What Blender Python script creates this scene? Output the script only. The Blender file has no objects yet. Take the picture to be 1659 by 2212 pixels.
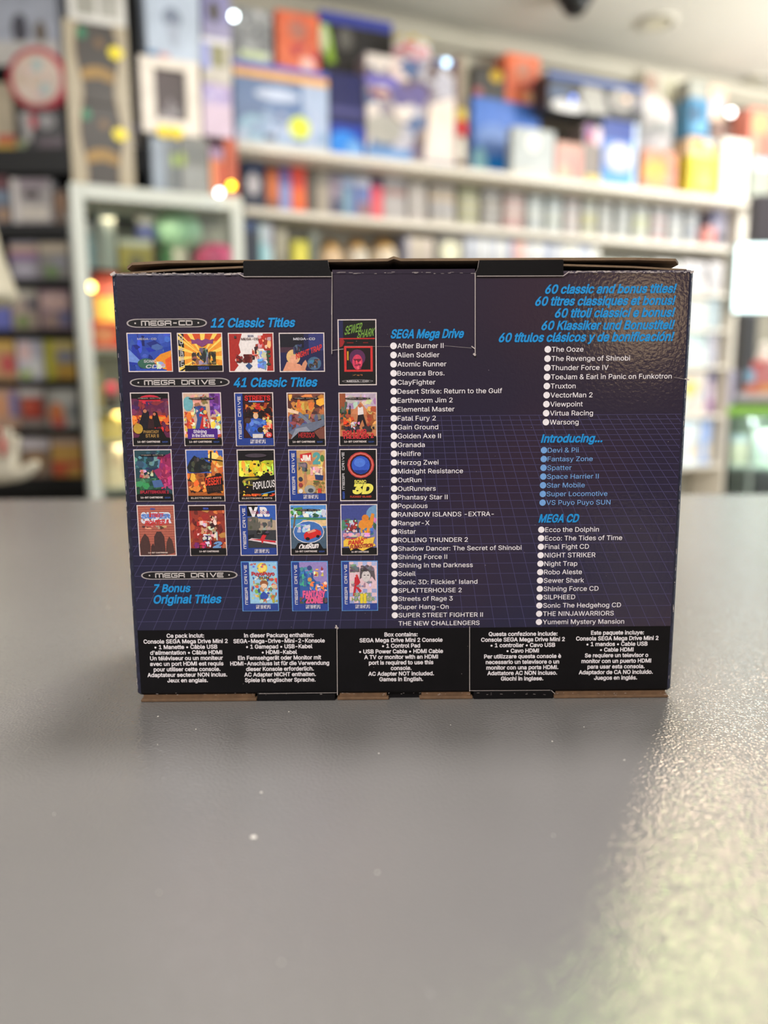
import bpy, math, random
from mathutils import Vector
from mathutils.geometry import delaunay_2d_cdt

# ------------------------------------------------------------------ camera, world, lights, exposure
SC = bpy.context.scene
COL = SC.collection
IW, IH, FPX = 1659.0, 2212.0, 1661.0
PITCH, ROLL = 0.159861, -0.007117
CT = 0.95                                   # counter top height
CAMZ = CT + 0.14382
cp, sp, cr, sr = math.cos(PITCH), math.sin(PITCH), math.cos(ROLL), math.sin(ROLL)
FWD = Vector((0, cp, -sp)); UP0 = Vector((0, sp, cp)); RT0 = Vector((1, 0, 0))
RT = RT0 * cr + UP0 * sr
UP = UP0 * cr - RT0 * sr
CAM = Vector((0, 0, CAMZ))

cam_d = bpy.data.cameras.new('camera'); cam = bpy.data.objects.new('camera', cam_d); COL.objects.link(cam)
from mathutils import Matrix
cam.matrix_world = Matrix(((RT.x, UP.x, -FWD.x, 0), (RT.y, UP.y, -FWD.y, 0), (RT.z, UP.z, -FWD.z, CAMZ), (0, 0, 0, 1)))
cam_d.sensor_fit = 'VERTICAL'; cam_d.sensor_height = 36.0; cam_d.sensor_width = 27.0
cam_d.lens = 36.0 * FPX / IH
cam_d.clip_start = 0.02
cam_d.dof.use_dof = True
cam_d.dof.focus_distance = 0.3425
cam_d.dof.aperture_fstop = (cam_d.lens / 1000.0) / 0.0070
SC.camera = cam

SC.view_settings.view_transform = 'Standard'; SC.view_settings.look = 'None'
SC.view_settings.gamma = 1.0; SC.view_settings.use_curve_mapping = False
SC.view_settings.exposure = 0.12

W = bpy.data.worlds.new('shop_air'); SC.world = W; W.use_nodes = True
W.node_tree.nodes['Background'].inputs[0].default_value = (1.0, 0.96, 0.91, 1)
W.node_tree.nodes['Background'].inputs[1].default_value = 0.30

def area(name, loc, target, size, power, col, shape='DISK', sy=None):
    d = bpy.data.lights.new(name, 'AREA'); d.shape = shape; d.size = size
    if sy: d.size_y = sy
    d.energy = power; d.color = col
    o = bpy.data.objects.new(name, d); COL.objects.link(o); o.location = loc
    o.rotation_euler = (Vector(target) - Vector(loc)).to_track_quat('-Z', 'Y').to_euler()
    return o
WARM = (1.0, 0.90, 0.78); NEUT = (1.0, 0.97, 0.93); COOL = (0.88, 0.97, 1.0)
area('ceiling_lamp_light', (0.15, 0.74, 2.55), (0.1, 0.6, 0), 0.30, 27, NEUT)
area('ceiling_lamp_light', (-1.6, 1.4, 2.55), (-1.5, 2.0, 0), 0.35, 8, NEUT)
area('ceiling_lamp_light', (0.3, 1.9, 2.55), (0.3, 2.6, 0.4), 0.4, 10, WARM)
area('ceiling_lamp_light', (2.1, 2.6, 2.55), (2.0, 3.6, 0.8), 0.4, 20, NEUT)
area('ceiling_lamp_light', (1.08, 2.28, 2.58), (0.6, 1.0, 0.9), 0.34, 7.0, (1.0, 0.72, 0.52))
area('ceiling_lamp_light', (0.76, 1.68, 2.58), (0.3, 0.6, 0.9), 0.30, 4.6, (0.66, 1.0, 0.28))
area('ceiling_fill_light', (3.1, 3.0, 1.9), (2.8, 3.0, 2.6), 0.6, 44, (1.0, 0.98, 0.95))  # unseen fill light, added only to brighten the ceiling
area('ceiling_lamp_light', (-0.6, -1.1, 2.5), (0.0, 0.35, 1.0), 0.5, 46, NEUT)
area('right_fill_light', (3.6, 1.7, 1.7), (0.9, 2.6, 1.5), 1.6, 60, COOL, 'RECTANGLE', 1.8)  # unseen light added on the right to brighten shelves and counter
area('warm_lamp_light', (0.72, -1.45, 1.28), (0.12, 0.34, 1.1), 0.22, 1.1, (1.0, 0.70, 0.40))

# ------------------------------------------------------------------ helpers
def lin(c):
    def f(v):
        v /= 255.0
        return v / 12.92 if v <= 0.04045 else ((v + 0.055) / 1.055) ** 2.4
    return (f(c[0]), f(c[1]), f(c[2]), 1.0)
def ray(px, py):
    return FWD + RT * ((px - (IW / 2)) / FPX) - UP * ((py - IH / 2) / FPX)

MATS = {}
def mat(name, col=None, rough=0.5, metal=0.0, attr=False, bump=0.0, bscale=800.0, spec=0.5, emit=None, estr=0.0, mottle=0.0, mscale=30.0, coat=0.0):
    if name in MATS: return MATS[name]
    m = bpy.data.materials.new(name); m.use_nodes = True; nt = m.node_tree; b = nt.nodes['Principled BSDF']
    b.inputs['Roughness'].default_value = rough; b.inputs['Metallic'].default_value = metal
    b.inputs['Specular IOR Level'].default_value = spec
    if coat: b.inputs['Coat Weight'].default_value = coat; b.inputs['Coat Roughness'].default_value = 0.12
    src = None
    if attr:
        a = nt.nodes.new('ShaderNodeAttribute'); a.attribute_name = 'Col'; src = a.outputs['Color']
    else:
        r = nt.nodes.new('ShaderNodeRGB'); r.outputs[0].default_value = lin(col or (200, 200, 200)); src = r.outputs[0]
    tc = nt.nodes.new('ShaderNodeTexCoord')
    if mottle:
        n = nt.nodes.new('ShaderNodeTexNoise'); n.inputs['Scale'].default_value = mscale; n.inputs['Detail'].default_value = 4
        nt.links.new(tc.outputs['Object'], n.inputs['Vector'])
        mr = nt.nodes.new('ShaderNodeMapRange'); mr.inputs[1].default_value = 0.3; mr.inputs[2].default_value = 0.7
        mr.inputs[3].default_value = 1 - mottle; mr.inputs[4].default_value = 1 + mottle
        nt.links.new(n.outputs[0], mr.inputs[0])
        vm = nt.nodes.new('ShaderNodeVectorMath'); vm.operation = 'SCALE'
        nt.links.new(src, vm.inputs[0]); nt.links.new(mr.outputs[0], vm.inputs['Scale']); src = vm.outputs[0]
    nt.links.new(src, b.inputs['Base Color'])
    if bump:
        n = nt.nodes.new('ShaderNodeTexNoise'); n.inputs['Scale'].default_value = bscale; n.inputs['Detail'].default_value = 2
        nt.links.new(tc.outputs['Object'], n.inputs['Vector'])
        bp = nt.nodes.new('ShaderNodeBump'); bp.inputs['Strength'].default_value = bump; bp.inputs['Distance'].default_value = 0.001
        nt.links.new(n.outputs[0], bp.inputs['Height']); nt.links.new(bp.outputs[0], b.inputs['Normal'])
        if coat: nt.links.new(bp.outputs[0], b.inputs['Coat Normal'])
    if emit:
        b.inputs['Emission Color'].default_value = lin(emit); b.inputs['Emission Strength'].default_value = estr
    MATS[name] = m; return m

INK = mat('printed_card', attr=True, rough=0.42, mottle=0.10, mscale=900, bump=0.04, bscale=1500)
PRINT = mat('printed_packaging', attr=True, rough=0.38, mottle=0.12, mscale=14)
PLAST = mat('painted_plastic', attr=True, rough=0.35)
WHITE = mat('white_laminate', (226, 218, 205), 0.45, mottle=0.03, mscale=4)
BLACKM = mat('black_laminate', (13, 13, 15), 0.55, mottle=0.1, mscale=8)
KRAFT = mat('kraft_board', (118, 96, 74), 0.85, mottle=0.15, mscale=260)
CARDBLACK = mat('black_printed_card', (11, 9, 12), 0.5, spec=0.2, bump=0.05, bscale=900, mottle=0.2, mscale=120)

def glass_mat():
    m = bpy.data.materials.new('clear_glass'); m.use_nodes = True; nt = m.node_tree; nt.nodes.clear()
    o = nt.nodes.new('ShaderNodeOutputMaterial'); mx = nt.nodes.new('ShaderNodeMixShader'); t = nt.nodes.new('ShaderNodeBsdfTransparent')
    g = nt.nodes.new('ShaderNodeBsdfGlossy'); g.inputs['Roughness'].default_value = 0.03; t.inputs[0].default_value = (0.93, 0.98, 0.96, 1)
    f = nt.nodes.new('ShaderNodeFresnel'); f.inputs[0].default_value = 1.45
    nt.links.new(f.outputs[0], mx.inputs[0]); nt.links.new(t.outputs[0], mx.inputs[1]); nt.links.new(g.outputs[0], mx.inputs[2]); nt.links.new(mx.outputs[0], o.inputs[0])
    return m
GLASS = glass_mat()

class G:
    """collects coloured polygons; build() links them as ONE mesh"""
    def __init__(s): s.v = []; s.f = []; s.c = []; s.m = []; s.mi = 0; s.sm = []; s.smooth = False
    def face(s, pts, col=(200, 200, 200)):
        b = len(s.v); s.v += [tuple(p) for p in pts]; s.f.append(tuple(range(b, b + len(pts)))); s.c.append(col); s.m.append(s.mi); s.sm.append(s.smooth)
    def idx(s, verts, faces, col):
        b = len(s.v); s.v += [tuple(p) for p in verts]
        for f in faces: s.f.append(tuple(b + i for i in f)); s.c.append(col); s.m.append(s.mi); s.sm.append(s.smooth)
    def box(s, x0, x1, y0, y1, z0, z1, col=(200, 200, 200), bev=0.0):
        if bev <= 0:
            v = [(x, y, z) for z in (z0, z1) for y in (y0, y1) for x in (x0, x1)]
            s.idx(v, [(0, 2, 3, 1), (4, 5, 7, 6), (0, 1, 5, 4), (1, 3, 7, 5), (3, 2, 6, 7), (2, 0, 4, 6)], col); return
        b = bev   # chamfered box
        v = []
        for sx, X, ix in ((-1, x0, x0 + b), (1, x1, x1 - b)):
            for sy, Y, iy in ((-1, y0, y0 + b), (1, y1, y1 - b)):
                for sz, Z, iz in ((-1, z0, z0 + b), (1, z1, z1 - b)):
                    v += [(X, iy, iz), (ix, Y, iz), (ix, iy, Z)]
        def i(a, c, d, k): return ((a * 2 + c) * 2 + d) * 3 + k
        F = [(i(0,0,0,0), i(0,0,1,0), i(0,1,1,0), i(0,1,0,0)), (i(1,0,0,0), i(1,1,0,0), i(1,1,1,0), i(1,0,1,0)),
             (i(0,0,0,1), i(1,0,0,1), i(1,0,1,1), i(0,0,1,1)), (i(0,1,0,1), i(0,1,1,1), i(1,1,1,1), i(1,1,0,1)),
             (i(0,0,0,2), i(0,1,0,2), i(1,1,0,2), i(1,0,0,2)), (i(0,0,1,2), i(1,0,1,2), i(1,1,1,2), i(0,1,1,2))]
        for a in (0, 1):
            for c in (0, 1):
                F += [(i(a,c,0,0), i(a,c,0,1), i(a,c,1,1), i(a,c,1,0)), (i(a,0,c,0), i(a,0,c,2), i(a,1,c,2), i(a,1,c,0)), (i(0,a,c,1), i(0,a,c,2), i(1,a,c,2), i(1,a,c,1))]
                for d in (0, 1): F.append((i(a,c,d,0), i(a,c,d,1), i(a,c,d,2)))
        s.idx(v, F, col)
    def lathe(s, prof, col, n=20, c=(0, 0, 0), sc=(1, 1, 1)):
        v = []; F = []
        for r, z in prof:
            for k in range(n):
                a = 2 * math.pi * k / n; v.append((c[0] + sc[0] * r * math.cos(a), c[1] + sc[1] * r * math.sin(a), c[2] + sc[2] * z))
        for j in range(len(prof) - 1):
            for k in range(n): F.append((j * n + k, j * n + (k + 1) % n, (j + 1) * n + (k + 1) % n, (j + 1) * n + k))
        F.append(tuple(reversed(range(n)))); F.append(tuple(range((len(prof) - 1) * n, len(prof) * n)))
        o = s.smooth; s.smooth = True; s.idx(v, F, col); s.smooth = o
    def ball(s, c, r, col, n=18, sc=(1, 1, 1)):
        m = max(6, n // 2)
        s.lathe([(r * math.sin(math.pi * (0.02 + 0.96 * j / m)), -r * math.cos(math.pi * (0.02 + 0.96 * j / m))) for j in range(m + 1)], col, n, c, sc)
    def tube(s, pts, rad, col, n=10):
        v = []; F = []; N = len(pts)
        for j, p in enumerate(pts):
            p = Vector(p); a = Vector(pts[max(0, j - 1)]); b = Vector(pts[min(N - 1, j + 1)]); t = (b - a).normalized()
            e = t.orthogonal().normalized()
            if abs(t.z) < 0.95: e = t.cross(Vector((0, 0, 1))).normalized()
            else: e = t.cross(Vector((0, 1, 0))).normalized()
            g = t.cross(e); r = rad[j] if isinstance(rad, (list, tuple)) else rad
            for k in range(n):
                q = 2 * math.pi * k / n; w = p + (e * math.cos(q) + g * math.sin(q)) * r; v.append(tuple(w))
        for j in range(N - 1):
            for k in range(n): F.append((j * n + k, j * n + (k + 1) % n, (j + 1) * n + (k + 1) % n, (j + 1) * n + k))
        F.append(tuple(reversed(range(n)))); F.append(tuple(range((N - 1) * n, N * n)))
        o = s.smooth; s.smooth = True; s.idx(v, F, col); s.smooth = o
    def mesh(s, name, mats):
        me = bpy.data.meshes.new(name); me.from_pydata(s.v, [], s.f)
        ca = me.color_attributes.new('Col', 'FLOAT_COLOR', 'CORNER')
        data = []
        cache = {}
        for f, c in zip(s.f, s.c):
            if c not in cache: cache[c] = lin(c)
            data += list(cache[c]) * len(f)
        ca.data.foreach_set('color', data)
        for m in (mats if isinstance(mats, (list, tuple)) else [mats]): me.materials.append(m)
        me.polygons.foreach_set('material_index', s.m); me.polygons.foreach_set('use_smooth', s.sm); me.update()
        return me
    def build(s, name, mats, parent=None, loc=None, rz=0.0):
        o = bpy.data.objects.new(name, s.mesh(name, mats)); COL.objects.link(o)
        if parent: o.parent = parent
        if loc is not None: o.location = loc
        if rz: o.rotation_euler = (0, 0, rz)
        return o

def tag(o, label=None, cat=None, group=None, kind=None):
    if label: o['label'] = label
    if cat: o['category'] = cat
    if group: o['group'] = group
    if kind: o['kind'] = kind
    return o
def thing(name, label, cat, loc, rz=0.0, group=None):
    o = bpy.data.objects.new(name, None); COL.objects.link(o); o.location = loc; o.rotation_euler = (0, 0, rz); o.empty_display_size = 0.02
    return tag(o, label, cat, group)
def structure(o): o['kind'] = 'structure'; return o

# lettering: outlines of a plain grotesque alphabet, (advance, contours) in thousandths
FONT = {'!':(196,[[67,160,63,509,132,509,128,160],[98,-4,81,-1,66,9,56,24,52,41,56,58,66,73,81,83,98,86,116,83,130,73,140,58,143,41,140,24,130,9,116,-1]]),
'&':(448,[[197,-7,150,-2,110,12,78,34,54,62,39,96,34,133,37,163,47,189,63,213,85,235,140,279,216,335,237,352,255,375,262,405,258,427,245,445,226,457,201,461,168,453,145,431,139,416,137,399,139,380,145,363,169,327,204,284,438,0,364,0,171,231,121,293,102,319,87,344,78,370,75,398,79,430,91,458,109,481,134,499,165,510,200,513,235,510,266,499,290,482,308,459,320,433,324,404,322,382,315,362,305,342,291,325,256,293,154,217,128,195,110,174,100,154,97,131,100,108,109,87,124,70,143,57,166,49,193,46,223,50,251,59,278,75,301,95,321,121,336,151,346,186,349,224,408,224,405,180,397,144,385,115,371,92,345,62,333,47,305,23,271,7,234,-3]]),"'":(206,[[78,318,70,509,136,509,128,318]]),
',':(188,[[38,-119,68,71,137,71,84,-119]]),
'-':(453,[[337,244,337,188,114,188,114,244]]),
'.':(188,[[95,-4,78,-1,63,9,53,24,50,41,53,59,63,73,78,83,95,87,113,83,128,73,138,59,141,41,138,24,128,9,113,-1]]),
'0':(453,[[227,-7,174,1,130,24,95,62,69,113,57,155,50,202,48,254,50,306,57,353,69,395,95,447,130,484,174,508,227,516,279,508,323,484,358,447,384,395,396,353,403,306,405,254,403,202,396,155,384,113,359,62,323,24,279,1],[227,50,261,56,290,74,313,103,330,144,340,194,344,254,340,314,330,365,313,405,290,435,261,453,227,460,192,453,163,435,140,405,123,365,113,314,109,254,113,194,123,144,140,103,163,74,192,56]]),
'1':(453,[[76,0,76,55,391,55,391,0],[276,509,276,0,212,0,212,448,209,448,86,358,86,427,198,509]]),
'2':(453,[[64,0,64,47,234,229,282,282,299,305,311,327,318,348,320,371,317,397,308,419,293,436,273,449,250,457,224,460,196,457,172,447,153,433,139,413,130,390,127,362,66,362,71,405,86,442,111,473,143,496,182,511,225,516,268,511,306,497,337,474,361,445,376,411,381,372,378,345,371,318,357,290,336,259,306,223,267,180,153,60,153,57,389,57,389,0]]),
'3':(453,[[218,-7,173,-3,133,10,98,30,70,57,52,91,44,132,109,132,115,107,126,87,144,71,165,59,191,52,219,50,248,53,275,61,297,74,315,93,325,116,329,145,326,172,316,196,299,217,275,234,242,244,201,248,157,248,157,299,288,448,288,452,70,452,70,509,372,509,372,461,211,278,211,289,264,288,308,276,344,253,371,222,387,186,393,145,387,103,370,66,344,36,309,12,266,-2]]),
'4':(453,[[40,105,40,158,247,509,311,509,109,166,109,163,413,163,413,105],[282,0,282,121,282,146,282,318,343,318,343,0]]),
'5':(453,[[221,-7,178,-2,140,11,108,32,83,60,66,93,60,130,122,130,127,108,138,89,154,73,173,60,196,52,221,50,250,53,276,64,298,82,314,104,324,131,328,162,324,193,314,221,297,244,275,262,248,273,218,277,192,275,167,268,145,258,128,246,67,253,96,509,366,509,366,452,151,452,134,301,136,301,155,315,178,325,203,331,229,334,263,330,294,321,321,306,345,285,364,260,379,231,388,199,391,163,385,117,369,76,343,41,309,15,268,-1]]),
'6':(453,[[226,-7,182,-1,142,15,109,40,84,74,69,115,64,162,68,199,80,239,102,285,137,340,252,509,322,509,151,261,145,261,165,288,196,307,214,312,235,314,278,309,316,295,346,271,370,240,384,201,389,157,384,112,368,73,343,39,310,14,271,-2],[226,48,254,52,279,63,299,79,314,101,324,128,327,157,324,187,314,213,299,235,279,251,254,262,226,265,198,262,174,252,153,235,138,214,128,188,125,158,128,128,138,102,153,79,174,63,198,52]]),
'7':(453,[[97,0,323,448,323,452,62,452,62,509,391,509,391,449,165,0]]),
'8':(453,[[226,-7,178,-2,136,11,101,33,74,62,57,96,52,135,55,166,65,195,81,220,101,241,125,256,153,265,153,267,119,282,93,308,76,342,70,380,75,417,90,450,114,477,146,498,184,511,226,516,269,511,306,498,337,477,361,450,377,417,382,380,376,342,359,308,333,282,300,267,300,265,327,256,351,241,372,220,387,195,397,166,401,135,395,96,378,62,352,33,317,11,275,-2],[226,49,258,52,285,60,307,74,323,91,333,113,337,139,333,165,322,189,305,208,283,223,256,232,226,235,196,232,169,223,147,208,130,189,119,165,115,139,119,113,129,91,145,74,167,60,195,52],[226,290,252,292,274,300,293,313,307,330,316,351,319,376,316,399,308,420,294,437,275,449,252,457,226,460,200,457,177,449,159,437,145,420,136,399,133,376,136,351,145,330,159,313,178,300,201,292]]),
'9':(453,[[226,516,271,510,310,494,343,468,368,434,384,393,389,347,385,309,373,270,350,224,315,168,200,0,130,0,301,248,307,248,287,221,257,202,238,196,218,195,175,199,137,214,106,237,83,269,68,307,64,352,69,397,85,436,110,469,143,494,182,510],[226,460,199,457,174,446,154,429,138,407,129,381,125,352,129,322,138,295,154,274,174,257,199,247,226,243,254,247,279,257,299,273,314,295,324,321,327,350,324,381,314,407,299,429,279,446,254,457]]),
':':(188,[[95,-4,78,-1,63,9,53,24,50,41,53,59,63,73,78,83,95,87,113,83,128,73,138,59,141,41,138,24,128,9,113,-1],[95,271,78,274,63,284,53,299,50,316,53,334,63,349,78,359,95,362,113,359,128,349,138,334,141,316,138,299,128,284,113,274]]),
'A':(480,[[16,0,201,509,276,509,463,0,395,0,287,302,264,372,232,478,245,478,213,371,191,302,85,0],[110,142,110,199,370,199,370,142]]),
'B':(456,[[60,0,60,509,241,509,289,504,329,491,359,469,381,442,394,410,398,374,395,344,387,320,373,301,356,286,336,275,315,267,315,262,339,257,363,245,385,227,402,203,414,173,418,136,413,100,400,67,377,39,344,18,301,4,247,0],[125,57,245,57,296,63,330,80,349,105,355,137,352,161,342,184,327,203,306,218,279,228,248,231,125,231],[125,285,238,285,265,288,288,296,308,309,323,326,333,348,336,372,330,403,313,429,283,446,240,452,125,452]]),
'C':(510,[[267,-7,225,-3,186,7,150,25,119,49,92,79,70,115,53,157,44,203,40,254,44,305,53,352,70,393,92,429,119,459,150,484,186,501,225,512,267,516,305,513,340,504,373,490,402,471,427,447,448,418,463,385,473,348,408,348,401,373,389,395,375,413,357,428,337,440,315,449,292,454,267,456,223,450,184,432,150,403,125,364,109,314,103,254,109,194,125,145,151,105,184,76,223,59,267,53,292,55,315,60,337,69,357,81,375,96,389,114,401,136,408,160,473,160,463,124,448,91,428,62,402,38,373,19,341,5,305,-4]]),
'D':(502,[[219,0,96,0,96,57,215,57,272,63,318,81,354,110,379,149,394,198,399,255,394,312,379,361,354,399,320,428,275,446,221,452,93,452,93,509,225,509,273,505,315,495,353,478,399,441,433,391,449,351,458,306,462,255,458,205,449,159,433,119,411,83,384,54,351,31,312,14,268,3],[125,509,125,0,60,0,60,509]]),
'E':(419,[[60,0,60,509,372,509,372,452,125,452,125,286,355,286,355,229,125,229,125,57,375,57,375,0]]),
'F':(410,[[60,0,60,509,369,509,369,452,125,452,125,278,346,278,346,221,125,221,125,0]]),
'G':(520,[[269,-7,225,-3,185,7,149,25,118,49,91,79,69,116,53,157,43,203,40,254,43,305,53,352,69,393,91,429,117,459,149,484,184,501,223,512,265,516,304,513,340,504,374,489,403,469,429,445,449,416,465,384,474,349,408,349,399,372,387,393,373,411,356,427,337,439,315,448,291,454,265,456,222,450,183,432,150,404,125,364,109,314,103,254,109,194,125,145,151,105,184,76,224,59,269,53,309,57,345,71,374,93,396,123,410,160,415,202,434,199,283,199,283,256,478,256,478,200,471,141,451,91,419,50,377,19,326,0]]),
'H':(517,[[60,0,60,509,125,509,125,289,392,289,392,509,457,509,457,0,392,0,392,232,125,232,125,0]]),
'I':(196,[[64,0,64,509,130,509,130,0]]),
'J':(396,[[185,-7,124,3,75,33,52,63,38,100,33,145,33,173,98,173,98,145,104,104,122,74,149,56,185,50,220,56,248,74,266,104,272,145,272,509,336,509,336,145,332,100,318,63,294,33,246,3]]),
'K':(467,[[104,145,104,216,139,261,174,303,212,344,364,509,448,509,231,276,228,276],[60,0,60,509,125,509,125,334,124,225,125,193,125,0],[372,0,188,259,228,309,449,0]]),
'L':(393,[[60,0,60,509,125,509,125,57,361,57,361,0]]),
'M':(628,[[60,0,60,509,152,509,277,187,287,159,299,123,311,84,322,49,307,49,318,83,330,121,342,158,352,187,476,509,568,509,568,0,504,0,504,291,504,327,505,369,506,413,507,457,513,457,498,409,482,363,467,322,456,291,342,0,286,0,170,291,159,321,145,361,129,408,112,457,119,457,120,416,121,372,122,328,122,291,122,0]]),
'N':(523,[[60,0,60,509,136,509,343,183,363,151,388,107,414,55,405,54,401,108,399,157,399,195,399,509,463,509,463,0,387,0,202,290,177,331,148,381,108,452,119,454,122,384,124,328,125,291,125,0]]),
'O':(533,[[267,-7,225,-3,186,7,150,25,119,49,92,79,70,115,53,157,44,203,40,254,44,305,53,352,70,393,92,429,119,459,150,484,186,501,225,512,267,516,309,512,348,501,384,484,415,459,442,429,464,393,480,352,490,305,493,254,490,203,480,157,464,115,442,79,415,49,384,25,348,7,309,-3],[267,53,310,59,349,76,383,105,408,144,425,194,430,254,425,314,408,365,383,404,349,433,310,450,267,456,223,450,184,433,151,404,125,364,109,314,103,254,109,194,125,144,151,105,184,76,223,59]]),
'P':(445,[[60,0,60,509,235,509,289,503,332,487,366,462,390,430,404,391,409,348,404,304,390,265,366,233,332,207,289,191,235,186,109,186,109,242,233,242,269,246,297,256,318,272,333,294,342,319,344,348,342,376,333,402,318,423,297,439,268,449,232,452,125,452,125,0]]),
'Q':(533,[[245,159,313,159,369,85,384,65,468,-48,401,-48,346,27,331,46],[267,-7,225,-3,186,7,150,25,119,49,92,79,70,115,53,157,44,203,40,254,44,305,53,352,70,393,92,429,119,459,150,484,186,501,225,512,267,516,309,512,348,501,384,484,415,459,442,429,464,393,480,352,490,305,493,254,490,203,480,157,464,115,442,79,415,49,384,25,348,7,309,-3],[267,53,310,59,349,76,383,105,408,144,425,194,430,254,425,314,408,365,383,404,349,433,310,450,267,456,223,450,184,433,151,404,125,364,109,314,103,254,109,194,125,144,151,105,184,76,223,59]]),
'R':(449,[[60,0,60,509,236,509,290,504,333,489,367,465,390,433,405,395,409,352,405,309,390,271,367,240,333,217,289,203,236,198,96,198,96,255,234,255,269,258,298,267,319,281,334,300,342,324,345,352,342,380,334,405,319,425,298,440,269,449,233,452,125,452,125,0],[353,0,230,229,303,229,428,0]]),
'S':(447,[[224,-9,172,-4,128,9,91,31,64,60,46,96,38,137,104,137,110,110,123,88,142,71,166,59,194,52,224,49,257,52,286,60,311,74,329,92,341,114,346,139,342,161,332,179,316,193,296,205,245,222,184,239,128,260,86,289,60,326,52,372,58,413,75,448,102,476,138,498,180,511,227,516,275,511,316,498,351,476,377,449,394,415,401,378,337,378,326,412,302,437,267,453,225,459,194,456,167,448,145,435,129,418,118,398,115,376,119,352,131,334,148,319,169,308,212,293,264,279,312,264,336,252,359,238,379,220,395,198,405,171,408,139,403,99,386,64,360,34,323,11,278,-4]]),
'T':(449,[[32,452,32,509,417,509,417,452,257,452,257,0,193,0,193,452]]),
'U':(517,[[259,-8,203,-2,154,15,114,43,85,80,66,124,60,173,60,509,124,509,124,178,128,144,141,113,160,87,187,68,220,56,259,52,298,56,331,68,357,87,377,113,389,144,393,178,393,509,457,509,457,173,451,124,433,80,403,43,363,15,315,-2]]),
'V':(480,[[204,0,16,509,84,509,192,206,215,137,248,31,235,31,267,138,290,206,395,509,463,509,278,0]]),
'W':(686,[[155,0,16,509,82,509,163,196,175,145,187,94,197,40,189,40,200,94,211,145,224,196,306,509,380,509,462,196,474,145,486,94,497,40,488,40,499,94,510,145,523,196,603,509,670,509,530,0,455,0,368,323,351,391,336,475,350,475,335,395,318,323,230,0]]),
'X':(474,[[18,0,217,284,217,236,29,509,104,509,178,400,204,361,223,329,243,292,232,292,252,329,272,361,298,400,374,509,446,509,259,239,259,287,456,0,382,0,292,129,268,165,250,195,230,231,244,231,225,196,206,166,182,129,91,0]]),
'Y':(472,[[203,0,203,208,16,509,91,509,192,344,222,292,250,230,224,230,251,293,280,344,381,509,455,509,268,208,268,0]]),
'Z':(438,[[42,0,42,46,273,385,306,431,341,476,348,454,285,452,223,452,40,452,40,509,397,509,397,462,169,129,134,81,97,33,90,54,152,57,214,57,399,57,399,0]]),
'a':(389,[[160,-9,126,-5,94,5,68,22,48,45,35,73,30,108,34,138,43,161,58,179,78,193,100,203,125,211,178,220,234,227,265,235,276,255,276,257,273,279,267,297,256,311,240,322,220,329,196,331,171,329,149,322,118,301,100,274,41,291,57,322,79,346,104,364,133,375,163,382,194,384,239,379,263,372,286,360,306,343,322,320,333,290,337,251,337,0,277,0,277,52,272,52,252,25,236,12,215,1,190,-6],[170,45,202,49,228,59,248,74,263,93,272,115,276,138,276,190,259,182,231,176,200,171,175,168,134,159,117,150,103,139,95,124,92,105,94,87,102,72,114,61,130,52,149,47]]),
'b':(424,[[229,-8,198,-5,172,4,153,17,138,31,118,59,112,59,112,0,53,0,53,509,114,509,114,319,118,319,137,346,152,360,171,373,197,381,229,384,274,378,313,361,345,332,370,293,385,245,390,189,385,133,370,84,346,45,313,16,274,-2],[220,47,253,51,279,66,301,88,316,117,325,151,328,189,325,227,316,261,301,290,280,311,253,325,220,330,188,325,161,312,140,291,125,263,116,229,113,189,116,150,125,115,140,86,162,65,188,51]]),
'c':(396,[[207,-8,159,-2,117,16,82,46,56,85,40,133,34,187,40,243,56,291,82,330,117,360,159,378,207,384,234,383,260,377,284,368,305,356,324,341,340,322,353,301,362,277,303,262,290,289,270,311,242,325,207,330,173,325,145,310,124,287,108,258,99,224,96,187,99,151,108,117,124,89,145,66,173,51,207,46,243,52,271,66,292,89,304,117,363,102,354,78,341,56,325,37,306,21,285,9,261,-1,235,-6]]),
'd':(424,[[195,-8,151,-2,111,16,79,45,55,84,39,133,34,189,39,245,55,293,79,332,112,361,151,378,196,384,228,381,253,373,272,360,287,346,306,319,311,319,311,509,372,509,372,0,313,0,313,59,307,59,287,31,272,17,252,4,227,-5],[205,47,236,51,263,65,284,86,299,115,309,150,312,189,309,229,300,263,284,291,263,312,237,325,205,330,172,325,145,311,124,290,108,261,99,227,96,189,99,151,109,117,124,88,145,66,172,51]]),
'e':(404,[[212,-8,161,-2,117,16,82,46,56,85,40,132,34,187,39,242,55,290,81,329,115,359,157,378,205,384,236,382,266,374,294,361,319,341,341,315,357,282,368,242,371,194,371,169,75,169,75,221,338,221,310,202,307,237,298,269,283,294,263,314,237,326,205,330,173,326,146,313,125,294,109,270,99,241,96,211,96,178,100,139,110,106,128,80,151,61,179,50,212,46,234,48,254,53,271,61,285,73,297,88,306,105,365,91,353,63,335,39,311,19,283,4,249,-5]]),
'f':(254,[[228,379,228,327,6,327,6,379],[81,0,81,432,84,461,96,486,113,505,135,519,161,527,187,530,222,527,243,521,227,468,215,472,195,474,171,470,154,460,145,443,142,419,142,0]]),
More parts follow.
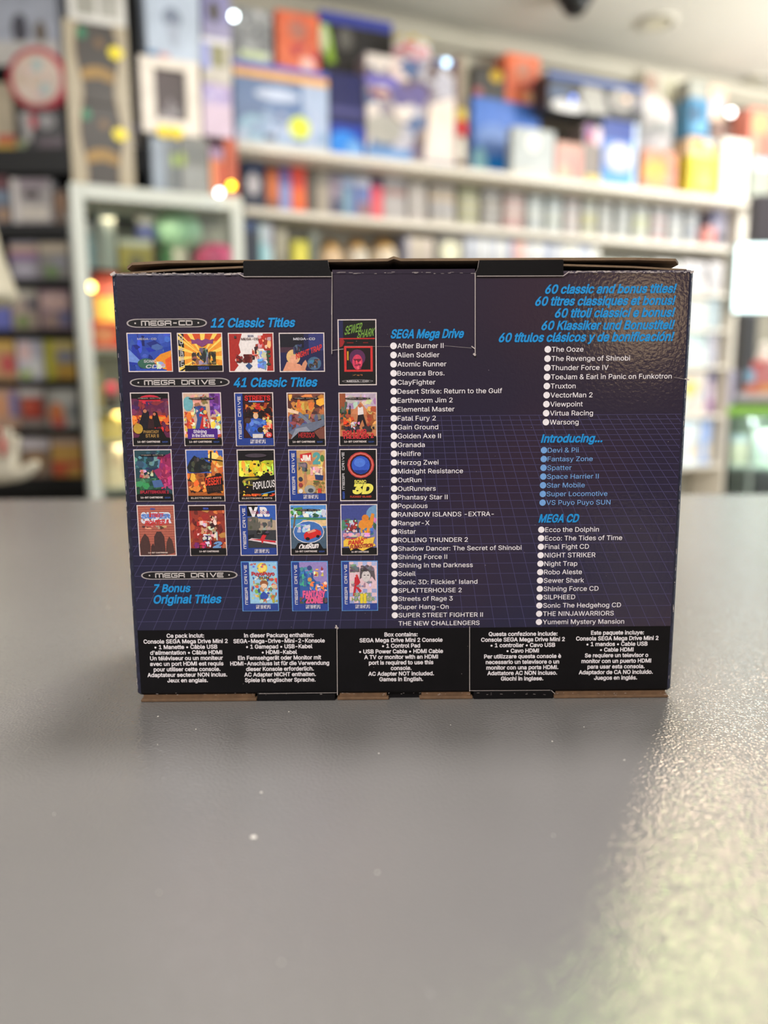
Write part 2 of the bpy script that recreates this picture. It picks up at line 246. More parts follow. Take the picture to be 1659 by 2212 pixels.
'g':(425,[[207,-151,168,-148,134,-140,105,-127,82,-110,64,-91,51,-69,101,-41,122,-66,136,-78,154,-88,178,-95,207,-97,249,-92,282,-75,304,-47,311,-6,311,68,306,68,287,41,272,28,252,16,227,8,195,5,152,10,113,27,80,53,55,90,39,136,34,191,39,246,55,293,80,332,112,361,152,378,196,384,228,382,253,373,273,360,288,346,308,319,313,319,313,379,372,379,372,-9,367,-54,350,-90,324,-117,291,-136,251,-147],[205,59,237,63,264,75,285,95,300,121,309,154,312,193,309,231,300,264,285,291,264,312,237,325,205,330,172,325,145,312,124,290,109,262,99,229,96,193,99,155,109,123,124,96,145,76,172,63]]),
'h':(410,[[114,227,114,0,53,0,53,509,114,509,114,287,102,287,124,332,152,362,187,379,227,384,264,380,295,369,321,349,341,321,353,285,357,240,357,0,296,0,296,235,290,275,273,304,246,323,210,329,184,326,161,317,141,303,126,283,117,257]]),
'i':(167,[[53,0,53,379,114,379,114,0],[84,443,67,446,54,455,44,468,41,483,44,499,54,512,67,521,84,524,100,521,114,512,123,499,126,483,123,468,114,455,100,446]]),
'j':(167,[[53,379,114,379,114,-30,111,-63,102,-90,86,-113,65,-129,37,-139,4,-143,-10,-143,-10,-87,2,-87,25,-83,40,-72,50,-54,53,-29],[83,443,67,446,53,455,44,468,41,483,44,499,53,512,67,521,83,524,100,521,114,512,123,499,126,483,123,468,114,455,100,446]]),
'k':(381,[[110,137,110,212,121,212,284,379,360,379,184,199,177,199],[53,0,53,509,114,509,114,0],[294,0,148,186,191,229,372,0]]),
'l':(189,[[139,-2,101,3,74,20,58,47,53,84,53,509,114,509,114,99,115,77,120,62,130,54,146,52,160,53,170,54,181,3,162,-1]]),
'm':(610,[[53,0,53,379,112,379,112,295,108,295,118,323,132,346,151,363,172,376,195,384,219,386,257,380,287,361,309,331,321,295,312,295,322,321,337,343,357,361,381,375,407,383,437,386,468,383,497,372,522,354,541,328,553,296,557,255,557,0,496,0,496,254,490,289,473,313,447,326,419,330,395,328,374,320,358,307,345,290,338,270,335,247,335,0,274,0,274,260,269,288,253,311,229,326,199,330,178,328,158,320,140,307,126,289,117,266,114,238,114,0]]),
'n':(410,[[114,227,114,0,53,0,53,379,112,379,112,287,102,287,124,332,152,362,187,379,227,384,264,380,295,369,321,349,341,321,353,285,357,240,357,0,296,0,296,235,290,275,273,304,246,323,210,329,184,326,161,317,141,303,126,283,117,257]]),
'o':(415,[[207,-8,159,-2,117,16,82,46,56,85,40,133,34,187,40,243,56,291,82,330,117,360,159,378,207,384,256,378,299,360,333,330,359,291,376,243,381,187,376,133,359,85,333,46,299,16,256,-2],[207,46,242,51,270,66,292,89,307,117,316,151,319,187,316,224,307,258,292,287,270,310,242,325,207,330,173,325,145,310,124,287,108,258,99,224,96,187,99,151,108,117,124,89,145,66,173,51]]),
'p':(424,[[53,-143,53,379,112,379,112,319,118,319,137,346,152,360,171,373,197,381,229,384,274,378,313,361,345,332,370,293,385,245,390,189,385,133,370,84,346,45,313,16,274,-2,229,-8,198,-5,173,4,153,17,138,31,118,59,114,59,114,-143],[220,47,253,51,279,66,301,88,316,117,325,151,328,189,325,227,316,261,301,290,280,311,253,325,220,330,188,325,161,312,140,291,125,263,116,229,113,189,116,150,125,115,140,86,162,65,188,51]]),
'q':(424,[[372,-143,311,-143,311,59,306,59,287,31,272,17,252,4,227,-5,195,-8,151,-2,111,16,79,45,55,84,39,133,34,189,39,245,55,293,79,332,112,361,151,378,196,384,228,381,253,373,272,360,287,346,307,319,313,319,313,379,372,379],[205,47,236,51,263,65,284,86,299,115,309,150,312,189,309,229,300,263,284,291,263,312,237,325,205,330,172,325,145,311,124,290,108,261,99,227,96,189,99,151,109,117,124,88,145,66,172,51]]),
'r':(259,[[53,0,53,379,112,379,112,321,115,321,130,347,152,367,181,380,213,385,229,384,243,384,243,322,230,324,207,326,182,323,159,315,140,301,126,284,117,262,114,237,114,0]]),
's':(365,[[182,-8,145,-5,112,3,84,18,62,38,45,63,36,94,94,107,105,79,124,60,150,49,181,45,217,50,244,62,262,81,268,103,265,121,254,136,237,147,212,155,149,170,104,186,72,208,53,237,47,274,51,305,65,332,87,354,115,370,149,381,187,384,223,381,254,372,279,358,299,339,314,316,324,290,268,277,258,298,243,316,219,328,187,333,156,329,131,317,114,299,109,277,112,258,124,243,144,232,172,223,229,209,275,194,306,171,325,142,331,107,326,75,312,47,290,24,260,6,223,-5]]),
't':(227,[[204,379,204,327,6,327,6,379],[65,471,126,471,126,98,128,76,136,61,150,53,170,50,185,51,202,54,213,2,192,-3,168,-4,125,2,92,21,72,52,65,93]]),
'u':(410,[[182,-5,146,-1,115,11,89,31,69,59,57,95,53,139,53,379,114,379,114,144,119,105,137,75,164,56,200,50,226,53,249,62,268,77,283,97,293,122,296,153,296,379,357,379,357,0,298,0,298,92,307,92,286,47,257,17,222,0]]),
'v':(389,[[163,0,17,379,84,379,165,155,187,87,206,21,184,21,203,87,224,155,305,379,371,379,226,0]]),
'w':(567,[[138,0,23,379,87,379,133,214,154,137,175,41,165,41,186,135,206,214,252,379,316,379,362,214,382,136,402,41,391,41,413,135,434,214,480,379,545,379,429,0,368,0,319,172,305,225,291,280,277,338,291,338,277,280,263,225,248,172,199,0]]),
'x':(379,[[21,0,171,218,171,171,29,379,100,379,147,306,179,253,207,206,175,206,202,253,233,306,282,379,352,379,209,169,209,214,358,0,287,0,231,85,200,136,173,182,205,182,178,136,148,85,91,0]]),
'y':(389,[[47,-139,61,-86,71,-87,104,-89,118,-84,130,-74,141,-58,151,-36,163,-1,17,379,84,379,165,155,187,87,206,21,184,21,202,87,224,155,305,379,371,379,204,-58,191,-85,177,-107,159,-124,139,-136,117,-143,91,-145,65,-143]]),
'z':(380,[[42,0,42,46,254,320,254,323,48,323,48,379,333,379,333,331,126,60,126,56,339,56,339,0]]),
'á':(389,[[160,-9,126,-5,94,5,68,22,48,45,35,73,30,108,34,138,43,161,58,179,78,193,100,203,125,211,178,220,234,227,265,235,276,255,276,257,273,279,267,297,256,311,240,322,220,329,196,331,171,329,149,322,118,301,100,274,41,291,57,322,79,346,104,364,133,375,163,382,194,384,239,379,263,372,286,360,306,343,322,320,333,290,337,251,337,0,277,0,277,52,272,52,252,25,236,12,215,1,190,-6],[170,45,202,49,228,59,248,74,263,93,272,115,276,138,276,190,259,182,231,176,200,171,175,168,134,159,117,150,103,139,95,124,92,105,94,87,102,72,114,61,130,52,149,47],[162,429,210,529,278,529,212,429]]),
'â':(389,[[160,-9,126,-5,94,5,68,22,48,45,35,73,30,108,34,138,43,161,58,179,78,193,100,203,125,211,178,220,234,227,265,235,276,255,276,257,273,279,267,297,256,311,240,322,220,329,196,331,171,329,149,322,118,301,100,274,41,291,57,322,79,346,104,364,133,375,163,382,194,384,239,379,263,372,286,360,306,343,322,320,333,290,337,251,337,0,277,0,277,52,272,52,252,25,236,12,215,1,190,-6],[170,45,202,49,228,59,248,74,263,93,272,115,276,138,276,190,259,182,231,176,200,171,175,168,134,159,117,150,103,139,95,124,92,105,94,87,102,72,114,61,130,52,149,47],[140,435,80,435,80,438,160,529,218,529,299,438,299,435,238,435,189,495]]),
'ä':(389,[[160,-9,126,-5,94,5,68,22,48,45,35,73,30,108,34,138,43,161,58,179,78,193,100,203,125,211,178,220,234,227,265,235,276,255,276,257,273,279,267,297,256,311,240,322,220,329,196,331,171,329,149,322,118,301,100,274,41,291,57,322,79,346,104,364,133,375,163,382,194,384,239,379,263,372,286,360,306,343,322,320,333,290,337,251,337,0,277,0,277,52,272,52,252,25,236,12,215,1,190,-6],[170,45,202,49,228,59,248,74,263,93,272,115,276,138,276,190,259,182,231,176,200,171,175,168,134,159,117,150,103,139,95,124,92,105,94,87,102,72,114,61,130,52,149,47],[261,443,246,446,233,455,224,468,221,483,224,499,233,512,246,520,261,523,277,520,290,512,299,499,301,483,299,468,290,455,277,446],[117,443,102,446,89,455,80,468,77,483,80,499,89,512,102,520,117,523,133,520,146,512,155,499,158,483,155,468,146,455,133,446]]),
'ç':(396,[[207,-8,159,-2,117,16,82,46,56,85,40,133,34,187,40,243,56,291,82,330,117,360,159,378,207,384,234,383,260,377,284,368,305,356,324,341,340,322,353,301,362,277,303,262,290,289,270,311,242,325,207,330,173,325,145,310,124,287,108,258,99,224,96,187,99,151,108,117,124,89,145,66,173,51,207,46,243,52,271,66,292,89,304,117,363,102,354,78,341,56,325,37,306,21,285,9,261,-1,235,-6],[169,-143,169,-107,210,-107,236,-102,243,-84,236,-67,210,-62,182,-62,192,16,224,16,224,0,224,-29,253,-34,273,-44,285,-61,289,-85,284,-111,270,-129,245,-139,210,-143]]),
'è':(404,[[212,-8,161,-2,117,16,82,46,56,85,40,132,34,187,39,242,55,290,81,329,115,359,157,378,205,384,236,382,266,374,294,361,319,341,341,315,357,282,368,242,371,194,371,169,75,169,75,221,338,221,310,202,307,237,298,269,283,294,263,314,237,326,205,330,173,326,146,313,125,294,109,270,99,241,96,211,96,178,100,139,110,106,128,80,151,61,179,50,212,46,234,48,254,53,271,61,285,73,297,88,306,105,365,91,353,63,335,39,311,19,283,4,249,-5],[180,429,114,529,182,529,230,429]]),
'é':(404,[[212,-8,161,-2,117,16,82,46,56,85,40,132,34,187,39,242,55,290,81,329,115,359,157,378,205,384,236,382,266,374,294,361,319,341,341,315,357,282,368,242,371,194,371,169,75,169,75,221,338,221,310,202,307,237,298,269,283,294,263,314,237,326,205,330,173,326,146,313,125,294,109,270,99,241,96,211,96,178,100,139,110,106,128,80,151,61,179,50,212,46,234,48,254,53,271,61,285,73,297,88,306,105,365,91,353,63,335,39,311,19,283,4,249,-5],[177,429,225,529,293,529,227,429]]),
'ê':(404,[[212,-8,161,-2,117,16,82,46,56,85,40,132,34,187,39,242,55,290,81,329,115,359,157,378,205,384,236,382,266,374,294,361,319,341,341,315,357,282,368,242,371,194,371,169,75,169,75,221,338,221,310,202,307,237,298,269,283,294,263,314,237,326,205,330,173,326,146,313,125,294,109,270,99,241,96,211,96,178,100,139,110,106,128,80,151,61,179,50,212,46,234,48,254,53,271,61,285,73,297,88,306,105,365,91,353,63,335,39,311,19,283,4,249,-5],[155,435,95,435,95,438,175,529,233,529,313,438,313,435,252,435,204,495]]),
'í':(167,[[53,0,53,379,114,379,114,0],[57,429,104,529,173,529,107,429]]),
'ñ':(410,[[114,227,114,0,53,0,53,379,112,379,112,287,102,287,124,332,152,362,187,379,227,384,264,380,295,369,321,349,341,321,353,285,357,240,357,0,296,0,296,235,290,275,273,304,246,323,210,329,184,326,161,317,141,303,126,283,117,257],[250,446,225,450,202,460,182,470,167,475,153,466,149,448,106,448,110,476,120,498,137,513,161,518,185,514,207,504,226,494,243,490,256,496,262,517,304,517,300,488,289,466,272,451]]),
'ò':(415,[[207,-8,159,-2,117,16,82,46,56,85,40,133,34,187,40,243,56,291,82,330,117,360,159,378,207,384,256,378,299,360,333,330,359,291,376,243,381,187,376,133,359,85,333,46,299,16,256,-2],[207,46,242,51,270,66,292,89,307,117,316,151,319,187,316,224,307,258,292,287,270,310,242,325,207,330,173,325,145,310,124,287,108,258,99,224,96,187,99,151,108,117,124,89,145,66,173,51],[183,429,117,529,186,529,234,429]]),
'ó':(415,[[207,-8,159,-2,117,16,82,46,56,85,40,133,34,187,40,243,56,291,82,330,117,360,159,378,207,384,256,378,299,360,333,330,359,291,376,243,381,187,376,133,359,85,333,46,299,16,256,-2],[207,46,242,51,270,66,292,89,307,117,316,151,319,187,316,224,307,258,292,287,270,310,242,325,207,330,173,325,145,310,124,287,108,258,99,224,96,187,99,151,108,117,124,89,145,66,173,51],[181,429,228,529,297,529,231,429]]),
'ú':(410,[[182,-5,146,-1,115,11,89,31,69,59,57,95,53,139,53,379,114,379,114,144,119,105,137,75,164,56,200,50,226,53,249,62,268,77,283,97,293,122,296,153,296,379,357,379,357,0,298,0,298,92,307,92,286,47,257,17,222,0],[178,429,226,529,294,529,228,429]]),
'ü':(410,[[182,-5,146,-1,115,11,89,31,69,59,57,95,53,139,53,379,114,379,114,144,119,105,137,75,164,56,200,50,226,53,249,62,268,77,283,97,293,122,296,153,296,379,357,379,357,0,298,0,298,92,307,92,286,47,257,17,222,0],[277,443,261,446,248,455,239,468,236,483,239,499,248,512,261,520,277,523,292,520,305,512,314,499,317,483,314,468,305,455,292,446],[133,443,118,446,104,455,96,468,93,483,96,499,104,512,118,520,133,523,149,520,162,512,170,499,173,483,170,468,162,455,149,446]]),
'•':(389,[[194,93,166,96,139,107,117,124,100,147,89,173,85,202,89,231,100,257,117,279,139,296,166,307,194,311,223,307,249,296,272,279,289,257,300,231,304,202,300,173,289,147,272,124,249,107,223,96]]),
' ':(188,[])}
TC = {}
def thicken(c, d):                           # pushes a contour outwards (outer and inner contours run opposite ways)
    if not d: return c
    P = [Vector((c[i], c[i + 1])) for i in range(0, len(c), 2)]; n = len(P); out = []
    for i in range(n):
        a = (P[i] - P[i - 1]).normalized(); b = (P[(i + 1) % n] - P[i]).normalized()
        na = Vector((-a.y, a.x)); nb = Vector((-b.y, b.x)); m = na + nb
        if m.length < 1e-4: m = na
        m.normalize(); k = min(1.9, 1.0 / max(0.3, m.dot(na)))
        q = P[i] + m * (d * k * ORIENT); out += [q.x, q.y]
    return out
ORIENT = 1.0
GC_ = {}
def glyph(ch, bold):
    """one letter as triangles: contours are cut against each other and kept where the winding is not zero"""
    k = (ch, bold)
    if k in GC_: return GC_[k]
    loops = [thicken(c, bold * 1000.0) for c in FONT[ch][1]]
    if not loops: GC_[k] = ([], []); return GC_[k]
    vs, es, segs = [], [], []
    for c in loops:
        b = len(vs); n = len(c) // 2; pts = [Vector((c[2 * q] / 1000.0, c[2 * q + 1] / 1000.0)) for q in range(n)]; vs += pts
        es += [(b + q, b + (q + 1) % n) for q in range(n)]; segs += [(pts[q], pts[(q + 1) % n]) for q in range(n)]
    ov, oe, of, *_ = delaunay_2d_cdt(vs, es, [], 0, 1e-5)
    keep = []
    for f in of:
        x = sum(ov[t].x for t in f) / 3.0; y = sum(ov[t].y for t in f) / 3.0; w = 0
        for a, b in segs:
            if (a.y <= y) != (b.y <= y) and a.x + (y - a.y) * (b.x - a.x) / (b.y - a.y) > x: w += 1 if b.y > a.y else -1
        if w: keep.append(tuple(f))
    GC_[k] = ([(v.x, v.y) for v in ov], keep); return GC_[k]
def glyphs(s, bold=0.0):
    k = (s, bold)
    if k in TC: return TC[k]
    vs, fs, pen = [], [], 0.0
    for ch in s:
        gv, gf = glyph(ch, bold); b = len(vs); vs += [(x + pen, y) for x, y in gv]; fs += [tuple(b + i for i in f) for f in gf]
        pen += FONT[ch][0] / 1000.0
    used = sorted({i for f in fs for i in f}); mp = {o: n for n, o in enumerate(used)}
    TC[k] = ([vs[i] for i in used], [tuple(mp[i] for i in f) for f in fs]); return TC[k]
_h = [v[1] for v in glyphs('H')[0]]
CAPH = max(_h) - min(_h)
def put_text(g, s, x, z, cap, col, y, right=None, center=None, xs=1.0, shear=0.0, bold=0.0, rot=0.0):
    """x,z = left of baseline on the front plane; right fits the width; center centres it"""
    vs, fs = glyphs(s, bold); k = cap / CAPH
    lo = min(v[0] for v in vs); hi = max(v[0] for v in vs)
    kx = k * xs
    if right is not None: kx = (right - x - shear * cap * 0.9) / (hi - lo)
    if center is not None: x = center - kx * (hi - lo) / 2
    pts = []
    for a, b in vs:
        dx = (a - lo) * kx + shear * b * k; dz = b * k
        if rot: dx, dz = dx * math.cos(rot) - dz * math.sin(rot), dx * math.sin(rot) + dz * math.cos(rot)
        pts.append((x + dx, y, z + dz))
    g.idx(pts, fs, col)
    return kx / k
# squared techno strokes for the badges
STK = {'M': [[(0,0),(0,1),(1,1),(1,0)], [(.5,1),(.5,0)]], 'E': [[(1,1),(0,1),(0,0),(1,0)], [(0,.5),(.9,.5)]], 'G': [[(1,1),(0,1),(0,0),(1,0),(1,.5),(.5,.5)]],
       'A': [[(0,0),(0,1),(1,1),(1,0)], [(0,.42),(1,.42)]], 'D': [[(0,1),(.85,1),(1,.85),(1,.15),(.85,0),(0,0),(0,.62)]], 'R': [[(0,0),(0,1),(1,1),(1,.48),(.35,.48),(1,0)]],
       'I': [[(.5,0),(.5,1)]], 'V': [[(0,1),(.5,0),(1,1)]], 'C': [[(1,1),(0,1),(0,0),(1,0)]], '-': [[(.25,.5),(.75,.5)]], 'S': [[(1,1),(0,1),(0,.5),(1,.5),(1,0),(0,0)]], ' ': []}
ADV = {'I': .6, ' ': .7, 'M': 1.35, '-': .9}
def strokes(g, s, x0, x1, z0, z1, col, y, t, vert=False):
    tot = sum(ADV.get(c, 1.0) + .3 for c in s) - .3
    L = (z1 - z0) if vert else (x1 - x0); Hh = (x1 - x0) if vert else (z1 - z0)
    u = L / tot; pos = 0
    for c in s:
        w = ADV.get(c, 1.0)
        for pl in STK[c]:
            for a, b in zip(pl[:-1], pl[1:]):
                P = [(pos + a[0] * w, a[1]), (pos + b[0] * w, b[1])]
                Q = []
                for q in P:
                    l = q[0] * u; h = t / 2 + q[1] * (Hh - t)
                    Q.append(Vector((x1 - h, z0 + l)) if vert else Vector((x0 + l, z0 + h)))
                d = (Q[1] - Q[0]); d = d / max(d.length, 1e-9); e = Vector((-d.y, d.x)) * t / 2; d = d * t / 2
                pts = [Q[0] - d - e, Q[1] + d - e, Q[1] + d + e, Q[0] - d + e]
                g.face([(p.x, y, p.y) for p in pts], col)
        pos += w + .3

# ------------------------------------------------------------------ the room
AW = math.radians(22.4); U = Vector((math.cos(AW), math.sin(AW), 0)); N = Vector((math.sin(AW), -math.cos(AW), 0)); O = Vector((0, 3.35, 0))
CEIL = 2.66
def hitq(px, py, q):                         # pixel ray -> (s, z) on the plane parallel to the shelf wall, q in front of the spines
    d = ray(px, py); t = (q - (CAM - O).dot(N)) / d.dot(N); p = CAM + d * t
    return (p - O).dot(U), p.z
def hity(px, py, Y):
    d = ray(px, py); p = CAM + d * (Y / d.y); return p.x, p.z
def wp(s, q, z): return O + U * s + N * q + Vector((0, 0, z))
WALLQ = -0.17

g = G(); g.box(-6, 7, -4, 8, -0.05, 0.0, (150, 145, 138)); structure(g.build('floor', mat('floor_tiles', (205, 200, 192), 0.4, mottle=0.06, mscale=2)))
g = G(); g.box(-6, 7, -4, 8, CEIL, CEIL + 0.05); structure(g.build('ceiling', mat('ceiling_paint', (226, 222, 212), 0.8, mottle=0.02, mscale=1.5)))
WALLM = mat('wall_paint', (160, 154, 140), 0.75, mottle=0.03, mscale=2)
g = G(); g.box(-0.80, 6.5, WALLQ - 0.08, WALLQ, 0, CEIL)   # local x along the wall, local y toward the room
def wallbuild(g, name, mats, parent=None):   # local frame: x along U, y along N, z up  (left handed -> build with explicit world points)
    g.v = [tuple(wp(*v)) for v in g.v]; g.f = [tuple(reversed(f)) for f in g.f]; return g.build(name, mats, parent)
structure(wallbuild(g, 'wall_back', WALLM))
g = G(); g.box(-6, -0.76, 3.24, 3.32, 0, CEIL); structure(g.build('wall_left', mat('dark_wall_paint', (40, 34, 34), 0.7, mottle=0.05, mscale=2)))
g = G(); g.box(-6, 7, -3.1, -3.0, 0, CEIL); structure(g.build('wall_front', mat('dim_wall_paint', (96, 92, 90), 0.7, mottle=0.05, mscale=2)))
# cornice under the ceiling along the shelf wall
g = G(); g.box(-0.75, 6.4, WALLQ, WALLQ + 0.07, CEIL - 0.12, CEIL - 0.05); g.box(-0.75, 6.4, WALLQ, WALLQ + 0.03, CEIL - 0.16, CEIL - 0.12)
structure(wallbuild(g, 'trim_1', mat('cornice_paint', (178, 172, 156), 0.6)))

# counter
cnt = thing('counter', 'long grey speckled laminate counter the dark printed box stands on', 'counter', (0, 0.35, 0))
def table_mat():
    m = mat('grey_laminate', (112, 109, 108), 0.17, mottle=0.03, mscale=9, spec=1.0); nt = m.node_tree; b = nt.nodes['Principled BSDF']
    tc = nt.nodes['Texture Coordinate']
    n = nt.nodes.new('ShaderNodeTexNoise'); n.inputs['Scale'].default_value = 900; n.inputs['Detail'].default_value = 0
    nt.links.new(tc.outputs['Object'], n.inputs['Vector'])
    bp = nt.nodes.new('ShaderNodeBump'); bp.inputs['Strength'].default_value = 0.36; bp.inputs['Distance'].default_value = 0.0006
    nt.links.new(n.outputs[0], bp.inputs['Height']); nt.links.new(bp.outputs[0], b.inputs['Normal'])
    return m
g = G(); g.box(-1.9, 1.9, -0.60, 0.672, CT - 0.04, CT, bev=0.003); top = g.build('countertop', table_mat(), cnt)
g = G(); g.box(-1.85, 1.85, -0.50, 0.62, 0.0, CT - 0.04); g.build('cabinet_body', mat('counter_body_paint', (60, 60, 64), 0.5), cnt)
rnd = random.Random(4)
g = G()
for k in range(46):
    x, y = rnd.uniform(-0.24, 0.24), rnd.uniform(-0.20, -0.02) if k % 4 else rnd.uniform(-0.1, 0.3); r = rnd.uniform(0.00025, 0.0006)
    if k == 0: x, y, r = -0.175, -0.175, 0.0013
    if k == 1: x, y, r = -0.043, -0.12, 0.0011
    a0 = rnd.uniform(0, 3)
    g.idx([(x + r * math.cos(a0 + i * 1.2566) * rnd.uniform(.6, 1.3), y + r * math.sin(a0 + i * 1.2566), CT + 0.0001) for i in range(5)] + [(x, y, CT + 0.0004)], [(i, (i + 1) % 5, 5) for i in range(5)], (196, 190, 182))
d = g.build('dust_flecks', PLAST, cnt); d['kind'] = 'stuff'

# ------------------------------------------------------------------ the packaging box on the counter
BX, BY, BYAW, BH, BW = 0.00897, 0.34113, 0.004134, 0.1929, 0.25
box = thing('console_box', 'dark purple game console carton, back side with cover pictures and title lists, on grey counter', 'box', (BX, BY, CT), BYAW)
cyaw, syaw = math.cos(BYAW), math.sin(BYAW)
FN = Vector((syaw, -cyaw, 0))
def uv(px, py):                              # pixel -> (x, z) on the carton's front
    d = ray(px, py); o = Vector((BX, BY, CT)); t = (o - CAM).dot(FN) / d.dot(FN); p = CAM + d * t - o
    return p.x * cyaw + p.y * syaw, p.z

def carton_mat():
    m = mat('carton_print', (40, 30, 50), 0.40, bump=0.06, bscale=650, coat=0.55); nt = m.node_tree; b = nt.nodes['Principled BSDF']; tc = nt.nodes['Texture Coordinate']
    sx = nt.nodes.new('ShaderNodeSeparateXYZ'); nt.links.new(tc.outputs['Object'], sx.inputs[0])
    # printed artwork: plum at the top running into navy at the foot, with maroon clouding
    mp = nt.nodes.new('ShaderNodeMapRange'); mp.inputs[1].default_value = 0.06; mp.inputs[2].default_value = 0.16; nt.links.new(sx.outputs['Z'], mp.inputs[0])
    c1 = nt.nodes.new('ShaderNodeMix'); c1.data_type = 'RGBA'; c1.inputs[6].default_value = lin((23, 20, 54)); c1.inputs[7].default_value = lin((34, 24, 46))
    nt.links.new(mp.outputs[0], c1.inputs[0])
    n = nt.nodes.new('ShaderNodeTexNoise'); n.inputs['Scale'].default_value = 11; n.inputs['Detail'].default_value = 1; nt.links.new(tc.outputs['Object'], n.inputs['Vector'])
    m2 = nt.nodes.new('ShaderNodeMapRange'); m2.inputs[1].default_value = 0.45; m2.inputs[2].default_value = 0.7; nt.links.new(n.outputs[0], m2.inputs[0])
    c2 = nt.nodes.new('ShaderNodeMix'); c2.data_type = 'RGBA'; c2.inputs[7].default_value = lin((46, 26, 46))
    nt.links.new(m2.outputs[0], c2.inputs[0]); nt.links.new(c1.outputs[2], c2.inputs[6])
    nt.links.new(c2.outputs[2], b.inputs['Base Color'])
    return m
CARTON = carton_mat()
EDGE = mat('worn_navy_edge', (36, 37, 56), 0.4, mottle=0.5, mscale=420, bump=0.2, bscale=900)
BD = 0.095
zb = 0.0032
bandz = uv(860, 1357)[1]
g = G(); hx = BW / 2; R = 0.0022
prof = []
for cxs, cys, a0 in ((-hx + R, R, 180), (hx - R, R, 270), (hx - R, BD - R, 0), (-hx + R, BD - R, 90)):
    for k in range(5):
        a = math.radians(a0 + k * 22.5); prof.append((cxs + R * math.cos(a), cys + R * math.sin(a)))
n = len(prof)
zs = [zb, zb + 0.001, bandz, BH - 0.001, BH]
vv = []
for z in zs:
    ins = 0.0006 if z in (zb, BH) else 0.0
    for x, y in prof: vv.append((x - math.copysign(ins, x), y + (ins if y < BD / 2 else -ins), z))
g.smooth = False
for j in range(len(zs) - 1):
    for k in range(n):
        front = (k == 4)
        g.mi = (2 if j < 2 else 0) if front else 1
        if not front and (k < 9 and k != 4): g.smooth = True
        g.idx([vv[j * n + k], vv[j * n + (k + 1) % n], vv[(j + 1) * n + (k + 1) % n], vv[(j + 1) * n + k]], [(0, 1, 2, 3)], (40, 30, 50)); g.smooth = False
g.mi = 1; g.idx(vv[-n:], [tuple(range(n))], (20, 20, 20)); g.idx(vv[:n], [tuple(reversed(range(n)))], (20, 20, 20))
# printed floor grid (in the print, part of the carton)
g.mi = 3
GC = (70, 64, 104)
def line(g, a, b, w, col, y):
    a = Vector(a); b = Vector(b); d = (b - a).normalized(); e = Vector((-d.y, d.x)) * w / 2
    g.face([(p.x, y, p.y) for p in (a - e, b - e, b + e, a + e)], col)
XL, XR = -hx + R + 0.0003, hx - R - 0.0003
yy = 899.0; step = 10.2; gy = -0.00005
ztop = uv(860, yy)[1]
while yy < 1352:
    z = uv(860, yy)[1]; line(g, (XL, z), (XR, z), 0.00022, GC, gy); yy += step; step *= 1.038
vx, vz = uv(868, 120)
xb0 = uv(868, 1356)[0]
k = -38
while k < 39:
    xb = xb0 + k * 0.00715
    xt = vx + (xb - vx) * (vz - ztop) / (vz - bandz)
    a = [xt, ztop]; b = [xb, bandz]
    def clip(p, q):   # clip p toward q into XL..XR
        if p[0] < XL and q[0] > XL: f = (XL - p[0]) / (q[0] - p[0]); return [XL, p[1] + f * (q[1] - p[1])]
        if p[0] > XR and q[0] < XR: f = (XR - p[0]) / (q[0] - p[0]); return [XR, p[1] + f * (q[1] - p[1])]
        return p
    if not (min(a[0], b[0]) > XR or max(a[0], b[0]) < XL):
        a2, b2 = clip(a, b), clip(b, a)
        if XL - 1e-6 <= a2[0] <= XR + 1e-6 and XL - 1e-6 <= b2[0] <= XR + 1e-6: line(g, a2, b2, 0.00022, GC, gy)
    k += 1
carton = g.build('carton', [CARTON, EDGE, CARDBLACK, INK], box)

# lettering on the front
TY = -0.00024
BLUE = (20, 137, 205); WHT = (236, 228, 232); PALE = (112, 158, 214)
def px_text(g, s, L, base, cap, col, Rr=None, C=None, xs=1.0, shear=0.0, bold=0.0):
    x, z = uv(L if L is not None else C, base); x2, z2 = uv(L if L is not None else C, base - cap)
    r = uv(Rr, base)[0] if Rr else None
    return put_text(g, s, x, z, z2 - z, col, TY, right=r, center=(x if C is not None else None), xs=xs, shear=shear, bold=bold)
def headline(name, rows, label):
    g = G()
    for s, L, Rr, base, cap in rows: px_text(g, s, L, base, cap, BLUE, Rr=Rr, shear=0.24, bold=0.028)
    o = g.build(name, INK, carton); o['label'] = label
headline('headline_text', [('60 classic and bonus titles!', 1176, 1461, 634, 18.3), ('60 titres classiques et bonus!', 1154.6, 1459, 660, 18.3), ('60 titoli classici e bonus!', 1197, 1458, 685.5, 18.3),
                           ('60 Klassiker und Bonustitel!', 1168, 1457, 712.5, 18.3), ('60 títulos clásicos y de bonificación!', 1076, 1456, 738.5, 18.3)], 'five blue slanted lines at the upper right corner')
headline('heading_text', [('12 Classic Titles', 455.4, 640, 707, 18.6)], 'blue heading over the top row of covers')
headline('heading_text', [('41 Classic Titles', 504, 688, 835.7, 18.6)], 'blue heading over the tall covers')
headline('heading_text', [('7 Bonus', 330.6, 414, 1278.6, 16), ('Original Titles', 330.6, 481, 1303, 17)], 'blue two-line heading at the lower left')
headline('heading_text', [('SEGA Mega Drive', 843, 1004, 730.4, 18)], 'blue heading over the long middle list')
headline('heading_text', [('Introducing...', 1168, 1304, 955.5, 16.5)], 'blue heading over the pale blue list')
headline('heading_text', [('MEGA CD', 1163, 1252, 1128, 16.5)], 'blue heading over the lower right list')

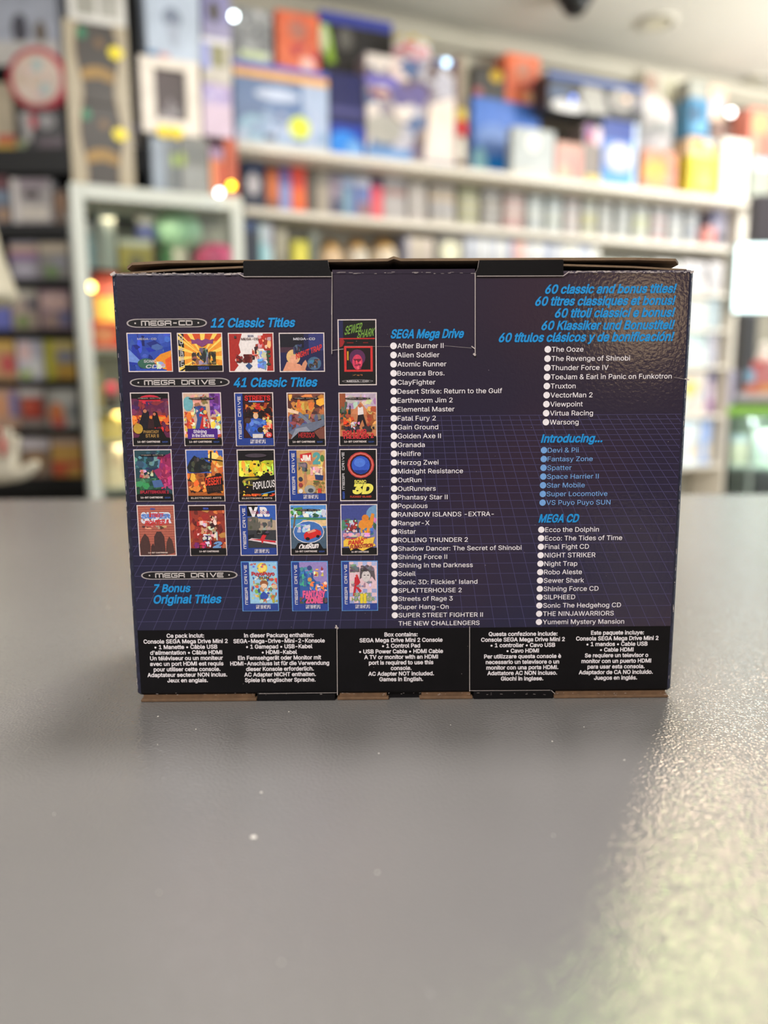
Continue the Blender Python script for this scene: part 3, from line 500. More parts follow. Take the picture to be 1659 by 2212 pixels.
def title_list(rows, L, base0, base1, cap0, ref, refR, col, bx, name_label):
    g = G(); x0, z0 = uv(L, base0); z1 = uv(L, base1)[1]; cap = uv(L, base0 - cap0)[1] - z0
    vs = glyphs(ref)[0]; wref = (max(v[0] for v in vs) - min(v[0] for v in vs)) * cap / CAPH
    xs = (refR - x0) / wref
    bxx = uv(bx, base0)[0]; r = 0.00144
    for i, s in enumerate(rows):
        z = z0 + (z1 - z0) * i / (len(rows) - 1)
        put_text(g, s, x0, z, cap, col, TY, xs=xs, bold=0.004)
        if s != 'THE NEW CHALLENGERS':
            g.face([(bxx + r * math.cos(a * math.pi / 12), TY, z + cap / 2 + r * math.sin(a * math.pi / 12)) for a in range(24)], col)
    o = g.build('title_list', INK, carton); o['label'] = name_label
L1 = ["After Burner II", "Alien Soldier", "Atomic Runner", "Bonanza Bros.", "ClayFighter", "Desert Strike: Return to the Gulf", "Earthworm Jim 2", "Elemental Master", "Fatal Fury 2", "Gain Ground",
      "Golden Axe II", "Granada", "Hellfire", "Herzog Zwei", "Midnight Resistance", "OutRun", "OutRunners", "Phantasy Star II", "Populous", "RAINBOW ISLANDS -EXTRA-", "Ranger-X", "Ristar", "ROLLING THUNDER 2",
      "Shadow Dancer: The Secret of Shinobi", "Shining Force II", "Shining in the Darkness", "Soleil", "Sonic 3D: Flickies' Island", "SPLATTERHOUSE 2", "Streets of Rage 3", "Super Hang-On", "SUPER STREET FIGHTER II", "THE NEW CHALLENGERS"]
title_list(L1, 858.3, 752.3, 1351, 10.3, "Shadow Dancer: The Secret of Shinobi", uv(1126, 1189)[0], WHT, 850, 'long white bulleted list down the middle')
title_list(["The Ooze", "The Revenge of Shinobi", "Thunder Force IV", "ToeJam & Earl in Panic on Funkotron", "Truxton", "VectorMan 2", "Viewpoint", "Virtua Racing", "Warsong"], 1191.4, 760, 917, 10.6,
           "ToeJam & Earl in Panic on Funkotron", uv(1450, 818)[0], WHT, 1183, 'white bulleted list under the blue slanted lines')
title_list(["Devi & Pii", "Fantasy Zone", "Spatter", "Space Harrier II", "Star Mobile", "Super Locomotive", "VS Puyo Puyo SUN"], 1183, 977.5, 1090.5, 10.2, "VS Puyo Puyo SUN", uv(1318, 1090)[0], PALE, 1174.7, 'short pale blue bulleted list')
title_list(["Ecco the Dolphin", "Ecco: The Tides of Time", "Final Fight CD", "NIGHT STRIKER", "Night Trap", "Robo Aleste", "Sewer Shark", "Shining Force CD", "SILPHEED", "Sonic The Hedgehog CD", "THE NINJAWARRIORS", "Yumemi Mystery Mansion"],
           1177.5, 1149, 1348, 10, "Yumemi Mystery Mansion", uv(1347.5, 1348)[0], WHT, 1169, 'white bulleted list at the lower right')
def notes(lines, C, y0, y1, ref, wref, label):
    g = G(); z0 = uv(C, y0 + 4.2)[1]; z1 = uv(C, y1 + 4.2)[1]; x = uv(C, (y0 + y1) / 2)[0]; cap = uv(C, y0 - 8.3)[1] - uv(C, y0)[1]
    vs = glyphs(ref, 0.02)[0]; wd = (max(v[0] for v in vs) - min(v[0] for v in vs)) * cap / CAPH
    xs = (uv(C + wref / 2, y0)[0] - uv(C - wref / 2, y0)[0]) / wd
    for i, s in enumerate(lines): put_text(g, s, 0, z0 + (z1 - z0) * i / (len(lines) - 1), cap, WHT, TY, center=x, xs=xs, bold=0.02)
    o = g.build('contents_text', INK, carton); o['label'] = label
notes(["Ce pack inclut:", "Console SEGA Mega Drive Mini 2", "• 1 Manette • Câble USB", "d'alimentation • Câble HDMI", "Un téléviseur ou un moniteur", "avec un port HDMI est requis", "pour utiliser cette console.", "Adaptateur secteur NON inclus.", "Jeux en anglais."],
      403, 1372.7, 1469, "Console SEGA Mega Drive Mini 2", 182, 'French block of small white text, first on the black band')
notes(["In dieser Packung enthalten:", "SEGA-Mega-Drive-Mini-2-Konsole", "• 1 Gamepad • USB-Kabel", "• HDMI-Kabel", "Ein Fernsehgerät oder Monitor mit", "HDMI-Anschluss ist für die Verwendung", "dieser Konsole erforderlich.", "AC Adapter NICHT enthalten.", "Spiele in englischer Sprache."],
      604, 1371.7, 1468, "HDMI-Anschluss ist für die Verwendung", 215, 'German block of small white text')
notes(["Box contains:", "SEGA Mega Drive Mini 2 Console", "• 1 Control Pad", "• USB Power Cable • HDMI Cable", "A TV or monitor with an HDMI", "port is required to use this", "console.", "AC Adapter NOT included.", "Games in English."],
      866.4, 1370, 1466.4, "SEGA Mega Drive Mini 2 Console", 179.5, 'English block of small white text in the middle')
notes(["Questa confezione include:", "Console SEGA Mega Drive Mini 2", "• 1 controller • Cavo USB", "• Cavo HDMI", "Per utilizzare questa console è", "necessario un televisore o un", "monitor con una porta HDMI.", "Adattatore AC NON incluso.", "Giochi in inglese."],
      1128.7, 1368.7, 1465, "Console SEGA Mega Drive Mini 2", 181, 'Italian block of small white text')
notes(["Este paquete incluye:", "Consola SEGA Mega Drive Mini 2", "• 1 mandos • Cable USB", "• Cable HDMI", "Se requiere un televisor o", "monitor con un puerto HDMI", "para usar esta consola.", "Adaptador de CA NO incluido.", "Juegos en inglés."],
      1331.5, 1366, 1463.2, "Consola SEGA Mega Drive Mini 2", 178, 'Spanish block of small white text, last on the black band')

# silver capsule badges
def badge(word, L, Rr, yt, yb, label):
    g = G(); x0, z1 = uv(L, yt); x1, _ = uv(Rr, yt); z0 = uv(L, yb)[1]; zc = (z0 + z1) / 2; h = (z1 - z0) / 2; nose = h * 2.6
    def outline(k):
        hh = h * k; i = (1 - k) * h; pts = []
        for j in range(9): t = j / 8; pts.append((x0 + i * 1.8 + nose * (1 - math.sin(t * math.pi / 2)), zc - hh * math.sin((1 - t) * math.pi / 2) ** 0.9))
        for j in range(1, 9): t = j / 8; pts.append((x0 + i * 1.8 + nose * (1 - math.cos(t * math.pi / 2)), zc + hh * math.sin(t * math.pi / 2) ** 0.9))
        right = [(x0 + x1 - a, b) for a, b in reversed(pts)]
        return pts + right
    g.face([(a, -0.00012, b) for a, b in outline(1.0)], (168, 158, 158)); g.face([(a, -0.00016, b) for a, b in outline(0.8)], (20, 16, 20))
    for cx_ in (x0 + nose * .78, x0 + x1 - (x0 + nose * .78)):
        g.face([(cx_ + h * .2 * math.cos(a), -0.0002, zc + h * .2 * math.sin(a)) for a in [k * math.pi / 5 for k in range(10)]], (198, 188, 185))
    strokes(g, word, x0 + nose * 1.35, x1 - nose * 1.35, zc - h * .58, zc + h * .58, (204, 194, 192), -0.0002, h * .25)
    o = g.build('logo_badge', INK, carton); o['label'] = label
badge('MEGA-CD', 273, 447, 689, 708, 'silver capsule badge beside the top blue heading')
badge('MEGA DRIVE', 280, 496, 817.5, 836, 'silver capsule badge above the tall covers')
badge('MEGA DRIVE', 304.5, 513, 1234.5, 1252, 'silver capsule badge at the lower left')

# ---- little cover pictures: plain abstract stand-ins in the printed colours
def cover(tl, br, label, ops, style='black', border=(222, 206, 204), seed=1):
    x0, z1 = uv(*tl); x1, z0 = uv(*br); g = G(); b = 0.00042
    lay = [0.0001]
    def Y(): lay[0] += 3e-6; return -lay[0]
    y = -0.0001; g.face([(x0, y, z0), (x1, y, z0), (x1, y, z1), (x0, y, z1)], border)
    g.idx([(x0, 0, z0), (x1, 0, z0), (x1, 0, z1), (x0, 0, z1), (x0, y, z0), (x1, y, z0), (x1, y, z1), (x0, y, z1)], [(0, 1, 5, 4), (1, 2, 6, 5), (2, 3, 7, 6), (3, 0, 4, 7)], border)
    X0, X1, Z0, Z1 = x0 + b, x1 - b, z0 + b, z1 - b; rn = random.Random(seed)
    w, h = X1 - X0, Z1 - Z0
    P = lambda u, v: (X0 + min(1, max(0, u)) * w, Z1 - min(1, max(0, v)) * h)
    def poly(pts, col): y = Y(); g.face([(P(*p)[0], y, P(*p)[1]) for p in reversed(pts)], col)
    def rect(u0, v0, u1, v1, col): poly([(u0, v0), (u1, v0), (u1, v1), (u0, v1)], col)
    def ell(cu, cv, ru, rv, col, n=16): poly([(cu + ru * math.cos(2 * math.pi * i / n), cv + rv * math.sin(2 * math.pi * i / n)) for i in range(n)], col)
    def scat(u0, v0, u1, v1, num, cols, smin, smax):
        for _ in range(num):
            cu, cv = rn.uniform(u0, u1), rn.uniform(v0, v1); s = rn.uniform(smin, smax); n = rn.randint(4, 7); a0 = rn.uniform(0, 6); e = rn.uniform(.5, 1.5)
            c = rn.choice(cols); c = tuple(max(0, min(255, int(k * rn.uniform(.82, 1.15)))) for k in c)
            poly([(min(u1, max(u0, cu + s * e * rn.uniform(.6, 1.2) * math.cos(a0 + 6.283 * i / n))), min(v1, max(v0, cv + s * w / h / e * rn.uniform(.6, 1.2) * math.sin(a0 + 6.283 * i / n)))) for i in range(n)], c)
    def txt(s, cu, cv, wu, hv, col, bold=0.02, shear=0.0, slant=0.0):
        vs, fs = glyphs(s, bold); lo = min(v[0] for v in vs); hi = max(v[0] for v in vs); y = Y()
        xc, zc = P(cu, cv); kx = wu * w / (hi - lo); kz = hv * h / CAPH
        g.idx([(xc + (a - (lo + hi) / 2) * kx + shear * bq * kz, y, zc + (bq - CAPH / 2) * kz + slant * (a - (lo + hi) / 2) * kx) for a, bq in vs], fs, col)
    def sega(cu, cv, wu, hv, col, back=None):
        xc, zc = P(cu, cv); t = hv * h * .15
        if back: strokes(g, 'SEGA', xc - wu * w / 2 - t * .5, xc + wu * w / 2 + t * .5, zc - hv * h / 2 - t * .5, zc + hv * h / 2 + t * .5, back, Y(), t * 2.7)
        strokes(g, 'SEGA', xc - wu * w / 2, xc + wu * w / 2, zc - hv * h / 2, zc + hv * h / 2, col, Y(), t)
    def spine(word, u0, u1, v0, v1, col):
        a, zt = P(u0, v0); c_, zb_ = P(u1, v1); strokes(g, word, a, c_, zb_, zt, col, Y(), (c_ - a) * .2, vert=True)
    rect(0, 0, 1, 1, (14, 11, 14))
    for o in ops:
        k = o[0]
        if k == 'r': rect(*o[1:])
        elif k == 'e': ell(*o[1:])
        elif k == 'p': poly(*o[1:])
        elif k == 's': scat(*o[1:])
        elif k == 't': txt(*o[1:])
    if style == 'black':
        rect(0, .88, 1, 1, (14, 11, 14)); txt('16-BIT CARTRIDGE', .42, .935, .62, .033, (214, 200, 198), .03); sega(.86, .94, .15, .028, (64, 92, 170))
        ell(.5, .095, .36, .022, (24, 20, 24)); xa, za = P(.2, .105); xb_, zb_ = P(.8, .082); strokes(g, 'MEGA DRIVE', xa, xb_, za, zb_, (130, 116, 110), Y(), h * .007)
    elif style == 'blue':
        rect(0, 0, .2, 1, (38, 62, 140)); rect(0, .86, 1, 1, (38, 62, 140)); spine('MEGA DRIVE', .065, .145, .06, .87, (226, 216, 216)); sega(.58, .925, .36, .07, (38, 62, 140), (222, 212, 214))
    elif style == 'cd':
        rect(.12, .06, .17, .12, (60, 60, 60))
    elif style == 'spine':
        spine('MEGA-CD', .035, .11, .06, .88, (206, 200, 200)); rect(.13, .85, 1, 1, (12, 10, 12)); sega(.56, .925, .24, .075, (70, 90, 180))
    elif style == 'dark':
        spine('MEGA DRIVE', .04, .11, .05, .78, (206, 200, 205)); spine('SEGA', .045, .105, .83, .97, (60, 90, 180))
    ob = g.build('game_cover', INK, carton); ob['label'] = label
SKIN = (214, 150, 110)
cover((273, 719), (374, 803), 'wide cover, royal blue with orange curve', [('r', 0, 0, 1, 1, (48, 74, 168)), ('s', 0, 0, 1, 1, 26, [(40, 60, 150), (70, 100, 190), (30, 40, 110)], .05, .18), ('p', [(.55, .75), (.75, .55), (1, .45), (1, 1), (.8, .95)], (226, 140, 40)),
      ('p', [(.85, .7), (1, .6), (1, 1), (.88, 1)], (226, 90, 40)), ('p', [(0, .4), (.25, .7), (.35, .8), (0, .75)], (110, 140, 210)), ('e', .4, .8, .2, .14, (54, 96, 80)), ('s', .65, .75, .85, .95, 10, [(220, 220, 230), (170, 180, 200)], .04, .08), ('t', 'SONIC', .5, .74, .3, .07, (190, 186, 190)), ('t', 'CD', .52, .88, .28, .09, (200, 196, 200), .02, .3), ('t', 'MEGA-CD', .45, .14, .45, .05, (170, 170, 190))], 'none', seed=3)
cover((382, 719), (483, 803), 'wide cover, orange and yellow rays behind a dark group', [('r', .13, 0, 1, .85, (236, 150, 50)), ('r', .13, 0, 1, .2, (206, 76, 38))] + [('p', [(.55, .6), (.55 + .9 * math.cos(a / 3.0), .6 + .9 * math.sin(a / 3.0)), (.55 + .9 * math.cos(a / 3.0 + .13), .6 + .9 * math.sin(a / 3.0 + .13))], (246, 206, 96)) for a in range(19)] +
      [('p', [(.3, .14), (.38, .17), (.46, .13), (.55, .18), (.64, .13), (.73, .17), (.82, .14), (.8, .27), (.31, .27)], (130, 66, 116)), ('s', .3, .5, .48, .83, 16, [(60, 50, 50), (150, 90, 70), (110, 60, 120)], .03, .08), ('s', .46, .38, .68, .83, 22, [(50, 50, 54), (96, 100, 110), (150, 150, 160)], .03, .09), ('s', .68, .48, .86, .83, 16, [(90, 80, 50), (130, 110, 70), (50, 50, 40)], .03, .08), ('p', [(.42, .27), (.68, .27), (.55, .36)], (130, 66, 116))], 'spine', seed=4)
del SKIN
cover((492, 719), (593, 803), 'wide cover, white torn shape on brick red', [('r', 0, 0, 1, 1, (168, 44, 38)), ('p', [(.3, 0), (.78, 0), (.72, .3), (.9, .6), (.85, 1), (.1, 1), (.2, .85), (.12, .7), (.26, .5), (.22, .3)], (232, 222, 220)), ('s', .52, .26, .68, .7, 18, [(190, 50, 40), (210, 140, 110), (60, 40, 40)], .03, .07), ('s', .66, .05, .96, .4, 20, [(206, 90, 64), (226, 170, 150), (170, 50, 40)], .04, .1),
      ('s', .63, .45, .86, .7, 14, [(140, 170, 214), (224, 200, 170), (160, 190, 226)], .04, .08), ('s', .64, .68, .84, .98, 12, [(120, 160, 214), (90, 130, 190)], .04, .08), ('s', .84, .45, .94, .85, 8, [(56, 80, 60), (70, 90, 70)], .03, .06), ('s', .15, .55, .52, .78, 22, [(120, 30, 30), (90, 24, 24), (150, 50, 44)], .03, .08), ('p', [(.36, .86), (.44, .78), (.52, .86), (.44, .96)], (50, 80, 130)), ('t', 'SEGA', .5, .06, .14, .05, (40, 50, 110)), ('t', 'MEGA-CD', .48, .14, .4, .055, (90, 60, 60))], 'cd', seed=5)
cover((602, 719), (702, 803), 'wide cover, dark blue night scene with red slanted words', [('r', 0, 0, 1, 1, (34, 34, 74)), ('r', 0, 0, .55, .38, (26, 22, 34)), ('r', 0, .36, .5, .5, (70, 44, 60)), ('r', .66, 0, 1, .45, (50, 52, 110)), ('e', .3, .62, .16, .2, (222, 180, 120)), ('e', .31, .7, .1, .13, (226, 160, 130)), ('p', [(.05, 1), (.15, .75), (.45, .82), (.6, 1)], (220, 150, 120)), ('s', .3, .28, .5, .55, 14, [(60, 70, 100), (40, 44, 60), (90, 100, 130)], .03, .08), ('e', .78, .8, .16, .18, (70, 100, 130)), ('s', .66, .68, .9, .92, 16, [(60, 50, 50), (120, 90, 70), (80, 120, 150)], .03, .06),
      ('p', [(.46, .95), (.52, .78), (.58, .7), (.62, .8), (.56, 1)], (206, 140, 110)), ('t', 'NIGHT TRAP', .66, .48, .6, .14, (204, 50, 50), .03, .0, .35), ('t', 'MEGA-CD', .56, .14, .5, .06, (200, 196, 206))], 'none', seed=6)
cover((729, 690), (814, 832), 'tall cover straddling the tab slot, black with red framed monitor', [('r', 0, 0, 1, 1, (18, 15, 18)), ('r', 0, 0, .12, .3, (34, 34, 74)), ('t', 'SEWER', .38, .13, .46, .13, (110, 150, 60), .015, .25, .22), ('t', 'SHARK', .72, .2, .46, .12, (110, 150, 60), .015, .25, .16), ('r', .02, .275, .98, .292, (196, 40, 40)), ('p', [(.02, .3), (.12, .29), (.16, .33), (.1, .4), (.02, .42)], (150, 36, 40)), ('r', .14, .4, .92, .8, (204, 48, 48)), ('r', .2, .43, .86, .77, (26, 14, 18)), ('e', .5, .58, .22, .13, (86, 40, 80)),
      ('e', .5, .65, .14, .12, (206, 60, 92)), ('p', [(.38, .6), (.62, .6), (.55, .65), (.45, .65)], (110, 30, 50)), ('s', .42, .62, .6, .76, 10, [(226, 90, 110), (150, 40, 70)], .03, .05), ('r', .22, .48, .26, .62, (200, 150, 40)), ('r', .22, .34, .4, .355, (120, 30, 30)), ('r', .66, .34, .8, .355, (120, 30, 30)), ('s', .36, .84, .64, .87, 14, [(160, 110, 60), (120, 70, 50)], .012, .02), ('e', .5, .95, .43, .025, (150, 144, 146)), ('e', .5, .95, .41, .019, (20, 16, 18)), ('t', 'MEGA-CD', .5, .95, .6, .022, (190, 184, 186), .03)], 'none', seed=7)
def ms(*a): return ('s',) + a
cover((280.5, 848), (370.6, 963), 'tall cover, red planet sky over black-cloaked group', [('r', 0, .1, 1, .9, (96, 36, 70)), ('e', .5, .12, .3, .09, (206, 44, 64)), ms(0, .15, 1, .5, 40, [(120, 50, 80), (150, 50, 60), (70, 36, 80)], .05, .14), ms(0, .42, 1, .62, 40, [(226, 110, 40), (236, 150, 60), (190, 60, 30)], .04, .12), ms(0, .58, 1, .75, 24, [(170, 44, 40), (206, 60, 50), (90, 24, 24)], .05, .12), ('p', [(.16, .62), (.3, .36), (.45, .34), (.5, .68), (.2, .68)], (26, 20, 30)), ('p', [(.5, .66), (.58, .35), (.68, .36), (.78, .64)], (24, 16, 20)), ('p', [(.4, .7), (.46, .48), (.58, .5), (.6, .7)], (52, 26, 30)),
      ('e', .36, .34, .05, .035, (190, 120, 90)), ('e', .61, .4, .04, .03, (190, 110, 80)), ('p', [(0, .86), (.15, .85), (.27, .68), (.78, .68), (.9, .85), (1, .86), (1, 1), (0, 1)], (20, 14, 14)), ('e', .15, .68, .13, .1, (190, 150, 56)), ('t', 'PHANTASY', .5, .74, .42, .055, (170, 130, 70), .02), ('t', 'STAR II', .52, .82, .36, .06, (170, 130, 70), .02)], seed=8)
cover((393.4, 848), (481.7, 963), 'tall cover, crowded bright hall with purple curtain and title plate', [('r', 0, 0, 1, .9, (206, 170, 150)), ms(.1, .02, .66, .3, 20, [(190, 150, 120), (220, 190, 160), (160, 110, 80)], .06, .12), ('e', .12, .2, .14, .14, (110, 170, 180)), ('p', [(.7, 0), (1, 0), (1, .4), (.85, .3), (.72, .45)], (120, 60, 150)), ms(.72, .0, 1, .4, 16, [(90, 40, 120), (150, 90, 180)], .04, .1), ms(0, .35, .3, .85, 40, [(206, 110, 50), (226, 190, 90), (190, 60, 50), (240, 220, 200)], .04, .1), ms(.72, .4, 1, .85, 36, [(226, 190, 80), (90, 140, 190), (206, 90, 60), (240, 220, 210)], .04, .1), ('p', [(.3, .25), (.6, .25), (.56, .45), (.5, .72), (.28, .75), (.36, .5)], (56, 80, 140)), ms(.28, .22, .6, .45, 16, [(60, 70, 110), (190, 40, 60), (200, 200, 210)], .03, .07),
      ('p', [(.5, .45), (.62, .38), (.72, .66), (.4, .72)], (190, 40, 40)), ('e', .58, .36, .05, .04, (230, 180, 90)), ms(.52, .45, .68, .7, 12, [(214, 160, 120), (90, 150, 150), (230, 200, 170)], .03, .06), ('r', .0, .86, 1, 1, (14, 11, 14)), ('r', .08, .68, .9, .9, (74, 34, 130)), ('t', 'Shining', .42, .735, .36, .06, (226, 216, 226), .02), ('t', 'in the Darkness', .5, .81, .6, .06, (226, 216, 226), .02), ('r', .18, .865, .82, .885, (206, 170, 60))], seed=9)
cover((505.7, 848), (593.3, 963.4), 'tall blue-spined cover, boxer-blue figure on dark red skyline', [('r', .2, 0, 1, .86, (54, 20, 24)), ms(.2, .18, 1, .45, 40, [(190, 60, 30), (226, 130, 50), (80, 20, 20), (30, 14, 16)], .04, .12), ms(.2, .3, 1, .48, 14, [(30, 20, 26), (40, 26, 30)], .05, .1), ('t', 'STREETS', .6, .09, .7, .09, (206, 40, 40), .03), ('r', .36, .14, .78, .165, (120, 150, 206)), ('t', '3', .6, .25, .16, .1, (206, 36, 36), .04), ('p', [(.25, .68), (.32, .5), (.55, .46), (.82, .52), (.86, .66), (.72, .84), (.4, .84)], (56, 86, 170)), ms(.28, .48, .8, .75, 26, [(40, 64, 140), (90, 130, 210), (60, 100, 190)], .03, .08), ('e', .54, .43, .07, .06, (226, 180, 140)), ('e', .32, .52, .09, .055, (70, 50, 46)), ('e', .66, .7, .09, .055, (40, 34, 34)),
      ms(.72, .45, .98, .78, 20, [(226, 170, 90), (206, 90, 60), (226, 190, 150)], .04, .08), ('r', .44, .78, .72, .86, (214, 204, 200)), ('e', .88, .8, .09, .055, (206, 60, 60)), ('t', '24', .88, .8, .1, .05, (230, 220, 220))], 'blue', seed=10)
cover((618.9, 848), (704, 963), 'tall cover, orange smoke and grey craft wings', [('r', 0, 0, 1, .9, (120, 70, 60)), ms(0, .02, 1, .5, 50, [(214, 130, 60), (90, 50, 50), (230, 160, 70), (70, 44, 50)], .06, .15), ms(.25, .15, .75, .4, 16, [(236, 160, 80), (226, 120, 50)], .06, .12), ('p', [(0, .28), (.3, .35), (.28, .4), (0, .36)], (236, 200, 170)), ms(0, .4, 1, .75, 40, [(110, 60, 60), (140, 90, 80), (90, 100, 140), (150, 110, 100)], .05, .14), ('p', [(.32, .35), (.8, .66), (.74, .72), (.28, .4)], (120, 124, 140)), ('p', [(0, .75), (.4, .6), (1, .5), (1, .62), (.7, .72), (.2, .85)], (104, 110, 130)), ('p', [(.05, .9), (.2, .68), (.5, .64), (.6, .72), (.3, .86)], (140, 144, 160)),
      ('p', [(.05, .9), (.3, .74), (.7, .74), (.88, .9)], (20, 15, 18)), ('t', 'HERZOG', .5, .805, .44, .09, (180, 40, 44), .02), ('t', 'zwei', .5, .905, .32, .035, (206, 60, 50), .03)], seed=11)
cover((731, 848), (815, 962.6), 'tall cover, desert pyramid and striding figures with red title', [('r', 0, 0, 1, .9, (190, 120, 80)), ('r', 0, 0, 1, .3, (190, 170, 190)), ms(0, .02, 1, .3, 20, [(214, 190, 200), (170, 140, 170), (226, 200, 190)], .08, .15), ('p', [(.3, .4), (.58, .16), (.86, .42)], (206, 130, 90)), ('p', [(0, 0), (.16, 0), (.2, .5), (0, .6)], (150, 80, 50)), ms(0, .3, .3, .7, 20, [(110, 60, 40), (60, 70, 60), (170, 90, 60)], .05, .12), ms(.74, .25, 1, .7, 20, [(206, 130, 80), (226, 160, 100), (160, 80, 50)], .05, .12), ('p', [(.5, .42), (.64, .38), (.76, .66), (.7, .68), (.62, .5), (.52, .66), (.46, .64)], (34, 24, 30)), ('p', [(.5, .25), (.64, .26), (.66, .4), (.5, .42)], (226, 216, 216)), ('e', .56, .24, .05, .035, (170, 100, 70)), ms(.1, .45, .4, .7, 22, [(226, 80, 40), (240, 140, 60), (110, 30, 30)], .04, .1), ms(.05, .16, .3, .4, 14, [(60, 80, 60), (40, 50, 50), (90, 100, 90)], .03, .07), ms(.3, .55, .55, .72, 10, [(220, 150, 190), (206, 190, 200)], .03, .07), ms(.1, .62, .95, .74, 16, [(40, 34, 44), (60, 50, 60)], .05, .1),
      ('r', 0, .83, 1, 1, (16, 12, 14)), ('t', 'ROLLING', .4, .75, .66, .08, (206, 50, 60), .03, .0, .08), ('t', 'THUNDER 2', .5, .84, .86, .085, (206, 50, 60), .03, .0, .08)], seed=12)
cover((287.8, 971), (376, 1083), 'tall cover, teal mist with magenta winged shape', [('r', 0, 0, 1, .9, (40, 70, 80)), ms(0, 0, .7, .4, 36, [(60, 100, 120), (40, 60, 84), (100, 140, 160)], .05, .14), ('p', [(.66, .35), (.72, .16), (1, .05), (1, .8), (.85, .7), (.68, .62), (.5, .4)], (150, 44, 90)), ms(.62, .08, 1, .78, 36, [(170, 50, 100), (120, 30, 76), (196, 70, 120)], .04, .11), ms(0, .55, .7, .88, 40, [(50, 100, 70), (70, 130, 90), (36, 70, 56)], .06, .13), ms(.12, .38, .5, .55, 18, [(206, 140, 110), (170, 90, 80), (190, 190, 190)], .03, .09), ('p', [(.45, .6), (.7, .58), (.78, .72), (.5, .74)], (74, 100, 150)), ('p', [(0, .88), (.2, .84), (.24, .78), (.8, .78), (.88, .84), (1, .87), (1, 1), (0, 1)], (16, 12, 14)), ('t', 'SPLATTERHOUSE 2', .5, .825, .8, .055, (176, 36, 60), .03)], seed=13)
cover((400, 971), (487, 1083), 'tall cover, dark helicopter over orange fire', [('r', 0, 0, 1, .92, (60, 90, 170)), ('r', 0, .45, 1, .92, (170, 90, 40)), ms(.6, 0, 1, .5, 30, [(236, 170, 70), (226, 120, 50), (240, 200, 110)], .05, .14), ms(0, .45, 1, .85, 50, [(226, 130, 50), (150, 70, 40), (60, 34, 30), (236, 170, 80)], .05, .13), ('p', [(.1, .2), (.22, .1), (.4, .18), (.68, .26), (.62, .4), (.3, .44), (.05, .42), (0, .34)], (34, 36, 38)), ms(.12, .14, .66, .42, 26, [(50, 54, 50), (30, 30, 34), (74, 74, 70)], .03, .08), ('p', [(.5, .14), (1, .2), (1, .22), (.5, .17)], (30, 28, 30)), ('p', [(.66, .02), (.7, .02), (.68, .24), (.64, .24)], (30, 28, 30)), ('p', [(.46, .55), (.95, .47), (.98, .8), (.54, .86)], (24, 16, 18)), ('t', 'DESERT', .72, .61, .46, .14, (214, 60, 36), .03, 0, .12), ('t', 'STRIKE', .74, .76, .44, .09, (70, 44, 36), .03, 0, .1), ('r', 0, .9, 1, 1, (14, 11, 14)), ('t', 'ELECTRONIC ARTS', .5, .945, .84, .032, (196, 180, 170), .02)], 'none', seed=14)
cover((511, 971), (596.7, 1083), 'tall cover, yellow fields on black', [('r', 0, 0, 1, .9, (20, 16, 20)), ms(.02, .2, .98, .52, 46, [(226, 206, 60), (236, 220, 90), (206, 186, 40)], .08, .18), ms(.1, .25, .95, .5, 18, [(40, 34, 20), (60, 54, 30)], .015, .05), ('e', .4, .62, .3, .08, (150, 140, 50)), ('e', .38, .63, .2, .05, (60, 56, 40)), ms(0, .6, .6, .85, 16, [(206, 180, 60), (40, 34, 20)], .02, .06), ('p', [(.38, .6), (1, .48), (1, .82), (.48, .88)], (16, 12, 14)), ('t', 'POPULOUS', .7, .68, .6, .14, (230, 222, 222), .012, 0, .12), ('p', [(.5, .88), (1, .8), (1, .82), (.5, .9)], (60, 130, 200)), ms(0, .86, 1, .92, 16, [(206, 90, 40), (226, 180, 60)], .04, .08), ('r', 0, .91, 1, 1, (14, 11, 14)), ('t', 'ELECTRONIC ARTS', .5, .95, .84, .03, (196, 180, 170), .02), ('e', .5, .1, .3, .04, (70, 60, 70))], 'none', seed=15)
cover((622.6, 971), (706, 1082.5), 'tall blue-spined cover, tan ground with tumbling grey shapes', [('r', .2, 0, 1, .88, (206, 160, 100)), ms(.2, 0, 1, .88, 24, [(190, 140, 80), (220, 176, 116), (180, 150, 110)], .08, .16), ('p', [(.3, .08), (.62, .04), (.62, .2), (.3, .22)], (206, 44, 50)), ('t', 'JIM', .46, .15, .28, .1, (240, 230, 220), .05), ('t', '2', .76, .16, .22, .2, (90, 160, 160), .05), ('e', .92, .16, .06, .07, (80, 120, 60)), ms(.24, .24, .5, .42, 16, [(90, 90, 96), (60, 60, 66), (120, 116, 116)], .05, .1), ms(.58, .32, .92, .5, 18, [(220, 190, 170), (190, 150, 130), (236, 220, 206)], .05, .1), ('p', [(.7, .48), (.95, .5), (.92, .6), (.72, .58)], (44, 60, 110)), ms(.6, .6, .98, .86, 16, [(120, 110, 60), (170, 140, 80)], .04, .1), ('e', .56, .78, .16, .09, (160, 160, 156)), ('e', .58, .8, .08, .045, (70, 74, 80)), ('e', .3, .57, .06, .045, (60, 60, 74)), ('e', .3, .69, .06, .045, (150, 60, 60)), ('e', .3, .81, .06, .045, (220, 214, 210)), ('r', .78, .76, .88, .85, (206, 60, 50))], 'blue', seed=16)
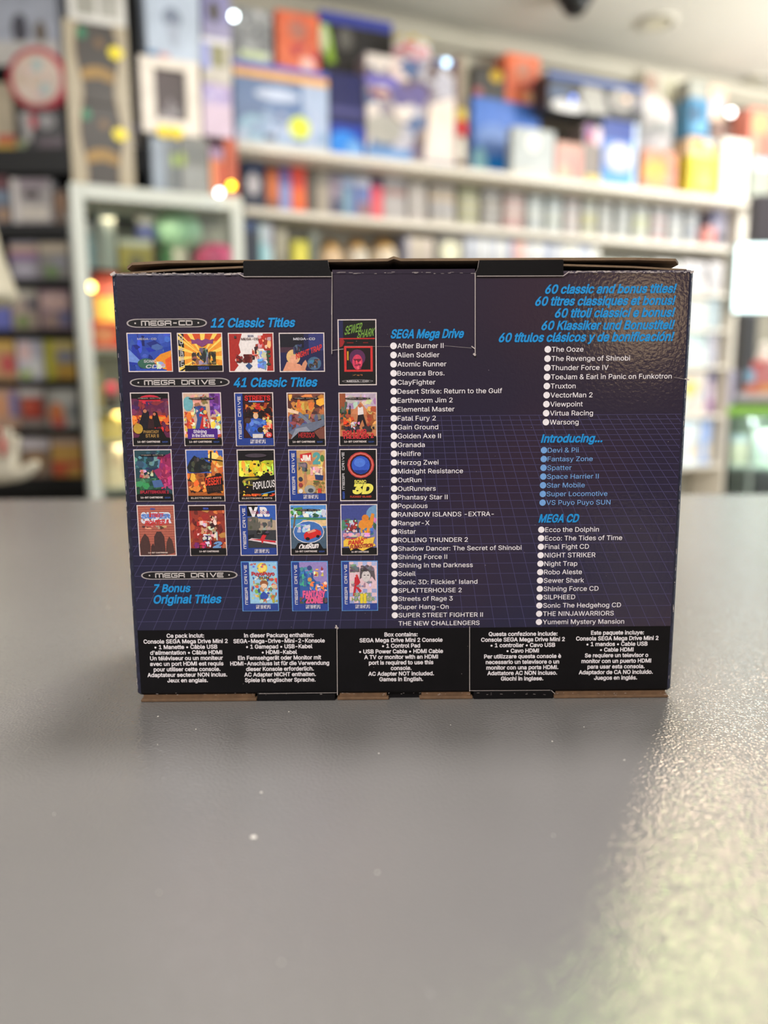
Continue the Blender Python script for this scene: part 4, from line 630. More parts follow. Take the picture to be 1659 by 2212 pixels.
cover((733, 970), (815, 1082), 'tall black cover, red ring around a plain blue shape', [('e', .57, .3, .38, .26, (190, 60, 60)), ('e', .57, .3, .34, .235, (226, 130, 110)), ('e', .57, .3, .32, .22, (150, 36, 44)), ('e', .57, .3, .29, .2, (16, 12, 16)), ('e', .57, .3, .26, .18, (52, 86, 190)), ('e', .54, .25, .16, .09, (80, 120, 214)), ('p', [(.36, .4), (.78, .4), (.66, .47), (.48, .47)], (34, 56, 140)), ('t', 'SONIC', .55, .63, .34, .06, (226, 214, 90), .03), ('t', '3D', .6, .775, .58, .17, (232, 222, 96), .06, .2), ('t', "FLICKIES' ISLAND", .56, .93, .6, .035, (196, 70, 50), .02)], 'dark', seed=17)
cover((295, 1091), (382, 1200.5), 'tall cover, brick wall with four dark silhouettes', [('r', 0, 0, 1, 1, (176, 96, 80))] + [('r', 0, .02 + k * .05, 1, .026 + k * .05, (120, 58, 52)) for k in range(20)] + [('t', 'SUPER', .5, .24, .86, .19, (214, 210, 220), .05), ('t', 'SUPER', .5, .21, .84, .08, (90, 130, 200), .05), ('t', 'STREET', .5, .19, .4, .07, (200, 50, 56), .04, .2), ('t', 'FIGHTER II', .5, .34, .66, .09, (200, 50, 56), .04, .2, .06), ms(.1, .4, .9, .47, 14, [(90, 60, 56), (206, 150, 130)], .03, .07), ('p', [(0, .8), (.06, .66), (.16, .56), (.26, .64), (.3, .8), (.28, 1), (.02, 1)], (74, 48, 46)), ('p', [(.4, 1), (.42, .62), (.5, .52), (.62, .52), (.7, .62), (.72, .98)], (70, 46, 46)), ('p', [(.72, 1), (.76, .74), (.84, .62), (.92, .7), (.98, .95)], (80, 52, 48)), ('p', [(.3, 1), (.32, .82), (.38, .76), (.43, .84), (.44, 1)], (66, 44, 44)), ('t', '16-BIT CARTRIDGE', .5, .95, .55, .025, (214, 190, 180), .03), ('t', 'SEGA', .42, .06, .14, .03, (70, 90, 170), .04)], 'none', seed=18)
cover((406, 1091), (491, 1200), 'tall cover, fiery red crowd and white splash', [('r', 0, 0, 1, .9, (150, 56, 44)), ms(0, 0, 1, .9, 60, [(190, 80, 50), (110, 36, 36), (214, 120, 70), (150, 50, 44)], .05, .13), ('r', 0, 0, 1, .09, (40, 20, 22)), ms(.2, .3, .5, .6, 26, [(236, 210, 206), (190, 40, 44), (226, 150, 130)], .04, .1), ms(.5, .2, .78, .7, 30, [(226, 200, 180), (60, 34, 36), (200, 130, 100)], .03, .09), ms(.35, .6, .6, .85, 18, [(236, 226, 226), (190, 50, 60), (60, 50, 90)], .03, .08), ms(.08, .74, .45, .86, 12, [(190, 50, 90), (120, 40, 110)], .04, .09), ('t', '2', .75, .79, .24, .11, (110, 150, 200), .06, .3), ('r', 0, .86, 1, 1, (14, 11, 14)), ('t', '16-BIT CARTRIDGE', .52, .925, .56, .032, (214, 200, 198), .03), ('t', 'SEGA', .48, .05, .16, .035, (70, 90, 180), .04)], 'none', seed=19)
cover((516, 1090), (600, 1199.7), 'tall blue-spined cover, grey canyon and red racing wing', [('r', .2, 0, 1, .86, (50, 90, 176)), ('r', .2, 0, .5, .22, (16, 14, 18)), ('p', [(.2, .25), (.35, .22), (.5, .24), (.52, .5), (.2, .5)], (96, 92, 84)), ('p', [(.5, .26), (1, .3), (1, .52), (.52, .5)], (170, 150, 130)), ('p', [(.2, .5), (1, .5), (1, .86), (.2, .86)], (54, 54, 60)), ms(.24, .24, .9, .5, 16, [(120, 112, 100), (80, 78, 76), (180, 160, 140)], .04, .1), ('p', [(.15, .72), (.2, .6), (.38, .58), (.36, .68)], (30, 30, 34)), ('p', [(.2, .7), (.3, .66), (1, .72), (1, .8)], (220, 200, 206)), ('p', [(.24, .68), (.5, .68), (.98, .72), (.98, .76)], (196, 36, 50)), ('p', [(.55, .68), (.62, .58), (.74, .58), (.6, .78)], (206, 40, 50)), ms(.4, .5, .8, .6, 14, [(30, 30, 34), (80, 80, 90)], .03, .07), ('t', 'V.R.', .54, .13, .6, .16, (232, 226, 230), .06), ('t', 'Virtua Racing', .56, .135, .5, .07, (150, 50, 90), .01), ('e', .86, .9, .1, .03, (140, 130, 150))], 'blue', seed=20)
cover((625, 1089.6), (708, 1199), 'tall cover, beach palms and red car in an oval', [('r', 0, 0, 1, .9, (84, 140, 206)), ms(0, .08, 1, .24, 26, [(226, 226, 232), (200, 210, 226), (240, 236, 236)], .06, .13), ('p', [(0, .26), (.4, .24), (1, .27), (1, .34), (.4, .3), (0, .34)], (70, 130, 90)), ('r', 0, .28, .45, .4, (70, 140, 190)), ('p', [(.35, .3), (1, .3), (1, .42), (.1, .46)], (226, 190, 140)), ms(0, .04, .34, .2, 18, [(50, 100, 60), (90, 140, 70)], .04, .09), ('p', [(.12, .18), (.16, .18), (.1, .45), (.06, .45)], (120, 90, 60)), ms(.62, .16, .9, .24, 10, [(50, 100, 60)], .03, .06), ('r', 0, .46, 1, .9, (70, 90, 110)), ('e', .5, .54, .44, .23, (226, 216, 216)), ('e', .5, .54, .42, .215, (66, 110, 180)), ms(.14, .38, .55, .55, 20, [(210, 214, 226), (150, 170, 206)], .04, .09), ('p', [(.36, .6), (.42, .54), (.7, .48), (.84, .52), (.86, .6), (.5, .7), (.38, .68)], (206, 40, 40)), ('e', .47, .68, .06, .035, (30, 20, 24)), ('e', .76, .63, .05, .03, (30, 20, 24)), ('p', [(.46, .54), (.66, .48), (.72, .52), (.5, .57)], (226, 150, 130)), ('p', [(.08, .9), (.2, .76), (.8, .76), (.92, .9)], (16, 12, 16)), ('t', 'OutRun', .48, .83, .56, .1, (232, 222, 222), .04, .25, .1)], seed=21)
cover((735, 1089.4), (816, 1199), 'tall cover, orange blob shapes on lilac with burst title', [('r', 0, 0, 1, .9, (120, 120, 170)), ('r', 0, 0, 1, .3, (66, 74, 140)), ('e', 1, .2, .3, .2, (110, 150, 190)), ms(0, .25, 1, .6, 30, [(60, 100, 80), (80, 120, 100), (206, 130, 170), (60, 60, 90)], .06, .13), ('e', .68, .4, .2, .12, (226, 140, 50)), ('p', [(.78, .36), (.86, .16), (.94, .18), (.9, .4)], (226, 140, 50)), ('e', .68, .26, .1, .07, (216, 126, 46)), ms(.5, .46, .9, .58, 16, [(70, 110, 180), (226, 150, 60)], .04, .1), ms(.08, .3, .45, .55, 26, [(190, 60, 60), (220, 210, 214), (150, 44, 50)], .03, .09), ms(0, .56, 1, .64, 14, [(236, 150, 180), (226, 190, 206)], .06, .1), ('r', 0, .86, 1, 1, (14, 11, 14)), ('p', [(.05, .72), (.15, .66), (.3, .7), (.55, .62), (.7, .68), (.95, .64), (.9, .76), (.98, .82), (.8, .86), (.6, .93), (.4, .86), (.25, .92), (.2, .83), (.05, .84)], (236, 190, 70)), ('t', 'PANIC', .4, .75, .44, .08, (196, 50, 40), .05, .15, .1), ('t', 'FUNKOTRON', .56, .83, .66, .07, (150, 36, 40), .05, .15, .1), ('t', 'ToeJam & Earl', .4, .67, .66, .04, (196, 50, 40), .03), ('t', '16-BIT CARTRIDGE', .52, .945, .5, .03, (214, 200, 198), .03)], 'none', seed=22)
LB = (96, 150, 214)
cover((520, 1212.7), (602.7, 1319.7), 'pale-bordered cover, sky blue with yellow sun and small figures', [('r', .2, 0, 1, .86, (150, 196, 226)), ('e', .58, .12, .15, .11, (232, 196, 70)), ('e', .58, .12, .11, .08, (240, 214, 110)), ms(.22, .02, 1, .14, 10, [(90, 130, 200), (206, 120, 100)], .03, .07), ms(.24, .3, 1, .84, 60, [(120, 170, 90), (226, 190, 150), (60, 90, 170), (226, 226, 226), (206, 90, 70), (190, 160, 80)], .03, .09), ('e', .62, .44, .12, .07, (150, 90, 56)), ('e', .62, .49, .09, .05, (236, 200, 170)), ('p', [(.5, .68), (.6, .6), (.74, .68), (.7, .76), (.5, .76)], (50, 80, 170)), ('t', 'PuyoPuyo', .6, .235, .66, .07, (190, 44, 50), .04), ('t', 'SUN', .62, .32, .3, .05, (60, 60, 50), .02)], 'blue', border=LB, seed=23)
cover((628.4, 1212.4), (710, 1319.4), 'pale-bordered cover, blue hills with pink bubble title', [('r', .2, 0, 1, .86, (150, 130, 190)), ('p', [(.2, .1), (.5, .25), (.75, .45), (1, .5), (1, .86), (.2, .86)], (50, 90, 160)), ms(.2, .1, .6, .5, 30, [(70, 160, 150), (60, 130, 170), (40, 80, 140)], .04, .1), ms(.6, .1, .9, .3, 12, [(190, 50, 60), (226, 200, 90), (220, 220, 226)], .03, .07), ('e', .5, .12, .07, .05, (60, 70, 130)), ('e', .5, .36, .06, .045, (206, 150, 80)), ms(.5, .4, 1, .6, 24, [(70, 120, 200), (226, 130, 70), (226, 190, 200)], .03, .08), ms(.2, .72, 1, .86, 24, [(40, 60, 50), (120, 60, 90), (70, 90, 60)], .04, .09), ('t', 'FANTASY', .62, .66, .66, .12, (226, 90, 140), .06), ('t', 'ZONE', .62, .79, .5, .11, (226, 90, 140), .06)], 'blue', border=LB, seed=24)
cover((736.7, 1211.7), (816.7, 1319), 'pale-bordered cover, pink checks with grey portrait and red runner', [('r', .2, 0, 1, .86, (226, 190, 200))] + [('r', .2 + i * .13, .56 + j * .08, .33 + i * .13, .64 + j * .08, (150, 160, 206)) for i in range(6) for j in range(4) if (i + j) % 2] + [('r', .33 + i * .26, 0, .46 + i * .26, .08, (170, 180, 220)) for i in range(3)] + [ms(.22, .05, .5, .22, 16, [(110, 100, 110), (150, 140, 146), (80, 74, 84)], .04, .1), ('p', [(.5, .36), (.52, .14), (.72, .06), (.92, .14), (.96, .4), (.85, .3), (.74, .42), (.6, .3)], (90, 80, 86)), ('e', .69, .3, .13, .12, (206, 196, 196)), ms(.54, .08, .94, .2, 16, [(70, 62, 70), (120, 110, 116)], .03, .08), ('r', .62, .27, .67, .285, (60, 54, 60)), ('r', .72, .27, .77, .285, (60, 54, 60)), ('p', [(.36, .32), (.46, .3), (.52, .42), (.44, .5), (.56, .6), (.5, .64), (.4, .54), (.36, .7), (.3, .7), (.34, .5)], (190, 36, 50)), ('e', .42, .29, .035, .03, (206, 60, 60)), ms(.22, .4, .9, .52, 10, [(150, 140, 150), (226, 216, 220)], .03, .08), ('t', 'SPACE', .58, .68, .5, .075, (130, 160, 80), .02), ('t', 'HARRIER', .6, .775, .66, .075, (130, 160, 80), .02), ('t', 'II', .6, .76, .18, .17, (226, 200, 50), .05)], 'blue', border=LB, seed=25)

# ---- flaps, tab and worn edges
def poly_plate(g, pts, y0, y1, col=(0, 0, 0), mi_side=None):
    n = len(pts); v = [(a, y0, b) for a, b in pts] + [(a, y1, b) for a, b in pts]
    m0 = g.mi
    g.idx(v, [tuple(range(n)) if False else tuple(reversed(range(n)))], col); g.idx(v, [tuple(range(n, 2 * n))], col)
    if mi_side is not None: g.mi = mi_side
    g.idx(v, [(i, (i + 1) % n, n + (i + 1) % n, n + i) for i in range(n)], col); g.mi = m0
WORN = mat('bare_paper_edge', (190, 178, 174), 0.8)
# tuck tab of the lid, pushed into its slot
g = G(); xa, zt = uv(717.5, 586); xb_, _ = uv(1026, 586); zs_ = uv(870, 767)[1]
g.box(xa, xb_, -0.0001, 0.0011, zt - 0.0012, zt + 0.0006)
tab = g.build('tuck_tab', CARTON, box)
g = G()
def wl(a, b, w, y=-0.0008): line(g, a, b, w, (0, 0, 0), y)
wl(uv(717.5, 588), uv(717, 765), 0.00028); wl(uv(1026, 590), uv(1026, 768), 0.00032)
wl(uv(717.5, 588), uv(716.5, 680), 0.0002)
wl(uv(718, 757), uv(742, 754), 0.00016); wl(uv(745, 748), uv(850, 749), 0.00006); wl(uv(960, 747), uv(1018, 752), 0.00008); wl(uv(1018, 748), uv(1026, 754), 0.0004); wl(uv(1022, 764), uv(1027, 768), 0.0008)
wl(uv(728, 1355), uv(729, 1500), 0.00026); wl(uv(1014, 1352), uv(1014, 1492), 0.00024); wl(uv(724, 1354), uv(731, 1356), 0.0008); wl(uv(726, 1349), uv(729, 1358), 0.0006)
wl(uv(716, 598.2), uv(528, 598.2), 0.00022); wl(uv(528, 598.2), uv(513, 590), 0.00028); wl(uv(1030, 597), uv(1216, 596.5), 0.00022); wl(uv(1216, 596.5), uv(1229, 587), 0.0003)
wl(uv(1014, 1490.5), uv(1188, 1489.5), 0.00016); wl(uv(1190, 1490), uv(1198, 1497), 0.0002); wl(uv(560, 1497), uv(728, 1495), 0.00014)
rr = random.Random(11)
for k in range(150):      # scuffs along the top fold
    L_ = rr.random() < .5
    px = rr.uniform(246, 515) if L_ else rr.uniform(1225, 1492)
    py = 591.5 + (0 if L_ else -4) + rr.uniform(-1.6, 2.4); a = uv(px, py); wl(a, (a[0] + rr.uniform(.0003, .0022), a[1] + rr.uniform(-.0001, .0001)), rr.uniform(.00008, .0003))
for k in range(22): px = rr.uniform(722, 1022); a = uv(px, 589 + rr.uniform(-1, 3)); wl(a, (a[0] + rr.uniform(.0003, .003), a[1]), rr.uniform(.00005, .00012))
for k in range(70):
    px = rr.uniform(300, 1440); a = uv(px, 1497 + rr.uniform(-2, 3)); wl(a, (a[0] + rr.uniform(.0002, .0012), a[1] + rr.uniform(-.0002, .0002)), rr.uniform(.00004, .00012))
for k in range(60):       # nicks on the two upright edges
    py = rr.uniform(600, 1490); Lf = rr.random() < .5; f = (py - 592) / 911
    px = (246 + 53 * f) if Lf else (1494 - 52 * f); a = uv(px + rr.uniform(-1, 1), py); wl(a, (a[0] + rr.uniform(-.0001, .0001), a[1] - rr.uniform(.0003, .0028)), rr.uniform(.00006, .00018))
wl(uv(240, 595), uv(250, 589), 0.0011); wl(uv(1490, 590), uv(1497, 586), 0.0008); wl(uv(1455, 815), uv(1484, 820), 0.0001); wl(uv(1478, 818), uv(1487, 821), 0.0006)
for k in range(40): a = uv(rr.uniform(300, 1450), rr.uniform(610, 1480)); wl(a, (a[0] + .00022, a[1]), rr.uniform(.00006, .0002))
sc = g.build('worn_creases', WORN, box); sc['label'] = 'pale scuffed fold lines'; sc['kind'] = 'stuff'
# lid strips: black card folded over the front edge, either side of the tab
def strip(x0p, x1p, yt, yb, round_right, round_left):
    g = G(); (xa, z1), (xb, z0) = uv(x0p, yt), uv(x1p, yb); r = 0.0035
    pts = []
    def arc(cx_, cz_, a0, a1): return [(cx_ + r * math.cos(math.radians(a0 + (a1 - a0) * k / 6)), cz_ + r * math.sin(math.radians(a0 + (a1 - a0) * k / 6))) for k in range(7)]
    pts += [(xa, z0)] ; pts += [(xb, z0)]
    pts += [(xb, z1 - .0005), (xb - .0004, z1)] if not round_right else [(xb - .0002, z0 + .0018), (xb - .0011, z0 + .0036), (xb - .0016, z1)]
    pts += [(xa + .0004, z1), (xa, z1 - .0005)] if not round_left else [(xa + .0016, z1), (xa + .0011, z0 + .0036), (xa + .0002, z0 + .0018)]
    g.mi = 0; poly_plate(g, pts, -0.0006, 0.0009, (24, 20, 26), 1)
    return g.build('lid_strip', [CARDBLACK, WORN], box)
strip(525.5, 717, 563.8, 598, True, False)
strip(1026.5, 1216, 562.5, 596.5, False, True)
# lid: kraft board whose front rises above the carton, and the side flaps beneath it
g = G(); xa, z1 = uv(257, 563); xb_, _ = uv(1483, 563)
T = 0.0011
def lid(g, segs, y0, y1, zback):
    # segs: list of (x, zfront, yfront)
    for (xa, za, ya), (xb, zb2, yb2) in zip(segs[:-1], segs[1:]):
        v = [(xa, ya, za - T), (xb, yb2, zb2 - T), (xb, yb2, zb2), (xa, ya, za), (xa, y1, zback - T), (xb, y1, zback - T), (xb, y1, zback), (xa, y1, zback)]
        g.mi = 0; g.idx(v, [(0, 1, 2, 3), (4, 7, 6, 5), (0, 4, 5, 1), (0, 3, 7, 4), (1, 5, 6, 2)], (0, 0, 0)); g.mi = 1; g.idx(v, [(3, 2, 6, 7)], (0, 0, 0))
zq = z1 + 0.0001
lid(g, [(xa, zq - .0010, .0105), (xa + .004, zq - .0002, .0045), (xa + .02, zq + .0002, .0022), (-0.02, zq + .0001, .0012), (-0.0065, zq + .0003, .0012), (-0.004, zq + .0012, .0012), (-0.001, zq + .0003, .0012), (xb_ - .02, zq + .0002, .0022), (xb_ - .003, zq, .0045), (xb_ + .0005, zq - .0006, .0105)], 0, BD, BH + 0.0012)
lidob = g.build('lid_flap', [KRAFT, CARDBLACK], box); lidob['label'] = 'raised lid with bare brown cardboard underside'
for sx in (-1, 1):
    g = G(); ze = BH + 0.0003
    pts = [(0.1225, ze - .0004), (0.100, ze + .0010), (0.066, ze + .0022), (0.060, ze + .0022)]
    for (a, za), (b, zb2) in zip(pts[:-1], pts[1:]):
        a *= sx; b *= sx
        g.box(min(a, b), max(a, b), 0.0028, 0.020, 0, 0.0008)
        vs = g.v[-8:]; lo_z, hi_z = (za, zb2) if sx > 0 else (zb2, za)
        g.v[-8:] = [(x, y, z + (lo_z if abs(x - max(a, b)) < 1e-9 else hi_z)) for x, y, z in vs]
    g.build('side_flap', KRAFT, box)
# bottom edge: black strips and bare corrugated flaps under the front panel
g = G(); xa, _ = uv(305, 1506); xb_, _ = uv(1442, 1506)
BOARD = mat('bare_board_edge', (100, 74, 52), 0.85, mottle=0.2, mscale=300)
segs = [(xa, uv(555, 1506)[0]), (uv(729, 1506)[0], uv(840, 1506)[0]), (uv(906, 1506)[0], uv(1021, 1506)[0]), (uv(1196, 1506)[0], xb_)]
for k, (a, b) in enumerate(segs):
    g = G(); g.box(a, b, -0.0009 if k in (0, 3) else -0.0006, 0.09, 0.0, 0.0013, bev=0.0003); g.box(a + .001, b - .001, 0.0008, 0.09, 0.0013, zb); g.build('bottom_flap', BOARD, box)
for a, b in ((uv(556, 1506)[0], uv(724, 1506)[0]), (uv(1023, 1506)[0], uv(1194, 1506)[0])):
    g = G(); g.box(a, b, -0.0007, 0.09, 0.0, zb + .0008, bev=0.0002); g.build('bottom_strip', CARDBLACK, box)
g = G(); a, b = uv(838, 1506)[0], uv(908, 1506)[0]; g.box(a, b, 0.002, 0.09, 0, zb); g.build('thumb_notch', CARDBLACK, box)

# ------------------------------------------------------------------ the shelf wall
ORD = ['first', 'second', 'third', 'fourth', 'fifth', 'sixth', 'seventh', 'eighth', 'ninth', 'tenth', 'eleventh', 'twelfth', 'thirteenth', 'fourteenth', 'fifteenth', 'sixteenth', 'seventeenth', 'eighteenth', 'nineteenth', 'twentieth']
def ordw(i):
    if i < 20: return ORD[i]
    t = ['twenty', 'thirty', 'forty', 'fifty'][(i + 1) // 10 - 2]
    return t + ('-' + ORD[(i + 1) % 10 - 1] if (i + 1) % 10 else 'th').replace('yth', 'ieth')
def lerpz(p1, p2, q): return 0.5 * (hitq(*p1, q)[1] + hitq(*p2, q)[1])
QD = 0.13                                      # front of the deep console shelf
Z1 = lerpz((520, 302), (1600, 432), QD)        # top of the deep shelf
Z2 = lerpz((560, 446), (1400, 520), 0.03)      # top of the shelf below
s0 = hitq(512, 300, QD)[0]; s1 = hitq(1668, 430, QD)[0]
def board(name, sA, sB, qA, qB, z, t, label, m=WHITE):
    g = G(); g.box(sA, sB, qA, qB, z - t, z, bev=0.0015); o = wallbuild(g, name, m); return tag(o, label, 'shelf')
board('deep_shelf', s0, s1, WALLQ, QD, Z1, 0.028, 'deep white shelf board carrying the console boxes near the ceiling')
sL = hitq(528, 450, 0.03)[0]; sR = hitq(1588, 500, 0.03)[0]
board('spine_shelf', sL, sR, WALLQ, 0.03, Z2, 0.026, 'white shelf board right under the pale piles of slim cases')
ZR = []
rownames = ['second from the top of the white wall shelves', 'third from the top of the white wall shelves', 'fourth from the top of the white wall shelves', 'fifth from the top of the white wall shelves', 'lowest seen just above the counter edge']
for i, y in enumerate((633, 710, 790, 896, 1003)):
    z = hitq(1550, y, 0.03)[1]; ZR.append(z)
    board('spine_shelf', sL, sR, WALLQ, 0.03, z, 0.018, 'white shelf board, ' + rownames[i])
g = G(); g.box(sR + .001, sR + 0.06, WALLQ, 0.05, 0, Z1 - 0.029); tag(wallbuild(g, 'shelf_upright', WHITE), 'cream upright post closing the right end of the white wall shelves', 'post')

def art(g, w, h, y, patches, seed=0):           # printed patches on a front face, local x 0..w, z 0..h, facing -y
    lay = y
    for i, p in enumerate(patches):
        k = p[0]; yy = y - 0.0004 - 0.00012 * i
        if k == 'r':
            _, a, b, c, d, col = p; pts = [(a, 1 - d), (c, 1 - d), (c, 1 - b), (a, 1 - b)]
        elif k == 'e':
            _, a, b, c, d, col = p; pts = [(a + c * math.cos(2 * math.pi * t / 16), 1 - b + d * math.sin(2 * math.pi * t / 16)) for t in range(16)]
        elif k == 'p':
            col = p[2]; pts = [(a, 1 - b) for a, b in p[1]]
            ar = sum(pts[i][0] * pts[(i + 1) % len(pts)][1] - pts[(i + 1) % len(pts)][0] * pts[i][1] for i in range(len(pts)))
            if ar < 0: pts.reverse()
        elif k == 's':
            _, a, b, c, d, num, cols, smin, smax = p; rn = random.Random(seed + i)
            for j in range(num):
                cx_, cz_ = rn.uniform(a, c), rn.uniform(b, d); s = rn.uniform(smin, smax); n = rn.randint(4, 7); a0 = rn.uniform(0, 6)
                g.face([(w * min(.99, max(.01, cx_ + s * rn.uniform(.7, 1.2) * math.cos(a0 + 6.283 * t / n))), yy - 0.000004 * j, h * min(.99, max(.01, 1 - cz_ + s * w / h * rn.uniform(.7, 1.2) * math.sin(a0 + 6.283 * t / n)))) for t in range(n)], rn.choice(cols))
            continue
        elif k == 't':
            _, s, cu, cv, wu, hv, col = p; vs, fs = glyphs(s, 0.03); lo = min(v[0] for v in vs); hi = max(v[0] for v in vs)
            g.idx([(w * cu + (a - (lo + hi) / 2) * wu * w / (hi - lo), yy, h * (1 - cv) + (b - CAPH / 2) * hv * h / CAPH) for a, b in vs], fs, col); continue
        g.face([(w * min(1, max(0, a)), yy, h * min(1, max(0, b))) for a, b in pts], col)
TOPS = {}
def wallbox(name, label, cat, x0, x1, ytop, base, q, depth, col, patches=(), key=None, sidecol=None, group=None, ry=0.0, bev=0.002, h=None, seed=0):
    """a carton standing on the wall shelves; base = height it rests on, or the key of the carton below"""
    zb_ = TOPS[base] if isinstance(base, str) else base
    sa = hitq(x0, ytop + 60, q)[0]; sb = hitq(x1, ytop + 60, q)[0]; w = sb - sa - 0.001
    if h is None: h = hitq((x0 + x1) / 2, ytop, q)[1] - zb_
    if zb_ == Z2 and q < .05: h = min(h, CLEAR - .004)
    g = G(); g.box(0, w, 0, depth, 0, h, col if sidecol is None else sidecol, bev=bev)
    if sidecol is not None: g.face([(0.001, -0.0002, 0.001), (w - .001, -0.0002, 0.001), (w - .001, -0.0002, h - .001), (0.001, -0.0002, h - .001)], col)
    art(g, w, h, 0, patches, seed)
    p = wp(sa + 0.0005, q, zb_ + .0006); o = g.build(name, PRINT, None, p, AW + ry); tag(o, label, cat, group)
    if key: TOPS[key] = zb_ + h + .0008
    return o
QF, QB = 0.10, -0.05
CLEAR = Z1 - 0.028 - Z2
D = 0.15
wallbox('headset_box', 'slate blue boxed headset with orange stripe and yellow-green sticker, left end of deep shelf', 'box', 505, 709, 143, Z1, QF, 0.17, (98, 126, 172), [('r', 0, 0, 1, .08, (92, 104, 196)), ('r', 0, .08, 1, .18, (240, 178, 84)), ('r', .72, .18, 1, 1, (176, 192, 220)), ('e', .45, .36, .24, .08, (196, 208, 232)), ('e', .2, .78, .16, .16, (150, 190, 214)), ('r', .3, .72, .42, .92, (70, 84, 112)), ('s', .05, .55, .95, .95, 20, [(150, 176, 210), (120, 140, 180), (190, 200, 226)], .04, .1), ('e', .68, .72, .115, .14, (226, 236, 60)), ('r', 0, .93, 1, 1, (190, 206, 220))], 'hs', seed=1)
wallbox('game_box', 'salmon orange box standing on the slate blue headset box', 'box', 597, 690, 27, 'hs', QF - .01, 0.12, (226, 112, 76), [('e', .5, .3, .22, .18, (186, 122, 106)), ('p', [(.3, .6), (.7, .5), (1, .6), (1, .85), (.4, .8)], (190, 72, 80)), ('e', .72, .88, .2, .12, (238, 190, 178)), ('s', .05, .1, .95, .9, 14, [(236, 130, 90), (214, 96, 70)], .06, .12)], seed=2)
wallbox('game_box', 'grey and silver box left of the salmon orange box', 'box', 500, 588, 18, 'hs', QF - .02, 0.12, (150, 152, 154), [('s', .02, .05, .98, .95, 26, [(120, 122, 126), (184, 186, 188), (100, 104, 108), (206, 206, 206)], .06, .14), ('r', .2, .78, .85, .92, (206, 220, 176))], seed=3)
wallbox('console_carton', 'navy console carton with bright blue foot beside the slate blue headset box', 'box', 712, 786, 158, Z1, QF, 0.20, (28, 32, 88), [('r', 0, .42, 1, .5, (74, 74, 130)), ('r', 0, .62, 1, 1, (26, 60, 170)), ('e', .4, .9, .5, .2, (40, 134, 226)), ('e', .7, .92, .25, .12, (110, 164, 222))], 'nv', seed=4)
wallbox('console_carton', 'black carton with violet-blue top band and lime flash on the navy carton', 'box', 690, 848, 35, 'nv', QF - .125, 0.13, (46, 44, 44), [('r', 0, 0, 1, .16, (62, 72, 158)), ('p', [(0, .18), (.12, .2), (.22, .7), (.1, .72)], (150, 196, 60)), ('e', .05, .4, .06, .2, (214, 226, 190)), ('e', .35, .35, .1, .16, (104, 102, 96)), ('e', .85, .6, .12, .1, (150, 146, 140)), ('e', .55, .7, .06, .12, (84, 86, 66))], seed=5)
wallbox('collector_box', 'big collage box in violet, grey and cream, between navy carton and red-topped figure', 'box', 789, 983, 128, Z1, QF, 0.105, (150, 140, 150), [('s', 0, 0, 1, 1, 50, [(110, 100, 150), (190, 186, 196), (110, 90, 84), (90, 110, 150), (226, 214, 206), (150, 130, 120)], .06, .16), ('e', .4, .12, .14, .1, (238, 214, 204)), ('r', 0, .2, .35, .3, (120, 110, 190)), ('r', .05, .34, .25, .4, (150, 70, 80)), ('e', .2, .7, .2, .14, (176, 172, 164)), ('p', [(.72, .4), (1, .3), (1, .95), (.65, .95)], (236, 220, 210)), ('r', .55, .74, .64, .97, (104, 88, 88)), ('e', .86, .52, .1, .09, (246, 226, 200)), ('r', 0, .88, .5, 1, (110, 150, 200))], 'co', seed=6)
def bag(name, label, x0, x1, y0, y1, q, cols, seed):
    """a crumpled soft bag or blister of many colours"""
    sa, _ = hitq(x0, (y0 + y1) / 2, q); sb, _ = hitq(x1, (y0 + y1) / 2, q); zt = hitq((x0 + x1) / 2, y0, q)[1]
    return sa, sb, zt
def softbag(name, label, cat, x0, x1, ytop, base, q, cols, seed, depth=0.09):
    zb_ = TOPS[base] if isinstance(base, str) else base
    sa = hitq(x0, ytop + 40, q)[0]; sb = hitq(x1, ytop + 40, q)[0]; w = sb - sa; h = hitq((x0 + x1) / 2, ytop, q)[1] - zb_
    g = G(); rn = random.Random(seed); nx, nz = 8, 9
    def P(i, j, f):
        u = i / nx; v = j / nz; bulge = math.sin(math.pi * u) * (0.35 + 0.65 * math.sin(math.pi * min(1, v * 1.05 + .05))); e = 0.5 + .5 * math.sin(math.pi * v * .9 + .35)
        return ((u - .5) * w * (0.75 + .25 * e) + w / 2, depth / 2 - f * (depth / 2) * bulge * rn2[(i, j, f)], v * h * (1 - .12 * (abs(u - .5) * 2) ** 2))
    rn2 = {(i, j, f): rn.uniform(.75, 1.0) for i in range(nx + 1) for j in range(nz + 1) for f in (-1, 1)}
    for f in (1, -1):
        for i in range(nx):
            for j in range(nz):
                q4 = [P(i, j, f), P(i + 1, j, f), P(i + 1, j + 1, f), P(i, j + 1, f)]
                if f < 0: q4.reverse()
                g.face(q4, cols[int((j / nz * len(cols) + rn.uniform(-.8, .8))) % len(cols)])
    o = g.build(name, PRINT, None, wp(sa, q, zb_), AW); tag(o, label, cat); return o
softbag('toy_bag', 'crumpled clear bag with pink and yellow toys on the big collage box', 'bag', 858, 942, 68, 'co', QF - .01, [(206, 210, 214), (214, 160, 164), (226, 120, 120), (220, 220, 224), (206, 180, 80)], 3)
wallbox('game_box', 'small royal blue box beside the toy bag, on the collage box', 'box', 944, 980, 128, 'co', QF - .03, 0.1, (86, 112, 180), [('e', .4, .2, .2, .3, (190, 206, 236)), ('r', 0, .7, 1, 1, (170, 150, 170))], seed=7)
